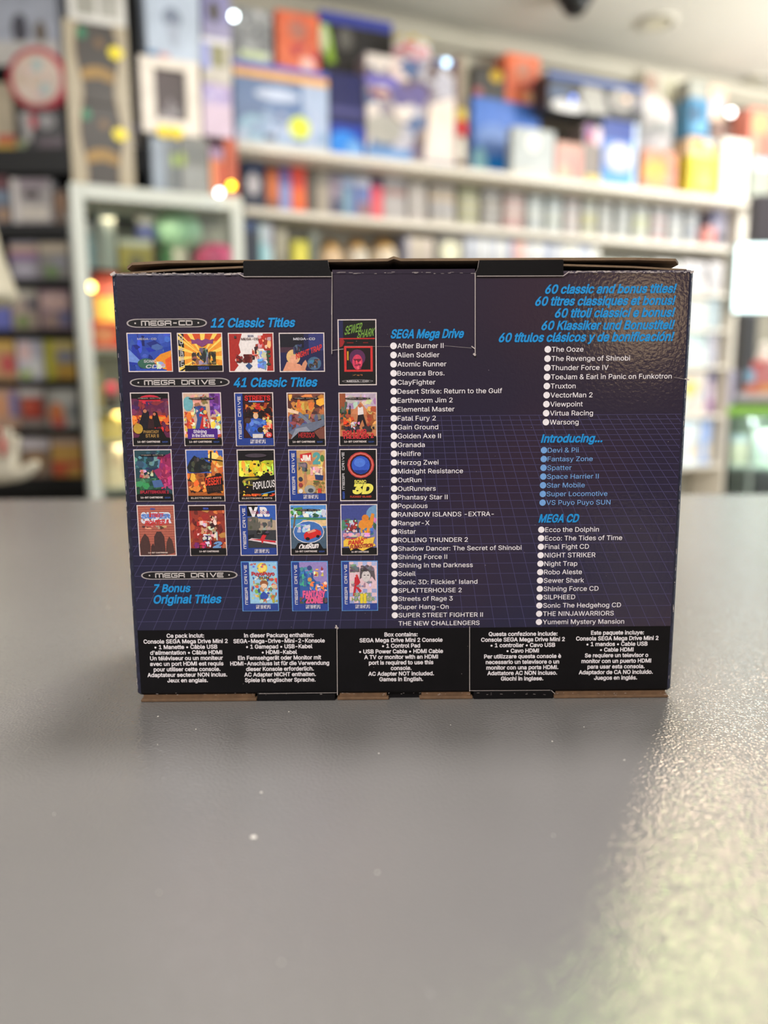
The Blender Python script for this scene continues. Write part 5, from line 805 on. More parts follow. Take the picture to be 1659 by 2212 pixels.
# a little boxed figure: red roof, cream body
def figure(name, label, x0, x1, ytop, base, q, parts):
    zb_ = TOPS[base] if isinstance(base, str) else base
    sa = hitq(x0, ytop + 50, q)[0]; sb = hitq(x1, ytop + 50, q)[0]; w = sb - sa; h = hitq((x0 + x1) / 2, ytop, q)[1] - zb_
    root = thing(name, label, 'figurine', wp((sa + sb) / 2, q - .04, zb_), AW)
    for nm, kind, cz, rr_, hh, col in parts:
        g = G()
        if kind == 'ball': g.ball((0, 0, cz * h), rr_ * w / 2, col, 18, (1, 1, hh))
        else: g.lathe([(rr_ * w / 2 * .9, cz * h), (rr_ * w / 2, cz * h + .1 * hh * h), (rr_ * w / 2 * .95, cz * h + .8 * hh * h), (rr_ * w / 2 * .6, cz * h + hh * h)], col, 16)
        g.build(nm, PLAST, root)
    return root
figure('toy_figure', 'small boxed figurine with red cap and cream body on deep shelf', 988, 1018, 228, Z1, QF, [('base', 'cyl', 0, .9, .16, (120, 90, 70)), ('body', 'cyl', .15, .75, .42, (226, 218, 204)), ('head', 'cyl', .56, .95, .26, (206, 44, 44)), ('cap_top', 'cyl', .80, .9, .2, (222, 196, 90))])
wallbox('game_box', 'narrow brown and cream spine standing behind the red-capped figurine', 'box', 986, 1012, 122, Z1, QB - .01, 0.10, (150, 124, 110), [('r', .5, 0, 1, 1, (196, 188, 166))], seed=8)
wallbox('console_carton', 'bright blue console carton lying behind the grey console box', 'box', 1022, 1166, 218, Z1, QF - .12, 0.12, (74, 118, 200), [('e', .3, .5, .25, .2, (110, 146, 214)), ('r', .5, .45, .62, .95, (30, 66, 150)), ('r', .62, .5, 1, .95, (24, 54, 104)), ('e', .4, .9, .35, .2, (26, 130, 214)), ('e', .1, .85, .12, .25, (150, 206, 220))], 'bl', seed=9)
wallbox('game_box', 'charcoal box with yellow price dot, on the bright blue carton', 'box', 1022, 1091, 150, 'bl', QF - .13, 0.08, (74, 70, 66), [('e', .72, .2, .2, .2, (222, 180, 40)), ('e', .15, .8, .14, .15, (170, 96, 100))], seed=10)
wallbox('game_box', 'salmon orange box standing on the bright blue carton', 'box', 1093, 1166, 119, 'bl', QF - .125, 0.1, (232, 116, 76), [('e', .5, .3, .22, .18, (206, 140, 116)), ('p', [(.35, .6), (.75, .52), (1, .62), (1, .85), (.45, .8)], (206, 86, 84)), ('e', .72, .85, .2, .12, (244, 190, 150)), ('s', .05, .1, .95, .9, 14, [(236, 140, 100), (222, 104, 74)], .06, .12)], seed=11)
wallbox('console_box_small', 'light grey console box with white emblem in front of the bright blue carton', 'box', 1106, 1198, 278, Z1, QD - .005, 0.05, (166, 170, 168), [('e', .48, .3, .16, .2, (222, 222, 212)), ('r', 0, .9, 1, 1, (190, 186, 176))], seed=12)
# right half
wallbox('toy_box', 'salmon and olive toy box under the black camera carton', 'box', 1200, 1258, 308, Z1, QF, 0.13, (190, 140, 120), [('r', .1, .2, .95, .7, (206, 130, 116)), ('r', .6, .5, .75, 1, (210, 90, 90)), ('e', .35, .8, .25, .2, (176, 160, 130))], 'r1', seed=13)
wallbox('toy_box', 'brown toy box with yellow foot between salmon toy box and blue carton', 'box', 1259, 1299, 268, Z1, QF, 0.13, (120, 106, 96), [('r', .1, .02, .55, .3, (120, 60, 130)), ('r', .3, .15, .6, .32, (170, 44, 60)), ('e', .8, .2, .22, .16, (214, 196, 206)), ('r', .2, .86, 1, 1, (214, 186, 80))], 'r2', seed=14)
wallbox('console_carton', 'blue carton picturing a pale console, between brown toy box and orange game box', 'box', 1301, 1376, 262, Z1, QF, 0.14, (74, 120, 190), [('r', 0, 0, 1, .3, (30, 60, 140)), ('e', .5, .55, .4, .22, (196, 190, 200)), ('r', 0, .8, 1, .95, (70, 146, 200)), ('r', .9, 0, 1, 1, (206, 222, 240))], 'r3', seed=15)
TOPS['cam'] = max(TOPS['r1'], TOPS['r2'], TOPS['r3'])
wallbox('camera_carton', 'large black carton with blue lid and pale grey portraits, across toy boxes', 'box', 1182, 1392, 172, 'cam', QF + .01, 0.12, (50, 50, 54), [('r', 0, 0, 1, .13, (62, 96, 168)), ('e', .12, .5, .12, .22, (70, 84, 110)), ('e', .2, .85, .16, .2, (206, 202, 198)), ('p', [(.35, .2), (.55, .25), (.62, .9), (.4, .95), (.32, .5)], (160, 156, 148)), ('e', .75, .45, .12, .3, (170, 164, 156)), ('e', .77, .45, .05, .1, (104, 102, 98)), ('e', .94, .4, .06, .3, (130, 124, 128))], 'camt', seed=16)
wallbox('game_box', 'orange-brown glowing game box standing at the foot of the clear bag', 'box', 1386, 1460, 325, Z1, QF, 0.12, (190, 130, 100), [('e', .4, .55, .38, .32, (232, 160, 70)), ('r', .75, .1, 1, 1, (206, 128, 120)), ('s', 0, 0, 1, 1, 12, [(170, 96, 70), (214, 150, 100)], .06, .12)], 'og', seed=17)
softbag('wrapped_console', 'console in crumpled clear wrap on the orange-brown game box', 'bag', 1388, 1476, 205, 'og', QF - .02, [(176, 170, 170), (150, 150, 148), (196, 190, 186), (222, 218, 214), (226, 210, 208)], 5, 0.12)
wallbox('game_box', 'tall pale box with pink corner behind the wrapped console', 'box', 1392, 1482, 160, Z1, QB, 0.12, (220, 212, 196), [('r', .02, .02, .28, .16, (170, 140, 124)), ('e', .9, .25, .12, .08, (232, 180, 184)), ('e', .12, .28, .14, .1, (232, 190, 190)), ('r', .4, .02, .9, .2, (230, 226, 200))], seed=18)
wallbox('game_box', 'yellow game box with small framed picture on deep shelf', 'box', 1488, 1548, 337, Z1, QF, 0.11, (222, 206, 64), [('r', .4, .2, .72, .75, (190, 140, 90)), ('r', .42, .5, .7, .74, (140, 136, 120))], 'ye', seed=19)
wallbox('game_box', 'mixed orange, cream and blue box on the yellow game box', 'box', 1486, 1540, 298, 'ye', QF - .01, 0.1, (222, 190, 150), [('e', .4, .4, .25, .3, (232, 150, 60)), ('e', .75, .6, .25, .3, (240, 214, 120)), ('r', .55, 0, 1, .25, (190, 206, 220))], 'mx', seed=20)
wallbox('game_box', 'teal blue box with dark figure shape above the yellow game box', 'box', 1488, 1531, 212, 'mx', QF - .02, 0.1, (74, 134, 172), [('e', .3, .4, .2, .25, (60, 80, 104)), ('e', .6, .7, .3, .15, (110, 166, 200)), ('r', 0, .9, 1, 1, (50, 84, 120))], 'te', seed=21)
wallbox('game_box', 'small grey carton on the teal blue box', 'box', 1486, 1529, 172, 'te', QF - .03, 0.09, (150, 150, 140), [('r', .1, .2, .9, .9, (166, 166, 156))], seed=22)
wallbox('game_box', 'white console box with grey printed bars on deep shelf', 'box', 1560, 1616, 300, Z1, QF, 0.10, (238, 238, 230), [('r', .3, .5, .55, .95, (206, 208, 200)), ('r', .7, .55, .8, .95, (222, 226, 222))], 'wh', seed=23)
wallbox('game_box', 'brown box with tan face picture beside the white console box', 'box', 1535, 1580, 262, Z1, QB + .02, 0.1, (134, 112, 104), [('e', .45, .35, .28, .2, (176, 140, 122))], 'br', seed=24)
wallbox('game_box', 'tan box with lilac picture on the brown box', 'box', 1531, 1568, 185, 'br', QB + .01, 0.09, (222, 194, 170), [('e', .5, .55, .3, .25, (196, 186, 214))], seed=25)
wallbox('game_box', 'dark brown box behind the white console box', 'box', 1588, 1614, 232, Z1, QB, 0.1, (84, 62, 58), [('r', .2, .1, .6, .9, (70, 50, 52))], seed=26)
wallbox('console_carton', 'grey-green carton with lilac top at the right end of deep shelf', 'box', 1622, 1664, 342, Z1, QF, 0.13, (160, 164, 152), [('r', 0, 0, 1, .25, (190, 188, 206))], 'gg', seed=27)
wallbox('game_box', 'coral red box standing on the grey-green carton', 'box', 1618, 1664, 235, 'gg', QF - .02, 0.11, (226, 136, 116), [('e', .5, .3, .35, .2, (236, 160, 110)), ('r', .7, .5, 1, 1, (160, 90, 80))], seed=28)

# ---- row under the deep shelf: books at the left, then piles of slim cases
zrow = Z2
def spine_item(label, x0, x1, ytop, base, q, col, patches, name='book', cat='book', group=None, depth=0.13, seed=0):
    return wallbox(name, label, cat, x0, x1, ytop, base, q, depth, col, patches, bev=0.0015, group=group, seed=seed)
bk = [(526, 574, 352, (44, 52, 76), [('e', .45, .45, .3, .25, (196, 190, 196)), ('r', 0, .02, 1, .2, (50, 70, 110))], 'dark navy book with pale moon disc under the deep shelf'),
      (576, 603, 366, (190, 104, 66), [('e', .5, .4, .35, .3, (214, 116, 60)), ('r', 0, .8, 1, 1, (130, 84, 64))], 'rust orange spine right of the navy moon book'),
      (604, 629, 364, (112, 110, 170), [('r', 0, .4, 1, .95, (140, 150, 200)), ('r', 0, .05, 1, .2, (110, 84, 140))], 'violet-blue spine between the rust and red spines'),
      (630, 661, 362, (220, 82, 56), [('e', .5, .3, .35, .25, (206, 70, 60)), ('e', .5, .7, .4, .25, (236, 116, 64))], 'bright red-orange spine under the deep shelf'),
      (662, 684, 372, (104, 98, 90), [('r', .2, .1, .6, .9, (90, 86, 80))], 'dark taupe spine right of the red-orange one'),
      (685, 710, 372, (170, 160, 146), [('r', 0, .1, 1, .3, (150, 144, 134))], 'beige spine between the taupe and mauve spines'),
      (711, 737, 378, (140, 132, 146), [('r', .2, .6, 1, .95, (84, 84, 104)), ('r', 0, .1, 1, .5, (150, 136, 150))], 'mauve spine with dark foot under the deep shelf'),
      (738, 768, 384, (110, 130, 170), [('r', .2, .3, .5, .95, (130, 170, 176)), ('r', 0, 0, 1, .2, (170, 180, 206))], 'steel blue spine with mint stripe'),
      (769, 800, 386, (110, 124, 176), [('r', 0, 0, 1, .2, (206, 206, 220)), ('r', .2, .6, .9, .98, (150, 116, 116))], 'blue spine with white head right of the mint-striped one'),
      (801, 828, 390, (214, 84, 104), [('r', 0, 0, 1, .15, (74, 66, 100)), ('e', .5, .7, .35, .28, (226, 106, 110))], 'crimson pink spine with dark head'),
      (829, 876, 380, (160, 154, 156), [('r', 0, .3, 1, .42, (170, 130, 120)), ('r', 0, .5, 1, .98, (176, 170, 168))], 'grey box set with brown band right of the crimson spine')]
for i, (a, b, yt, c, pt, lb) in enumerate(bk): spine_item(lb, a, b, yt, Z2, 0.0, c, pt, seed=40 + i, group='boxed spines under the deep shelf')
# slim cases in piles
rn = random.Random(21)
edges = [880, 928, 990, 1040, 1088, 1138, 1180, 1220, 1258, 1294, 1330, 1368, 1408, 1446, 1482, 1516]
PALS = [[(226, 218, 210), (236, 224, 216), (214, 206, 206)], [(222, 214, 204), (226, 200, 170), (206, 200, 200)], [(206, 204, 186), (196, 194, 150), (214, 206, 160)], [(206, 202, 200), (184, 176, 166), (170, 162, 150)], [(222, 176, 170), (226, 190, 180), (214, 206, 200)],
        [(222, 226, 222), (206, 212, 212), (232, 232, 224)], [(214, 220, 222), (230, 232, 216), (200, 208, 212)], [(222, 222, 216), (226, 196, 190), (206, 210, 210)], [(224, 222, 204), (206, 208, 208), (226, 220, 170)], [(214, 214, 208), (196, 196, 192), (226, 222, 212)],
        [(222, 220, 212), (206, 206, 200), (190, 192, 190)], [(226, 226, 216), (222, 224, 180), (210, 210, 206)], [(216, 212, 210), (224, 170, 168), (206, 206, 206)], [(226, 226, 222), (236, 234, 228), (190, 196, 206)], [(214, 216, 214), (186, 190, 200), (224, 222, 216)], [(206, 206, 206), (196, 190, 196), (180, 184, 196)]]
casemesh = {}
def slim_case(w, h, dp, col):
    key = (round(w, 4), round(h, 4), col)
    if key not in casemesh:
        g = G(); g.box(0, w, 0, dp, 0, h, col, bev=0.0012); d_ = tuple(int(c * .86) for c in col)
        g.face([(w * .08, -0.0002, h * .2), (w * .92, -0.0002, h * .2), (w * .92, -0.0002, h * .8), (w * .08, -0.0002, h * .8)], col)
        g.face([(w * .2, -0.0003, h * .35), (w * .7, -0.0003, h * .35), (w * .7, -0.0003, h * .65), (w * .2, -0.0003, h * .65)], d_)
        casemesh[key] = g.build('slim_case', PRINT, None, (0, 0, -5))
        return casemesh[key], True
    return casemesh[key], False
def put_case(w, h, dp, col, loc, rz, label, group, name='slim_case', cat='game case'):
    o, new = slim_case(w, h, dp, col)
    if not new: o = o.copy(); COL.objects.link(o)
    o.name = name; o.location = loc; o.rotation_euler = (0, 0, rz); return tag(o, label, cat, group)
NPILE = len(edges) - 1
rowtop = hitq(1200, 415, 0.0)[1]
nl = 13; hh = min(0.0136, (CLEAR - .018) / 13 - .0002)
def cname(c):
    r_, g_, b_ = c
    if r_ > g_ + 28: return 'pinkish' if b_ > g_ - 8 else 'peach'
    if g_ > b_ + 25: return 'yellowish'
    return 'white' if min(c) > 176 else ('bluish grey' if b_ > r_ + 3 else 'grey')
for i in range(NPILE):
    sa = hitq(edges[i] + 4, 470, 0.0)[0]; sb = hitq(edges[i + 1] - 8, 470, 0.0)[0]; w = sb - sa
    for k in range(nl):
        c = tuple(int(v * .86) for v in rn.choice(PALS[i])); j = rn.uniform(-.002, .002)
        put_case(w, hh, 0.13, c, wp(sa + j, -0.002 + rn.uniform(-.004, .004), Z2 + k * (hh + .0002)), AW, '%s slim case, %s up in %s pile right of the brown-banded box set' % (cname(c), ordw(k), ordw(i)), 'slim cases piled under the deep shelf')
wallbox('boxed_toy', 'small navy and lilac boxed toy at the right end of the slim case piles', 'box', 1534, 1568, 456, Z2, 0.0, 0.1, (150, 144, 160), [('r', 0, .02, .45, .28, (60, 66, 110)), ('e', .6, .75, .28, .16, (70, 64, 70)), ('r', 0, .5, .3, .95, (214, 126, 116))], seed=60)
wallbox('game_box', 'coral spine just left of the navy and lilac boxed toy', 'box', 1518, 1532, 490, Z2, 0.0, 0.1, (216, 130, 120), [('r', .1, .1, .9, .4, (206, 150, 140))], seed=61)
# dark slabs drawn for the shaded gaps above the piles
for i, (a, b) in enumerate(((936, 990), (1150, 1180), (1300, 1345), (1430, 1470))):
    s_ = hitq(a, 400, -.02)[0]; e_ = hitq(b, 400, -.02)[0]
    kk = min(NPILE - 1, max(0, [j for j in range(NPILE) if edges[j] <= (a + b) / 2][-1]))
    g = G(); g.box(0, e_ - s_, 0, 0.11, 0, 0.012, (84, 70, 64), bev=.0015)
    ztop_ = Z2 + nl * (hh + .0002)
    tag(g.build('gap_slab', PRINT, None, wp(s_, -.02, ztop_ + .0005), AW), 'dark slab drawn as the shaded gap above the %s pile of slim cases' % ordw(kk), 'tin', 'dark gap slabs on the piles')
# ---- second row: items and upright slim spines
zr2 = ZR[0]
it = [('book', 'book', 528, 558, 478, (60, 66, 80), [('r', 0, 0, 1, .2, (60, 80, 120))], 'charcoal book on the lower shelf beside the white display cabinet'),
      ('disc_case', 'game case', 561, 590, 486, (196, 214, 220), [('r', 0, .4, .6, 1, (160, 210, 220)), ('r', .55, 0, 1, .5, (176, 176, 190))], 'pale cyan case leaning upright right of the charcoal book'),
      ('book', 'book', 594, 622, 494, (140, 136, 122), [('r', .3, .1, .8, .6, (176, 170, 150))], 'olive grey book left of the yellow tub'),
      ('tin_box', 'tin', 632, 668, 520, (196, 190, 76), [('e', .5, .5, .35, .3, (214, 204, 90))], 'yellow-olive tub on the lower shelf'),
      ('book', 'book', 670, 690, 500, (120, 124, 116), [('r', .2, .2, .8, .8, (100, 106, 100))], 'grey-green book right of the yellow tub')]
for i, (nm, ct, a, b, yt, c, pt, lb) in enumerate(it): wallbox(nm, lb, ct, a, b, yt, zr2, 0.0, 0.11, c, pt, seed=70 + i)
BADGE = mat('gold_foil', (206, 170, 110), 0.22, metal=1.0)
for i, (a, b, yt, c) in enumerate(((694, 752, 510, (206, 176, 140)), (756, 808, 508, (200, 190, 174)), (812, 872, 506, (216, 200, 176)))):
    sa = hitq(a, 530, 0)[0]; sb = hitq(b, 530, 0)[0]; w = sb - sa; h = hitq((a + b) / 2, yt, 0)[1] - zr2
    root = thing('trophy_jar', ['jar with gold dome right of the grey-green book', 'jar with gold dome, middle of the three on the lower shelf', 'jar with gold dome nearest the pale spines on the lower shelf'][i], 'jar', wp((sa + sb) / 2, -.07, zr2), AW, 'gold-domed jars on the lower shelf')
    g = G(); g.lathe([(w * .42, 0), (w * .46, .01), (w * .46, h * .6), (w * .4, h * .7)], c, 20); g.build('body', PLAST, root)
    g = G(); g.lathe([(w * .42, h * .7), (w * .42, h * .74), (w * .32, h * .88), (w * .14, h * .97), (w * .02, h)], c, 20); g.build('lid', BADGE, root)
wallbox('game_case', 'grey case with cream disc right of the jars on the lower shelf', 'game case', 944, 1002, 512, zr2, 0.0, 0.05, (120, 114, 108), [('e', .5, .35, .36, .26, (226, 222, 190))], seed=80)
x = 876
i = 0
rn = random.Random(5)
while x < 934:
    w_ = hitq(x + 6.2, 530, 0)[0] - hitq(x, 530, 0)[0]
    c = rn.choice([(190, 184, 178), (214, 200, 190), (150, 150, 170), (206, 196, 176)])
    o, new = slim_case(w_ - .0006, 0.17, 0.12, c)
    if not new: o = o.copy(); COL.objects.link(o)
    o.name = 'game_case'; o.location = wp(hitq(x, 530, 0)[0], rn.uniform(-.012, -.002), zr2); o.rotation_euler = (0, 0, AW)
    tag(o, '%s upright spine, %s left of the cream disc case' % (cname(c), ordw(8 - i)), 'game case', 'upright spines on the lower shelf'); x += 6.4; i += 1
n_up = 0; x = 1008
while x < 1290:
    w_ = hitq(x + 6.2, 540, 0)[0] - hitq(x, 540, 0)[0]
    c = rn.choice([(222, 222, 222), (206, 208, 216), (230, 226, 214), (196, 200, 214), (150, 160, 190)]) if not 1110 < x < 1132 else (226, 180, 170)
    o, new = slim_case(round(w_ - .0006, 3), 0.185, 0.12, c)
    if not new: o = o.copy(); COL.objects.link(o)
    o.name = 'game_case'; o.location = wp(hitq(x, 540, 0)[0], rn.uniform(-.012, -.002), zr2); o.rotation_euler = (0, 0, AW)
    tag(o, '%s upright spine, %s right of the cream disc case' % (cname(c), ordw(n_up)), 'game case', 'upright spines on the lower shelf'); x += 6.4; n_up += 1
# face-out cases at the right end
def facecase(name, label, x0, x1, yt, base, q, top, body, patches, group, seed, cat='game case', depth=0.016):
    return wallbox(name, label, cat, x0, x1, yt, base, q, depth, body, [('r', 0, 0, 1, .14, top)] + list(patches), group=group, seed=seed)
fc = [(0, 566, [(1300, 1352, (214, 220, 206)), (1356, 1408, (206, 214, 206)), (1412, 1464, (214, 214, 210)), (1470, 1524, (196, 190, 190)), (1530, 1560, (190, 186, 188))]),
      (1, 646, [(1470, 1526, (206, 206, 200)), (1528, 1552, (176, 192, 200))]), (2, 720, [(1468, 1524, (206, 222, 222)), (1527, 1547, (190, 190, 204))]),
      (3, 802, [(1466, 1524, (216, 206, 196)), (1527, 1541, (176, 160, 184))]), (4, 908, [(1456, 1510, (206, 222, 232)), (1514, 1534, (150, 176, 222))])]
rown = ['just below the slim case piles', 'in the second row below the piles', 'in the third row below the piles', 'in the row of yellow covers', 'in the lowest row']
kn = 0
for r, yt, cs in fc:
    for j, (a, b, c) in enumerate(cs):
        d1 = tuple(int(v * .8) for v in c); d2 = tuple(min(255, int(v * 1.1)) for v in c); pt = [('s', .05, .2, .95, .95, 12, [d1, d2, (c[2], c[1], c[0])], .1, .2)]
        if r == 3: pt += [('e', .4, .4, .3, .2, (236, 200, 120))] if j == 0 else [('e', .5, .75, .35, .2, (150, 70, 150)), ('r', .5, .4, 1, .7, (226, 206, 222)), ('r', 0, 0, 1, .2, (70, 76, 130))]
        if r == 4: pt += [('r', .2, .1, .6, .5, d2), ('r', .6, .5, 1, .9, (226, 214, 196))]
        facecase('game_case', '%s face-out case, %s off the cream post %s' % (cname(c), ordw(len(cs) - 1 - j), rown[r]), a, b, yt, ZR[r], -0.01, d2, c, pt, 'face-out cases at the right end of the wall', 90 + kn); kn += 1

# ------------------------------------------------------------------ white display cabinet with glass, left of the shelves
QV = 0.60
vl, vr = hitq(150, 410, QV)[0], hitq(524, 440, QV)[0]
ZV = 0.5 * (hitq(170, 394, QV)[1] + hitq(500, 424, QV)[1])
VD = 0.42
vit = thing('display_cabinet', 'white framed glass display cabinet left of the shelves, warm lit, toys inside', 'cabinet', wp((vl + vr) / 2, QV - VD / 2, 0))
vit_inv = Vector(vit.location)
def vbuild(g, name, m, parent=vit):
    g.v = [tuple(wp(*v) - vit_inv) for v in g.v]; g.f = [tuple(reversed(f)) for f in g.f]; return g.build(name, m, parent)
VW = mat('white_aluminium', (194, 197, 191), 0.4, mottle=0.02, mscale=5)
pw = hitq(179, 410, QV)[0] - vl
for a in (vl, vr - pw):
    for b in (QV - pw, QV - VD):
        g = G(); g.box(a, a + pw, b, b + pw, 0, ZV, bev=0.003); vbuild(g, 'post', VW)
g = G(); g.box(vl + pw, vr - pw, QV - pw, QV, ZV - 0.042, ZV, bev=.002); g.box(vl + .002, vr - .002, QV - VD + .002, QV - .004, ZV - .006, ZV - .001); vbuild(g, 'top_frame', VW)
g = G(); g.box(vl + pw, vr - pw, QV - VD, QV - VD + .006, 0.3, ZV - .04); vbuild(g, 'back_panel', mat('grey_back_panel', (150, 148, 140), 0.6))
g = G(); g.box(vl + pw, vr - pw, QV - VD, QV, 0.0, 0.32); vbuild(g, 'base', VW)
g = G(); g.box(vl + pw, vr - pw, QV - .012, QV - .008, 0.32, ZV - .042); vbuild(g, 'glass_door', GLASS)
VS = []
for y in (585, 752, 885, 952, 1052):
    z = hitq(230, y, QV - .05)[1]; VS.append(z)
    g = G(); g.box(vl + pw * .8, vr - pw * .8, QV - VD + .008, QV - .02, z - .008, z); vbuild(g, 'shelf', GLASS if y == 585 else VW)
QI = QV - 0.06
def vbox(name, label, cat, x0, x1, yt, base, col, pt=(), q=QI, depth=0.08, seed=0, key=None): return wallbox(name, label, cat, x0, x1, yt, base, q, depth, col, pt, seed=seed, key=key)
vbox('toy_box', 'pale blue slim toy box, first inside the cabinet at the left post', 'box', 188, 205, 480, VS[0], (176, 190, 196), [('r', .2, .4, .9, 1, (160, 190, 206)), ('r', 0, 0, 1, .2, (196, 186, 186))], seed=101)
vbox('toy_box', 'tall white toy box inside the cabinet beside the pale blue one', 'box', 217, 250, 462, VS[0], (190, 188, 180), [('e', .5, .2, .35, .12, (214, 212, 206)), ('r', .1, .4, .9, .95, (176, 176, 170))], seed=102)
vbox('toy_box', 'mustard yellow toy box with white lid inside the cabinet', 'box', 258, 332, 518, VS[0], (176, 156, 86), [('r', 0, 0, 1, .2, (206, 204, 190)), ('e', .5, .7, .2, .25, (130, 116, 90)), ('r', .1, .3, .25, 1, (196, 170, 80))], seed=103, key='mu')
def sitq(px, py, q): return wp(hitq(px, py, q)[0], q, 0)
p = sitq(315, 500, QI - .05); hb = hitq(315, 446, QI - .05)[1] - TOPS['mu']
r_ = thing('toy_figure', 'round white-headed figurine with navy collar standing on the mustard toy box', 'figurine', (p.x, p.y, TOPS['mu']), AW)
g = G(); g.lathe([(.03, 0), (.034, .01), (.03, hb * .4), (.02, hb * .48)], (60, 70, 130), 18); g.build('body', PLAST, r_)
g = G(); g.ball((0, 0, hb * .7), hb * .3, (206, 204, 204), 18); g.build('head', PLAST, r_)
p = sitq(382, 500, QI - .09); zt_ = hitq(382, 455, QI - .09)[1]; hb = zt_ - VS[0]
r_ = thing('toy_figure', 'pale mint green domed toy on a green and cream stand inside the cabinet', 'figurine', (p.x, p.y, VS[0] + .0008), AW)
g = G(); g.lathe([(.035, 0), (.04, .01), (.032, hb * .45), (.02, hb * .5)], (214, 206, 190), 20); g.build('body', PLAST, r_)
g = G(); g.ball((0, 0, hb * .7), hb * .34, (184, 228, 194), 24, (1.1, 1, .9)); g.build('dome', PLAST, r_)
g = G(); g.box(-.055, -.02, -.03, .02, 0, hb * .4, (80, 130, 84), bev=.004); g.build('stand', PLAST, r_)
p = sitq(467, 540, QI - .06); zt_ = hitq(467, 526, QI - .06)[1]
g = G(); rb = (zt_ - VS[0]) / 2; g.ball((0, 0, rb), rb, (232, 96, 140), 24, (1.25, 1, 1)); tag(g.build('toy_ball', PLAST, None, (p.x, p.y, VS[0] + .001), AW), 'bright pink round toy inside the cabinet near its right post', 'toy')
vbox('toy_box', 'grey toy box with dark corner behind the bright pink round toy', 'box', 428, 492, 470, VS[0], (150, 146, 140), [('e', .5, .35, .4, .22, (184, 178, 170)), ('r', 0, .6, 1, .8, (130, 130, 160))], q=QI - .2, seed=104)
lowi = [(1, 'red toy box with orange base on the second cabinet shelf', 190, 262, 694, (222, 72, 50), [('e', .5, .5, .35, .3, (236, 150, 110))]),
        (2, 'yellow-cream box on the third cabinet shelf', 192, 222, 800, (214, 190, 130), [('r', 0, .1, 1, .3, (180, 170, 130))]),
        (3, 'straw yellow toy box on the fourth cabinet shelf', 194, 270, 894, (222, 196, 120), [('r', 0, .5, 1, .7, (232, 206, 140))]),
        (4, 'cream white carton on the lowest cabinet shelf', 200, 226, 962, (236, 216, 190), [('r', .1, .1, .9, .2, (222, 190, 160))]),
        (4, 'cream carton with beige label right of the other cream carton', 228, 270, 966, (240, 222, 196), [('r', .2, .2, .9, .5, (214, 190, 164))])]
for i, (sh, lb, a, b, yt, c, pt) in enumerate(lowi): vbox('toy_box', lb, 'box', a, b, yt, VS[sh], c, pt, seed=110 + i)
p = sitq(240, 842, QI - .04); zc = hitq(240, 828, QI - .04)[1]
r_ = thing('toy_figure', 'little figurine with pink ball head and dark body on the third cabinet shelf', 'figurine', (p.x, p.y, VS[2] + .0008), AW)
hb = zc - VS[2]
g = G(); g.lathe([(.022, 0), (.024, .006), (.02, hb * .55)], (60, 46, 44), 16); g.build('body', PLAST, r_)
g = G(); g.ball((0, 0, hb * .76), hb * .25, (232, 80, 110), 18); g.build('head', PLAST, r_)
vbox('toy_box', 'red toy box behind the glowing bulb on the second cabinet shelf', 'box', 206, 262, 604, TOPS.get('zz', VS[1] + .0), (206, 66, 52), [('r', 0, .25, 1, .75, (240, 190, 90))], q=QI - .12, seed=120)
# warm bulb in the cabinet; glints elsewhere reuse it as glowing balls
def bulb(label, px, py, q, r, col, e, group=None, name='glint_or_bulb'):
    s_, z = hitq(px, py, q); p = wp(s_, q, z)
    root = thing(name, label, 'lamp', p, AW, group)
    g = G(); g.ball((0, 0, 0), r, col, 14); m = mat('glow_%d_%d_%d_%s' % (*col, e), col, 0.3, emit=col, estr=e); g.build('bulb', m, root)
    g = G(); g.lathe([(r * .7, 0), (r * .7, r * 1.6)], (120, 120, 120), 10); o = g.build('back_stub', PLAST, root); o.rotation_euler = (-math.pi / 2, 0, 0)
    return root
bulb('glowing yellow bulb inside the cabinet at its left post', 196, 620, QI - .02, .012, (255, 214, 110), 14)
for z_, e_ in ((ZV - .08, .15), (VS[0] - .02, 1.1), (VS[1] - .015, .5), (VS[2] - .012, .4), (VS[3] - .012, .7)):
    s_ = vl + pw + .06
    o = area('cabinet_strip_light', wp(s_ + .10, QV - .045, z_), wp(s_ + .12, QV - .16, z_ - .3), .22, e_, (1, .80, .52), 'RECTANGLE', .02); o.rotation_euler.z += 0.0
bulb('small amber glint as a glowing ball at the upper right corner of the white cabinet', 500, 401, QV + .03, .010, (255, 190, 20), 9)  # from here down: glints on shiny surfaces, added as emissive balls
bulb('white glint as a glowing ball just left of the amber one on the white cabinet', 474, 416, QV + .03, .010, (235, 250, 255), 8)
bulb('white glint as a glowing ball high above the cabinet beside the lilac boxes', 505, 35, QV - .05, .011, (235, 252, 255), 10)
bulb('dim blue glint as a glowing ball touching the white one above the lilac boxes', 486, 18, QV - .08, .010, (150, 200, 250), 3)
bulb('pale blue glint as a glowing ball beside the toy bag on the deep shelf', 964, 135, QF + .02, .013, (190, 225, 255), 4)
bulb('violet-blue glint as a glowing ball on the face of the large black carton', 1238, 213, QF + .03, .012, (110, 140, 235), 2.2)
bulb('peach glint as a glowing ball near the right edge of the large black carton', 1353, 215, QF + .03, .012, (225, 190, 165), 1.4)
bulb('white glint as a glowing ball above the white console box on the deep shelf', 1579, 243, QF + .02, .016, (255, 253, 248), 7)

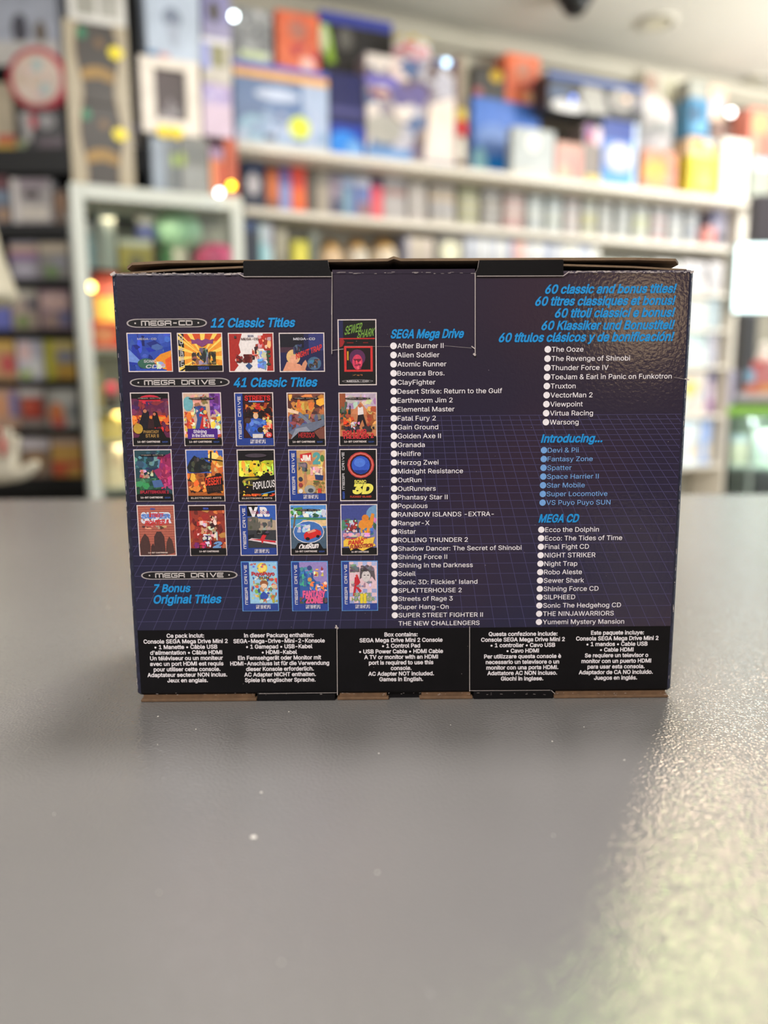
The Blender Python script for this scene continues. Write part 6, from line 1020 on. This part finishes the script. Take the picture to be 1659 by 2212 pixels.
# boxes on top of the cabinet
QT = QV - 0.03
def top_(name, label, x0, x1, yt, base, col, pt=(), q=QT, depth=0.16, key=None, seed=0, cat='box'): return wallbox(name, label, cat, x0, x1, yt, base, q, depth, col, pt, seed=seed, key=key)
def banner_box(label, yt, base, key, seed):
    # dark carton with cream wavy side trim, gold arched emblem, green dot and yellow price burst
    zb_ = TOPS[base] if isinstance(base, str) else base
    sa = hitq(146, 220, QT)[0]; sb = hitq(283, 235, QT)[0]; w = sb - sa; h = hitq(215, yt, QT)[1] - zb_
    root = thing('gift_carton', label, 'box', wp(sa, QT, zb_), AW, 'dark gold-printed cartons on the cabinet'); TOPS[key] = zb_ + h + .0008
    g = G(); g.box(0, w, 0, .15, 0, h, (62, 56, 52), bev=.002); g.build('body', PRINT, root)
    for sd in (0, 1):
        g = G(); pts = []
        for j in range(13):
            t = j / 12; ww = .035 + .008 * math.sin(t * 2 * math.pi + .6); pts.append((ww, t * h))
        P_ = [(0, 0)] + pts + [(0, h)]
        if sd: P_ = [(w - a, b) for a, b in reversed(P_)]
        poly_plate(g, P_, -.004, -.0005, (164, 152, 130)); P2 = []
        g.build('wavy_trim', PLAST, root)
        g = G()
        for (a, z0_), (b, z1_) in zip(pts[:-1], pts[1:]):
            a2, b2 = (w - a, w - b) if sd else (a, b); e = -.003 if sd else .003
            q4 = [(a2, -.0042, z0_), (a2 + e, -.0042, z0_), (b2 + e, -.0042, z1_), (b2, -.0042, z1_)]
            g.face(q4 if not sd else q4[::-1], (120, 90, 50))
        g.build('gilt_edge', PLAST, root)
    g = G(); pts = [(.5 + .3 * math.cos(math.pi * t / 12), .30 + .17 * math.sin(math.pi * t / 12)) for t in range(13)] + [(.2, .27), (.5, .32), (.8, .27)]
    g.face([(w * a, -.001, h * b) for a, b in pts], (150, 116, 56)); g.build('emblem', PRINT, root)
    g = G(); g.face([(w * .28 + .014 * math.cos(t * .5236), -.001, h * .86 + .016 * math.sin(t * .5236)) for t in range(12)], (40, 116, 84)); g.face([(w * .55 + .014 * math.cos(t * .5236), -.001, h * .76 + .014 * math.sin(t * .5236)) for t in range(12)], (110, 84, 56)); g.build('seal', PRINT, root)
    g = G(); g.face([(w * .80 + (.024 if t % 2 else .018) * math.cos(t * .3927), -.0052, h * .66 + (.024 if t % 2 else .018) * .85 * math.sin(t * .3927)) for t in range(16)], (236, 214, 20)); g.build('price_burst', PLAST, root)
TOPV = ZV
banner_box('dark gold-printed carton standing on the cabinet, lower of the two', 225, TOPV, 'bn1', 1)
banner_box('dark gold-printed carton stacked on the other one, with yellow burst at top', 52, 'bn1', 'bn2', 2)
wallbox('windowed_box', 'white box with grey windows on top of the dark gold-printed cartons', 'box', 146, 270, -60, 'bn2', QT - .01, .14, (206, 204, 200), [('r', .12, .05, .46, .84, (150, 148, 140)), ('r', .54, .05, .88, .84, (164, 162, 156))], seed=131)
top_('toy_box', 'grey-blue windowed toy box on the cabinet under the white framed box', 326, 386, 296, TOPV, (122, 130, 142), [('r', .05, .05, .5, .95, (140, 150, 164)), ('r', .55, .1, .95, .95, (110, 114, 116)), ('e', .85, .4, .12, .12, (150, 170, 96))], key='gb1', seed=132)
top_('toy_box', 'grey windowed toy box with dark top corner, beside the red spines', 388, 452, 298, TOPV, (124, 124, 122), [('r', .1, .1, .9, .45, (110, 112, 112)), ('e', .1, .4, .12, .14, (150, 166, 90)), ('r', .1, .52, .9, .95, (140, 142, 142))], key='gb2', seed=133)
TOPS['gb'] = max(TOPS['gb1'], TOPS['gb2'])
top_('book', 'orange-striped spine on the cabinet left of the brick red spine', 454, 484, 318, TOPV, (206, 130, 90), [('r', 0, 0, 1, .25, (150, 120, 150)), ('r', .5, .3, 1, 1, (190, 90, 70))], seed=134, cat='book', key='gb3')
top_('book', 'brick red tall spine on the cabinet at its right corner', 486, 514, 300, TOPV, (184, 92, 64), [('r', .5, 0, 1, 1, (160, 76, 60))], seed=135, cat='book', key='gb4')
# white framed box with dark window
sa = hitq(303, 200, QT)[0]; sb = hitq(432, 220, QT)[0]; w = sb - sa; zb_ = TOPS['gb']; h = hitq(367, 128, QT)[1] - zb_
fr = thing('framed_box', 'white framed box with dark picture window, above the grey toy boxes', 'box', wp(sa, QT + .005, zb_), AW); TOPS['fr'] = zb_ + h
g = G(); g.box(0, w, 0.012, .15, 0, h, (206, 198, 190), bev=.003); g.build('body', PRINT, fr)
g = G()
for a, b, c, d_ in ((0, w, 0, h * .2), (0, w, h * .86, h), (0, w * .24, h * .2, h * .86), (w * .76, w, h * .2, h * .86)): g.box(a, b, 0, .0118, c, d_, (222, 212, 202), bev=.002)
g.build('frame', PRINT, fr)
g = G(); g.face([(w * .24, .0115, h * .2), (w * .76, .0115, h * .2), (w * .76, .0115, h * .86), (w * .24, .0115, h * .86)], (74, 62, 64)); art(g, w, h, .0115, [('p', [(.36, .78), (.5, .48), (.64, .78)], (130, 122, 126)), ('s', .34, .6, .66, .79, 8, [(150, 146, 150), (110, 104, 110)], .04, .07)]); g.build('picture', PRINT, fr)
g = G()
for cx_ in (.36, .56):
    g.face([(w * cx_ + (.026 if t % 2 else .02) * math.cos(t * .3927), -.002, h * .03 + (.026 if t % 2 else .02) * .8 * math.sin(t * .3927)) for t in range(16)], (238, 206, 30))
g.build('price_burst', PLAST, fr)
top_('poster_box', 'light blue box with grey dandelion-like shape above the white framed box', 311, 430, -70, 'fr', (176, 188, 206), [('e', .48, .55, .17, .12, (120, 130, 150)), ('p', [(.36, .6), (.6, .6), (.54, .86), (.46, .86)], (160, 168, 186)), ('r', 0, .93, .2, 1, (60, 110, 160)), ('r', .22, .94, .4, 1, (190, 130, 136))], q=QT - .005, depth=.14, seed=136)
# lilac column of boxes right of the frame
top_('toy_box', 'lilac and pink toy box on the spines beside the white framed box', 438, 502, 182, max(TOPS[k] for k in ('gb2', 'gb3', 'gb4')), (176, 160, 196), [('r', 0, .4, 1, 1, (196, 176, 196)), ('s', .05, .05, .95, .4, 8, [(150, 140, 196), (190, 180, 214)], .1, .2)], key='li', seed=137)
top_('toy_box', 'cream and violet toy box with olive window on the lilac one', 437, 500, 84, 'li', (186, 180, 172), [('r', 0, .1, .28, .7, (150, 156, 214)), ('r', .3, .15, .8, .62, (130, 128, 96)), ('r', 0, 0, 1, .12, (214, 212, 220))], key='li2', seed=138)
top_('toy_box', 'slate violet toy box with dark oval, topmost beside the light blue box', 436, 498, -20, 'li2', (124, 122, 166), [('e', .42, .45, .2, .22, (64, 58, 50)), ('r', 0, .7, 1, 1, (140, 136, 170))], seed=139)

# ------------------------------------------------------------------ black shelving at the far left, facing the counter
YB = 2.93; YBK = 3.235
bl0, bl1 = -2.6, hity(318, 300, YB)[0]
blk = thing('black_shelving', 'black shelving unit at the far left filled with face-out game cases', 'shelving unit', ((bl0 + bl1) / 2, (YB + YBK) / 2, 0))
bi = Vector(blk.location)
def bbuild(g, name, m): g.v = [tuple(Vector(v) - bi) for v in g.v]; return g.build(name, m, blk)
ZB = {}
for k, (yt, yb_) in {'top': (320, 374), 'a': (482, 511), 'b': (602, 619), 'c': (711, 728), 'd': (821, 834), 'e': (927, 941), 'f': (1033, 1060)}.items():
    zt_ = hity(80, yt, YB)[1]; zl = hity(80, yb_, YB)[1]; ZB[k] = zt_
    g = G(); g.box(bl0, bl1, YB, YBK, zl, zt_, bev=.002); bbuild(g, 'shelf', BLACKM)
g = G(); g.box(bl1, bl1 + .02, YB, YBK, 0, CEIL - .02); bbuild(g, 'side_panel', BLACKM)
g = G(); g.box(bl0, bl1, YBK - .008, YBK, 0, CEIL - .02); bbuild(g, 'back_panel', BLACKM)
def fbox(name, label, cat, x0, x1, yt, base, col, pt=(), Y=YB + .02, depth=.016, group=None, seed=0, key=None):
    ym = yt + 45; xa = hity(x0, ym, Y)[0]; xb = hity(x1, ym, Y)[0]; zb_ = ZB[base] if base in ZB else TOPS[base]; h = hity((x0 + x1) / 2, yt, Y)[1] - zb_
    g = G(); w = xb - xa - .001; g.box(0, w, 0, depth, 0, h, col, bev=.0015); art(g, w, h, 0, pt, seed); o = g.build(name, PRINT, None, (xa, Y, zb_ + .0006))
    if key: TOPS[key] = zb_ + h + .0008
    return tag(o, label, cat, group)
GL = 'face-out cases on the black shelving'
rows = [('b', 522, [(22, 84, (150, 146, 156), [('r', 0, .12, 1, .3, (190, 160, 140)), ('r', 0, .3, 1, .5, (140, 110, 150)), ('e', .5, .75, .35, .18, (176, 172, 186))], 'grey and mauve face-out case, higher left one by the white post'), (86, 148, (140, 138, 136), [('r', 0, .05, 1, .3, (190, 176, 156)), ('e', .4, .8, .25, .15, (120, 150, 96)), ('e', .7, .55, .25, .15, (150, 150, 160))], 'grey case with tan head and green spot near the white post')]),
        ('c', 626, [(-18, 22, (130, 130, 180), [('r', 0, .5, 1, 1, (110, 116, 190))], 'blue-violet case at the picture edge, third black shelf'), (25, 82, (176, 160, 150), [('r', 0, 0, 1, .2, (190, 186, 176)), ('e', .4, .8, .3, .15, (130, 150, 96)), ('r', .6, .25, .95, .5, (80, 84, 104))], 'beige case with navy square and green foot'), (86, 152, (176, 150, 160), [('e', .5, .3, .45, .22, (232, 200, 196)), ('e', .4, .8, .3, .15, (196, 170, 160)), ('r', .6, .55, 1, .9, (130, 130, 170))], 'rosy case with pale pink bubble by the white post')]),
        ('d', 734, [(-24, 34, (190, 150, 110), [('r', 0, .05, 1, .25, (206, 170, 90)), ('e', .7, .6, .3, .25, (190, 90, 90))], 'gold and red case at the picture edge, fourth black shelf'), (37, 95, (190, 190, 204), [('e', .3, .3, .25, .25, (222, 190, 190)), ('e', .7, .7, .3, .25, (220, 222, 224)), ('e', .3, .85, .25, .12, (170, 190, 110))], 'pastel pink and blue case left of the yellow one'), (98, 162, (190, 166, 100), [('r', 0, 0, .3, 1, (200, 196, 70)), ('r', .3, .02, 1, .25, (222, 206, 140)), ('e', .7, .42, .35, .14, (140, 146, 170)), ('r', .4, .68, 1, .95, (206, 160, 70))], 'yellow and gold case by the white post')]),
        ('e', 838, [(-20, 40, (196, 160, 140), [('r', 0, .2, .6, .7, (214, 156, 120)), ('r', .7, .1, 1, .7, (140, 130, 180))], 'peach and violet case at the picture edge, fifth black shelf'), (43, 98, (150, 140, 136), [('r', 0, 0, 1, .22, (206, 200, 200)), ('r', .08, .25, .92, .75, (174, 66, 56)), ('e', .4, .45, .25, .15, (206, 100, 80))], 'case with brick red square picture'), (102, 168, (190, 190, 186), [('e', .6, .25, .4, .2, (222, 224, 222)), ('e', .3, .65, .25, .3, (232, 140, 90)), ('e', .35, .85, .25, .12, (220, 100, 90)), ('r', .7, .4, 1, .75, (150, 156, 160))], 'white case with orange flame shape by the white post')]),
        ('f', 944, [(-12, 44, (176, 150, 130), [('r', 0, .1, 1, .3, (214, 206, 190))], 'brown case at the picture edge behind the white glove'), (48, 110, (150, 130, 116), [('r', 0, .02, 1, .3, (222, 216, 226)), ('e', .5, .6, .35, .18, (176, 140, 100))], 'brown case with white head right of the white glove'), (113, 176, (224, 176, 96), [('r', 0, 0, 1, .2, (222, 196, 180)), ('r', 0, .6, .5, .95, (226, 106, 76)), ('r', .5, .6, 1, .75, (220, 120, 90)), ('r', 0, .3, 1, .45, (236, 190, 110))], 'orange-yellow case with red foot by the white post')])]
kk = 200
for base, yt, cs in rows:
    for a, b, c, pt, lb in cs: fbox('game_case', lb, 'game case', a, b, yt, base, c, pt, group=GL, seed=kk); kk += 1
fbox('game_box', 'white-edged grey box with dark label on the upper black shelf', 'box', 25, 112, 386, 'a', (176, 170, 170), [('r', 0, 0, .18, 1, (214, 208, 206)), ('r', .3, .25, .7, .45, (90, 80, 84)), ('r', .2, .6, .9, .9, (214, 206, 196)), ('r', .2, .02, .95, .2, (150, 136, 146))], depth=.08, seed=230)
fbox('game_box', 'brown box beside the white-edged grey box on the upper black shelf', 'box', 116, 146, 412, 'a', (120, 100, 88), [('r', .2, .1, .9, .6, (140, 104, 76))], depth=.08, seed=231)
fbox('game_box', 'dull blue and brown box at the picture edge, upper black shelf', 'box', -30, 20, 380, 'a', (110, 110, 120), [('r', 0, 0, 1, .3, (110, 70, 76)), ('r', 0, .3, 1, .55, (120, 136, 156)), ('e', .7, .8, .3, .15, (170, 140, 116))], depth=.08, seed=232)
fbox('game_box', 'black board game box with red and white shapes under the red-rimmed disc', 'box', 34, 138, 236, 'top', (34, 30, 34), [('p', [(.1, .1), (.3, .05), (.4, .3), (.3, .8), (.18, .8)], (170, 166, 164)), ('e', .38, .3, .08, .2, (190, 50, 70)), ('e', .65, .3, .18, .2, (160, 156, 158)), ('e', .1, .85, .12, .12, (140, 150, 110)), ('r', .45, .7, 1, .95, (90, 74, 84))], depth=.12, key='bgb', seed=233)
fbox('game_box', 'cream box with red and yellow foot at the picture edge', 'box', -40, 28, 178, 'top', (206, 192, 166), [('r', .4, .68, 1, .8, (214, 106, 80)), ('r', .3, .8, 1, .96, (226, 190, 80))], Y=YB + .13, depth=.08, seed=234)
# red-rimmed round disc
xc, zc = hity(70, 170, YB - .0); r_o = hity(136, 170, YB)[0] - xc
zc = TOPS['bgb'] + r_o
dsc = thing('round_tin', 'round tin lid with red rim and cream centre above the black board game box', 'tin', (xc, YB + .05, TOPS['bgb']))
g = G(); g.lathe([(r_o * .78, -.012), (r_o * .97, -.012), (r_o, -.006), (r_o, .03), (r_o * .9, .035)], (206, 76, 90), 36); o = g.build('rim', PLAST, dsc, (0, 0, r_o)); o.rotation_euler = (math.pi / 2, 0, 0)
o.rotation_euler = (-math.pi / 2, 0, 0)
g = G(); g.face([(r_o * .8 * math.cos(t * .1745), -.0365, r_o * .8 * math.sin(t * .1745)) for t in range(36)], (226, 206, 192))
g.v = [(a, -.0130, c) for a, b, c in g.v]
rn = random.Random(9)
for t in range(20):
    a, q_ = rn.uniform(0, 6.28), rn.uniform(0, .55) * r_o; s = rn.uniform(.1, .22) * r_o
    g.face([(q_ * math.cos(a) + s * math.cos(j * 1.047), -.0132 - t * .00005, q_ * math.sin(a) + s * math.sin(j * 1.047)) for j in range(6)], rn.choice([(232, 210, 200), (216, 196, 180), (236, 200, 200), (206, 196, 200), (180, 206, 206), (222, 196, 170)]))
g.build('picture', PRINT, dsc, (0, 0, r_o))
# upper shelf with the snow-blue box
zt_ = hity(60, 118, YB)[1]
g = G(); g.box(bl0, hity(140, 118, YB)[0], YB + .09, YBK - .01, zt_ - .02, zt_); bbuild(g, 'shelf', BLACKM); ZB['up'] = zt_
fbox('toy_box', 'white and ice-blue box with dark figures, top left corner', 'box', -30, 118, -70, 'up', (186, 192, 208), [('e', .45, .62, .12, .16, (84, 84, 96)), ('e', .75, .66, .09, .12, (120, 108, 96)), ('r', 0, .75, 1, 1, (214, 212, 208)), ('e', .9, .92, .06, .06, (216, 100, 76))], Y=YB + .095, depth=.1, seed=240)
fbox('game_box', 'little box with blue top at the black shelving beside the gold-printed cartons', 'box', 288, 312, 268, 'top', (90, 84, 84), [('r', 0, 0, 1, .35, (74, 84, 150)), ('r', 0, .5, .6, 1, (150, 140, 136))], depth=.06, seed=241)

# ------------------------------------------------------------------ white statue at the far left, its gloved hand raised
YS = 1.75
def sp_(px, py, dy=0): x, z = hity(px, py, YS + dy); return Vector((x, YS + dy, z))
st = thing('statue', 'cream white life-size statue at the left edge holding up a gloved hand', 'statue', (sp_(-150, 1000).x, YS, 0))
si = Vector(st.location)
STM = mat('cream_resin', (176, 168, 152), 0.5, mottle=0.03, mscale=10)
ax = sp_(-150, 1000).x
g = G(); g.lathe([(.20, 0), (.20, .05), (.15, .07), (.14, .4), (.13, .75), (.125, .95), (.12, 1.1), (.115, 1.3), (.10, 1.45)], (0, 0, 0), 28, (0, 0, 0), (1, .75, 1)); g.build('robe', STM, st)
g = G()   # short flaring cape from the shoulders, its hem crosses the picture edge
zh = sp_(40, 640).z; zt_ = sp_(0, 470).z; rh = sp_(28, 640).x - ax
g.lathe([(rh * .93, zh - .012), (rh, zh), (rh * .99, zh + .012), (sp_(-8, 540).x - ax, sp_(-8, 540).z), (sp_(-26, 470).x - ax, zt_), (.11, zt_ + .05), (.05, zt_ + .075), (.04, zt_ + .13)], (0, 0, 0), 36, (0, 0, 0), (1, .8, 1)); g.build('cape', STM, st)
g = G(); g.ball((0, 0, zt_ + .22), .095, (0, 0, 0), 26, (.85, .95, 1.2)); hd = g.build('head', STM, st)
g = G(); g.ball((0, -.09, zt_ + .21), .018, (0, 0, 0), 10, (.8, 1.1, 1.3))
g.build('nose', STM, hd)
g = G()
for sx in (-1, 1): g.ball((sx * .082, 0, zt_ + .22), .022, (0, 0, 0), 10, (.4, .7, 1.2))
g.build('ear', STM, hd)
# hand: palm, thumb and four fingers, one skinned surface
def skin(name, pts, edges_, radii, m, parent, root=0, sub=2):
    me = bpy.data.meshes.new(name); me.from_pydata([tuple(Vector(p) - si) for p in pts], edges_, []); o = bpy.data.objects.new(name, me); COL.objects.link(o); o.parent = parent
    md = o.modifiers.new('skin', 'SKIN'); md.use_smooth_shade = True; sv = me.skin_vertices[0].data
    for i, r in enumerate(radii): sv[i].radius = (r, r) if not isinstance(r, tuple) else r
    sv[root].use_root = True
    ms_ = o.modifiers.new('sub', 'SUBSURF'); ms_.levels = sub; ms_.render_levels = sub; me.materials.append(m); return o
def hp(px, py, d=0): return sp_(px, py, d)
HP = [hp(-110, 860, .02), hp(-60, 1010), hp(8, 1032), hp(28, 1008), hp(52, 1020), hp(72, 1008), hp(84, 996),
      hp(30, 978), hp(34, 958), hp(36, 940), hp(18, 972), hp(18, 946), hp(19, 924), hp(4, 970), hp(2, 944), hp(0, 924), hp(-12, 976), hp(-18, 956), hp(-20, 940)]
HE = [(0, 1), (1, 2), (2, 3), (2, 4), (4, 5), (5, 6), (3, 7), (7, 8), (8, 9), (3, 10), (10, 11), (11, 12), (2, 13), (13, 14), (14, 15), (2, 16), (16, 17), (17, 18)]
kx = 1.0 / FPX * YS
HR = [v * kx for v in (40, 34, 33, 24, 18, 13, 8, 11, 10, 7, 11, 10, 7, 11, 10, 7, 10, 9, 7)]
skin('hand', HP, HE, HR, STM, st, 2)
g = G(); g.tube([tuple(hp(6, 985, -.03) - si), tuple(hp(4, 955, -.03) - si), tuple(hp(-4, 925, -.02) - si)], [5 * kx, 6 * kx, 5 * kx], (196, 84, 84)); g.build('red_stripe', PLAST, st)

# ------------------------------------------------------------------ right: showcase, green-edged top, pile, lightbox, dark column
YG, AG = 2.30, -0.50
gx0, zg = hity(1570, 888, YG)
cg, sg = math.cos(AG), math.sin(AG)
def gloc(px, py, d=0.0):                     # pixel -> (u, z) on the showcase front (d = depth behind it)
    d_ = ray(px, py); o_ = Vector((gx0 - sg * d, YG + cg * d, 0)); nn = Vector((sg, -cg, 0)); t = (o_ - CAM).dot(nn) / d_.dot(nn); p_ = CAM + d_ * t
    return (p_ - Vector((gx0, YG, 0))).dot(Vector((cg, sg, 0))), p_.z
GW = 0.75
gc = thing('glass_showcase', 'low glass showcase with bright green top edge right of the dark box', 'showcase', (gx0, YG, 0), AG)
zg1 = gloc(1600, 879)[1]; zg0 = gloc(1600, 898)[1]
g = G(); g.box(0, GW, 0, .5, zg0, zg1, bev=.003); g.build('top_edge', mat('green_laminate', (140, 196, 78), 0.4), gc)
xq = gloc(1618, 980)[0]
g = G(); g.box(.004, GW - .01, .006, .010, .5, zg0); g.build('glass_front', GLASS, gc)
g = G(); g.box(xq, xq + .010, -.002, .013, .45, zg0); g.build('mullion', mat('grey_aluminium', (186, 200, 194), 0.35, metal=.3), gc)
g = G(); g.box(.004, .009, .012, .49, .5, zg0); g.build('glass_side', GLASS, gc)
g = G(); zsb = gloc(1600, 1008)[1]; g.box(.012, GW - .02, .02, .48, zsb - .012, zsb); g.build('shelf', mat('frosted_shelf', (200, 208, 200), 0.4), gc)
g = G(); g.box(0, GW, 0, .5, 0, .5); g.build('plinth', mat('plinth_grey', (150, 148, 150), 0.5), gc)
g = G(); g.box(.012, GW - .02, .47, .485, .5, zg0 - .002); g.build('back_panel', mat('pale_back_panel', (206, 212, 206), 0.5), gc)
a = gloc(1634, 1030)[0]; g = G(); g.box(a, GW - .03, .016, .05, .5, zsb - .013); g.build('grey_drawer', mat('drawer_grey', (136, 130, 136), 0.5), gc)
def showbox(name, label, x0, x1, yt, zbase, col, pt=(), d=.06, depth=.1, key=None, cat='box', seed=0):
    xa = gloc(x0, yt + 20, d)[0]; xb = gloc(x1, yt + 20, d)[0]; zb_ = TOPS[zbase] if isinstance(zbase, str) else zbase; h = gloc(x0, yt, d)[1] - zb_
    g = G(); w = xb - xa; g.box(0, w, 0, depth, 0, h, col, bev=.0015); art(g, w, h, 0, pt, seed)
    o = g.build(name, PRINT, None, (gx0 + xa * cg - d * sg, YG + xa * sg + d * cg, zb_ + .0006), AG)
    if key: TOPS[key] = zb_ + h + .0008
    return tag(o, label, cat)
showbox('console_carton', 'cream carton inside the showcase left of its grey mullion', 1580, 1614, 942, zsb, (222, 212, 190), [('r', 0, 0, 1, .2, (190, 200, 214))], seed=250)
showbox('console_carton', 'pale grey-green carton inside the showcase right of its mullion', 1626, 1690, 930, zsb, (206, 212, 200), [('r', .1, .2, .5, .8, (190, 200, 190))], seed=251)
showbox('magazine', 'thick dark magazine, lowest of the pile on the green-edged top', 1592, 1690, 866, zg1, (90, 92, 90), [], d=.03, depth=.2, key='p1', cat='magazine', seed=252)
showbox('game_box', 'white box at the foot of the pile on the green-edged top', 1588, 1690, 850, 'p1', (196, 190, 206), [('r', .3, .1, .9, .9, (206, 190, 196))], d=.03, depth=.2, key='p2', seed=253)
showbox('game_box', 'red and orange striped box in the pile beside the dark carton', 1608, 1690, 830, 'p2', (214, 120, 90), [('r', .4, .1, 1, .9, (226, 160, 100))], d=.04, depth=.18, key='p3', seed=254)
showbox('game_box', 'sky blue and pink box in the pile above the orange-striped one', 1610, 1690, 799, 'p3', (140, 180, 214), [('r', .25, .0, 1, 1, (206, 130, 134))], d=.04, depth=.18, key='p4', seed=255)
showbox('game_box', 'rose red box on top of the pile on the green-edged top', 1622, 1690, 782, 'p4', (206, 96, 96), [('r', .4, 0, 1, 1, (216, 150, 150))], d=.05, depth=.16, key='p5', seed=256)
xx, zz = gloc(1653, 738, .12)
r_ = thing('toy_figure', 'small white figurine on top of the rose red box', 'figurine', (gx0 + xx * cg - .12 * sg, YG + xx * sg + .12 * cg, TOPS['p5'])); hb = zz - TOPS['p5']
g = G(); g.lathe([(.020, 0), (.024, .008), (.018, hb * .5), (.012, hb * .55)], (226, 220, 214), 18); g.build('body', PLAST, r_); g = G(); g.ball((0, 0, hb * .75), hb * .25, (232, 228, 224), 16); g.build('head', PLAST, r_)
showbox('game_case', 'lilac case standing upright at the left of the pile on the green-edged top', 1574, 1586, 800, zg1, (190, 186, 214), [], d=.02, depth=.13, cat='game case', seed=257)
o = area('showcase_fill_light', (gx0 + .3 * cg - .07 * sg, YG + .3 * sg + .07 * cg, zg0 - .012), (gx0 + .32, YG + .02, .6), .5, 2.0, (.9, 1, .98), 'RECTANGLE', .02)  # fill light added inside the showcase to lift its dark interior
# lit sign and dark column further back
YL = 3.0
xa, zt_ = hity(1600, 520, YL); zb_ = hity(1600, 676, YL)[1]
lb = thing('lightbox', 'glowing bluish white lightbox above the dark column at the right edge', 'lightbox', (xa + .16, YL + .03, zb_))
g = G(); g.box(-.165, .165, 0, .05, 0, zt_ - zb_, (150, 160, 160), bev=.006); g.build('housing', PLAST, lb)
g = G(); g.face([(-.158, -.001, .008), (.158, -.001, .008), (.158, -.001, zt_ - zb_ - .008), (-.158, -.001, zt_ - zb_ - .008)], (230, 250, 250)); g.build('lit_panel', mat('lightbox_glow', (225, 250, 250), 0.4, emit=(226, 250, 252), estr=2.4), lb)
xb = hity(1638, 700, YL + .02)[0]
g = G(); g.box(hity(1606, 700, YL + .02)[0], xb, YL + .02, YL + .09, 0, zb_, (70, 68, 72), bev=.004); tag(g.build('sign_post', PLAST, None), 'dark grey column carrying the glowing lightbox', 'column')
g = G(); g.box(-.14, .14, 0, .06, 0, 0.17, (70, 64, 70), bev=.004); art(g, .28, .17, -.14, [])
xq, zq_ = hity(1632, 512, YL + .03); tag(g.build('loudspeaker', PLAST, None, (xq + .13, YL + .025, zt_ + .0005)), 'dark speaker box sitting on top of the glowing lightbox', 'speaker')

# ------------------------------------------------------------------ things on the ceiling
def ceil_hit(px, py):
    d_ = ray(px, py); t = (CEIL - CAMZ) / d_.z; return CAM + d_ * t
for px, py, lb_, nm in ((1420, 46, 'white ring downlight in the ceiling, upper right', 'downlight'), (1556, 183, 'small downlight far along the ceiling, above the teal box', 'downlight'), (1630, 170, 'smallest downlight at the far right of the ceiling', 'downlight')):
    p = ceil_hit(px, py); r0 = .085 if py < 100 else .06
    root = thing(nm, lb_, 'downlight', (p.x, p.y, CEIL), 0, 'ceiling downlights')
    g = G(); g.lathe([(r0, 0), (r0, -.008), (r0 * .7, -.012), (r0 * .68, -.002)], (206, 200, 186), 28); g.build('ring', PLAST, root)
    g = G(); g.face([(r0 * .6 * math.cos(t * .2618), r0 * .6 * math.sin(t * .2618), -.0125) for t in reversed(range(24))], (222, 216, 190)); g.build('lens', PLAST, root)
p = ceil_hit(1243, -14)
cmr = thing('dome_camera', 'black dome camera on the ceiling at the top edge', 'camera', (p.x, p.y, CEIL))
g = G(); g.lathe([(.075, 0), (.075, -.02), (.07, -.025)], (30, 28, 28), 24); g.build('mount', PLAST, cmr)
g = G(); g.ball((0, 0, -.025), .06, (14, 13, 14), 20); g.build('dome', PLAST, cmr)
bpy.context.view_layer.update()
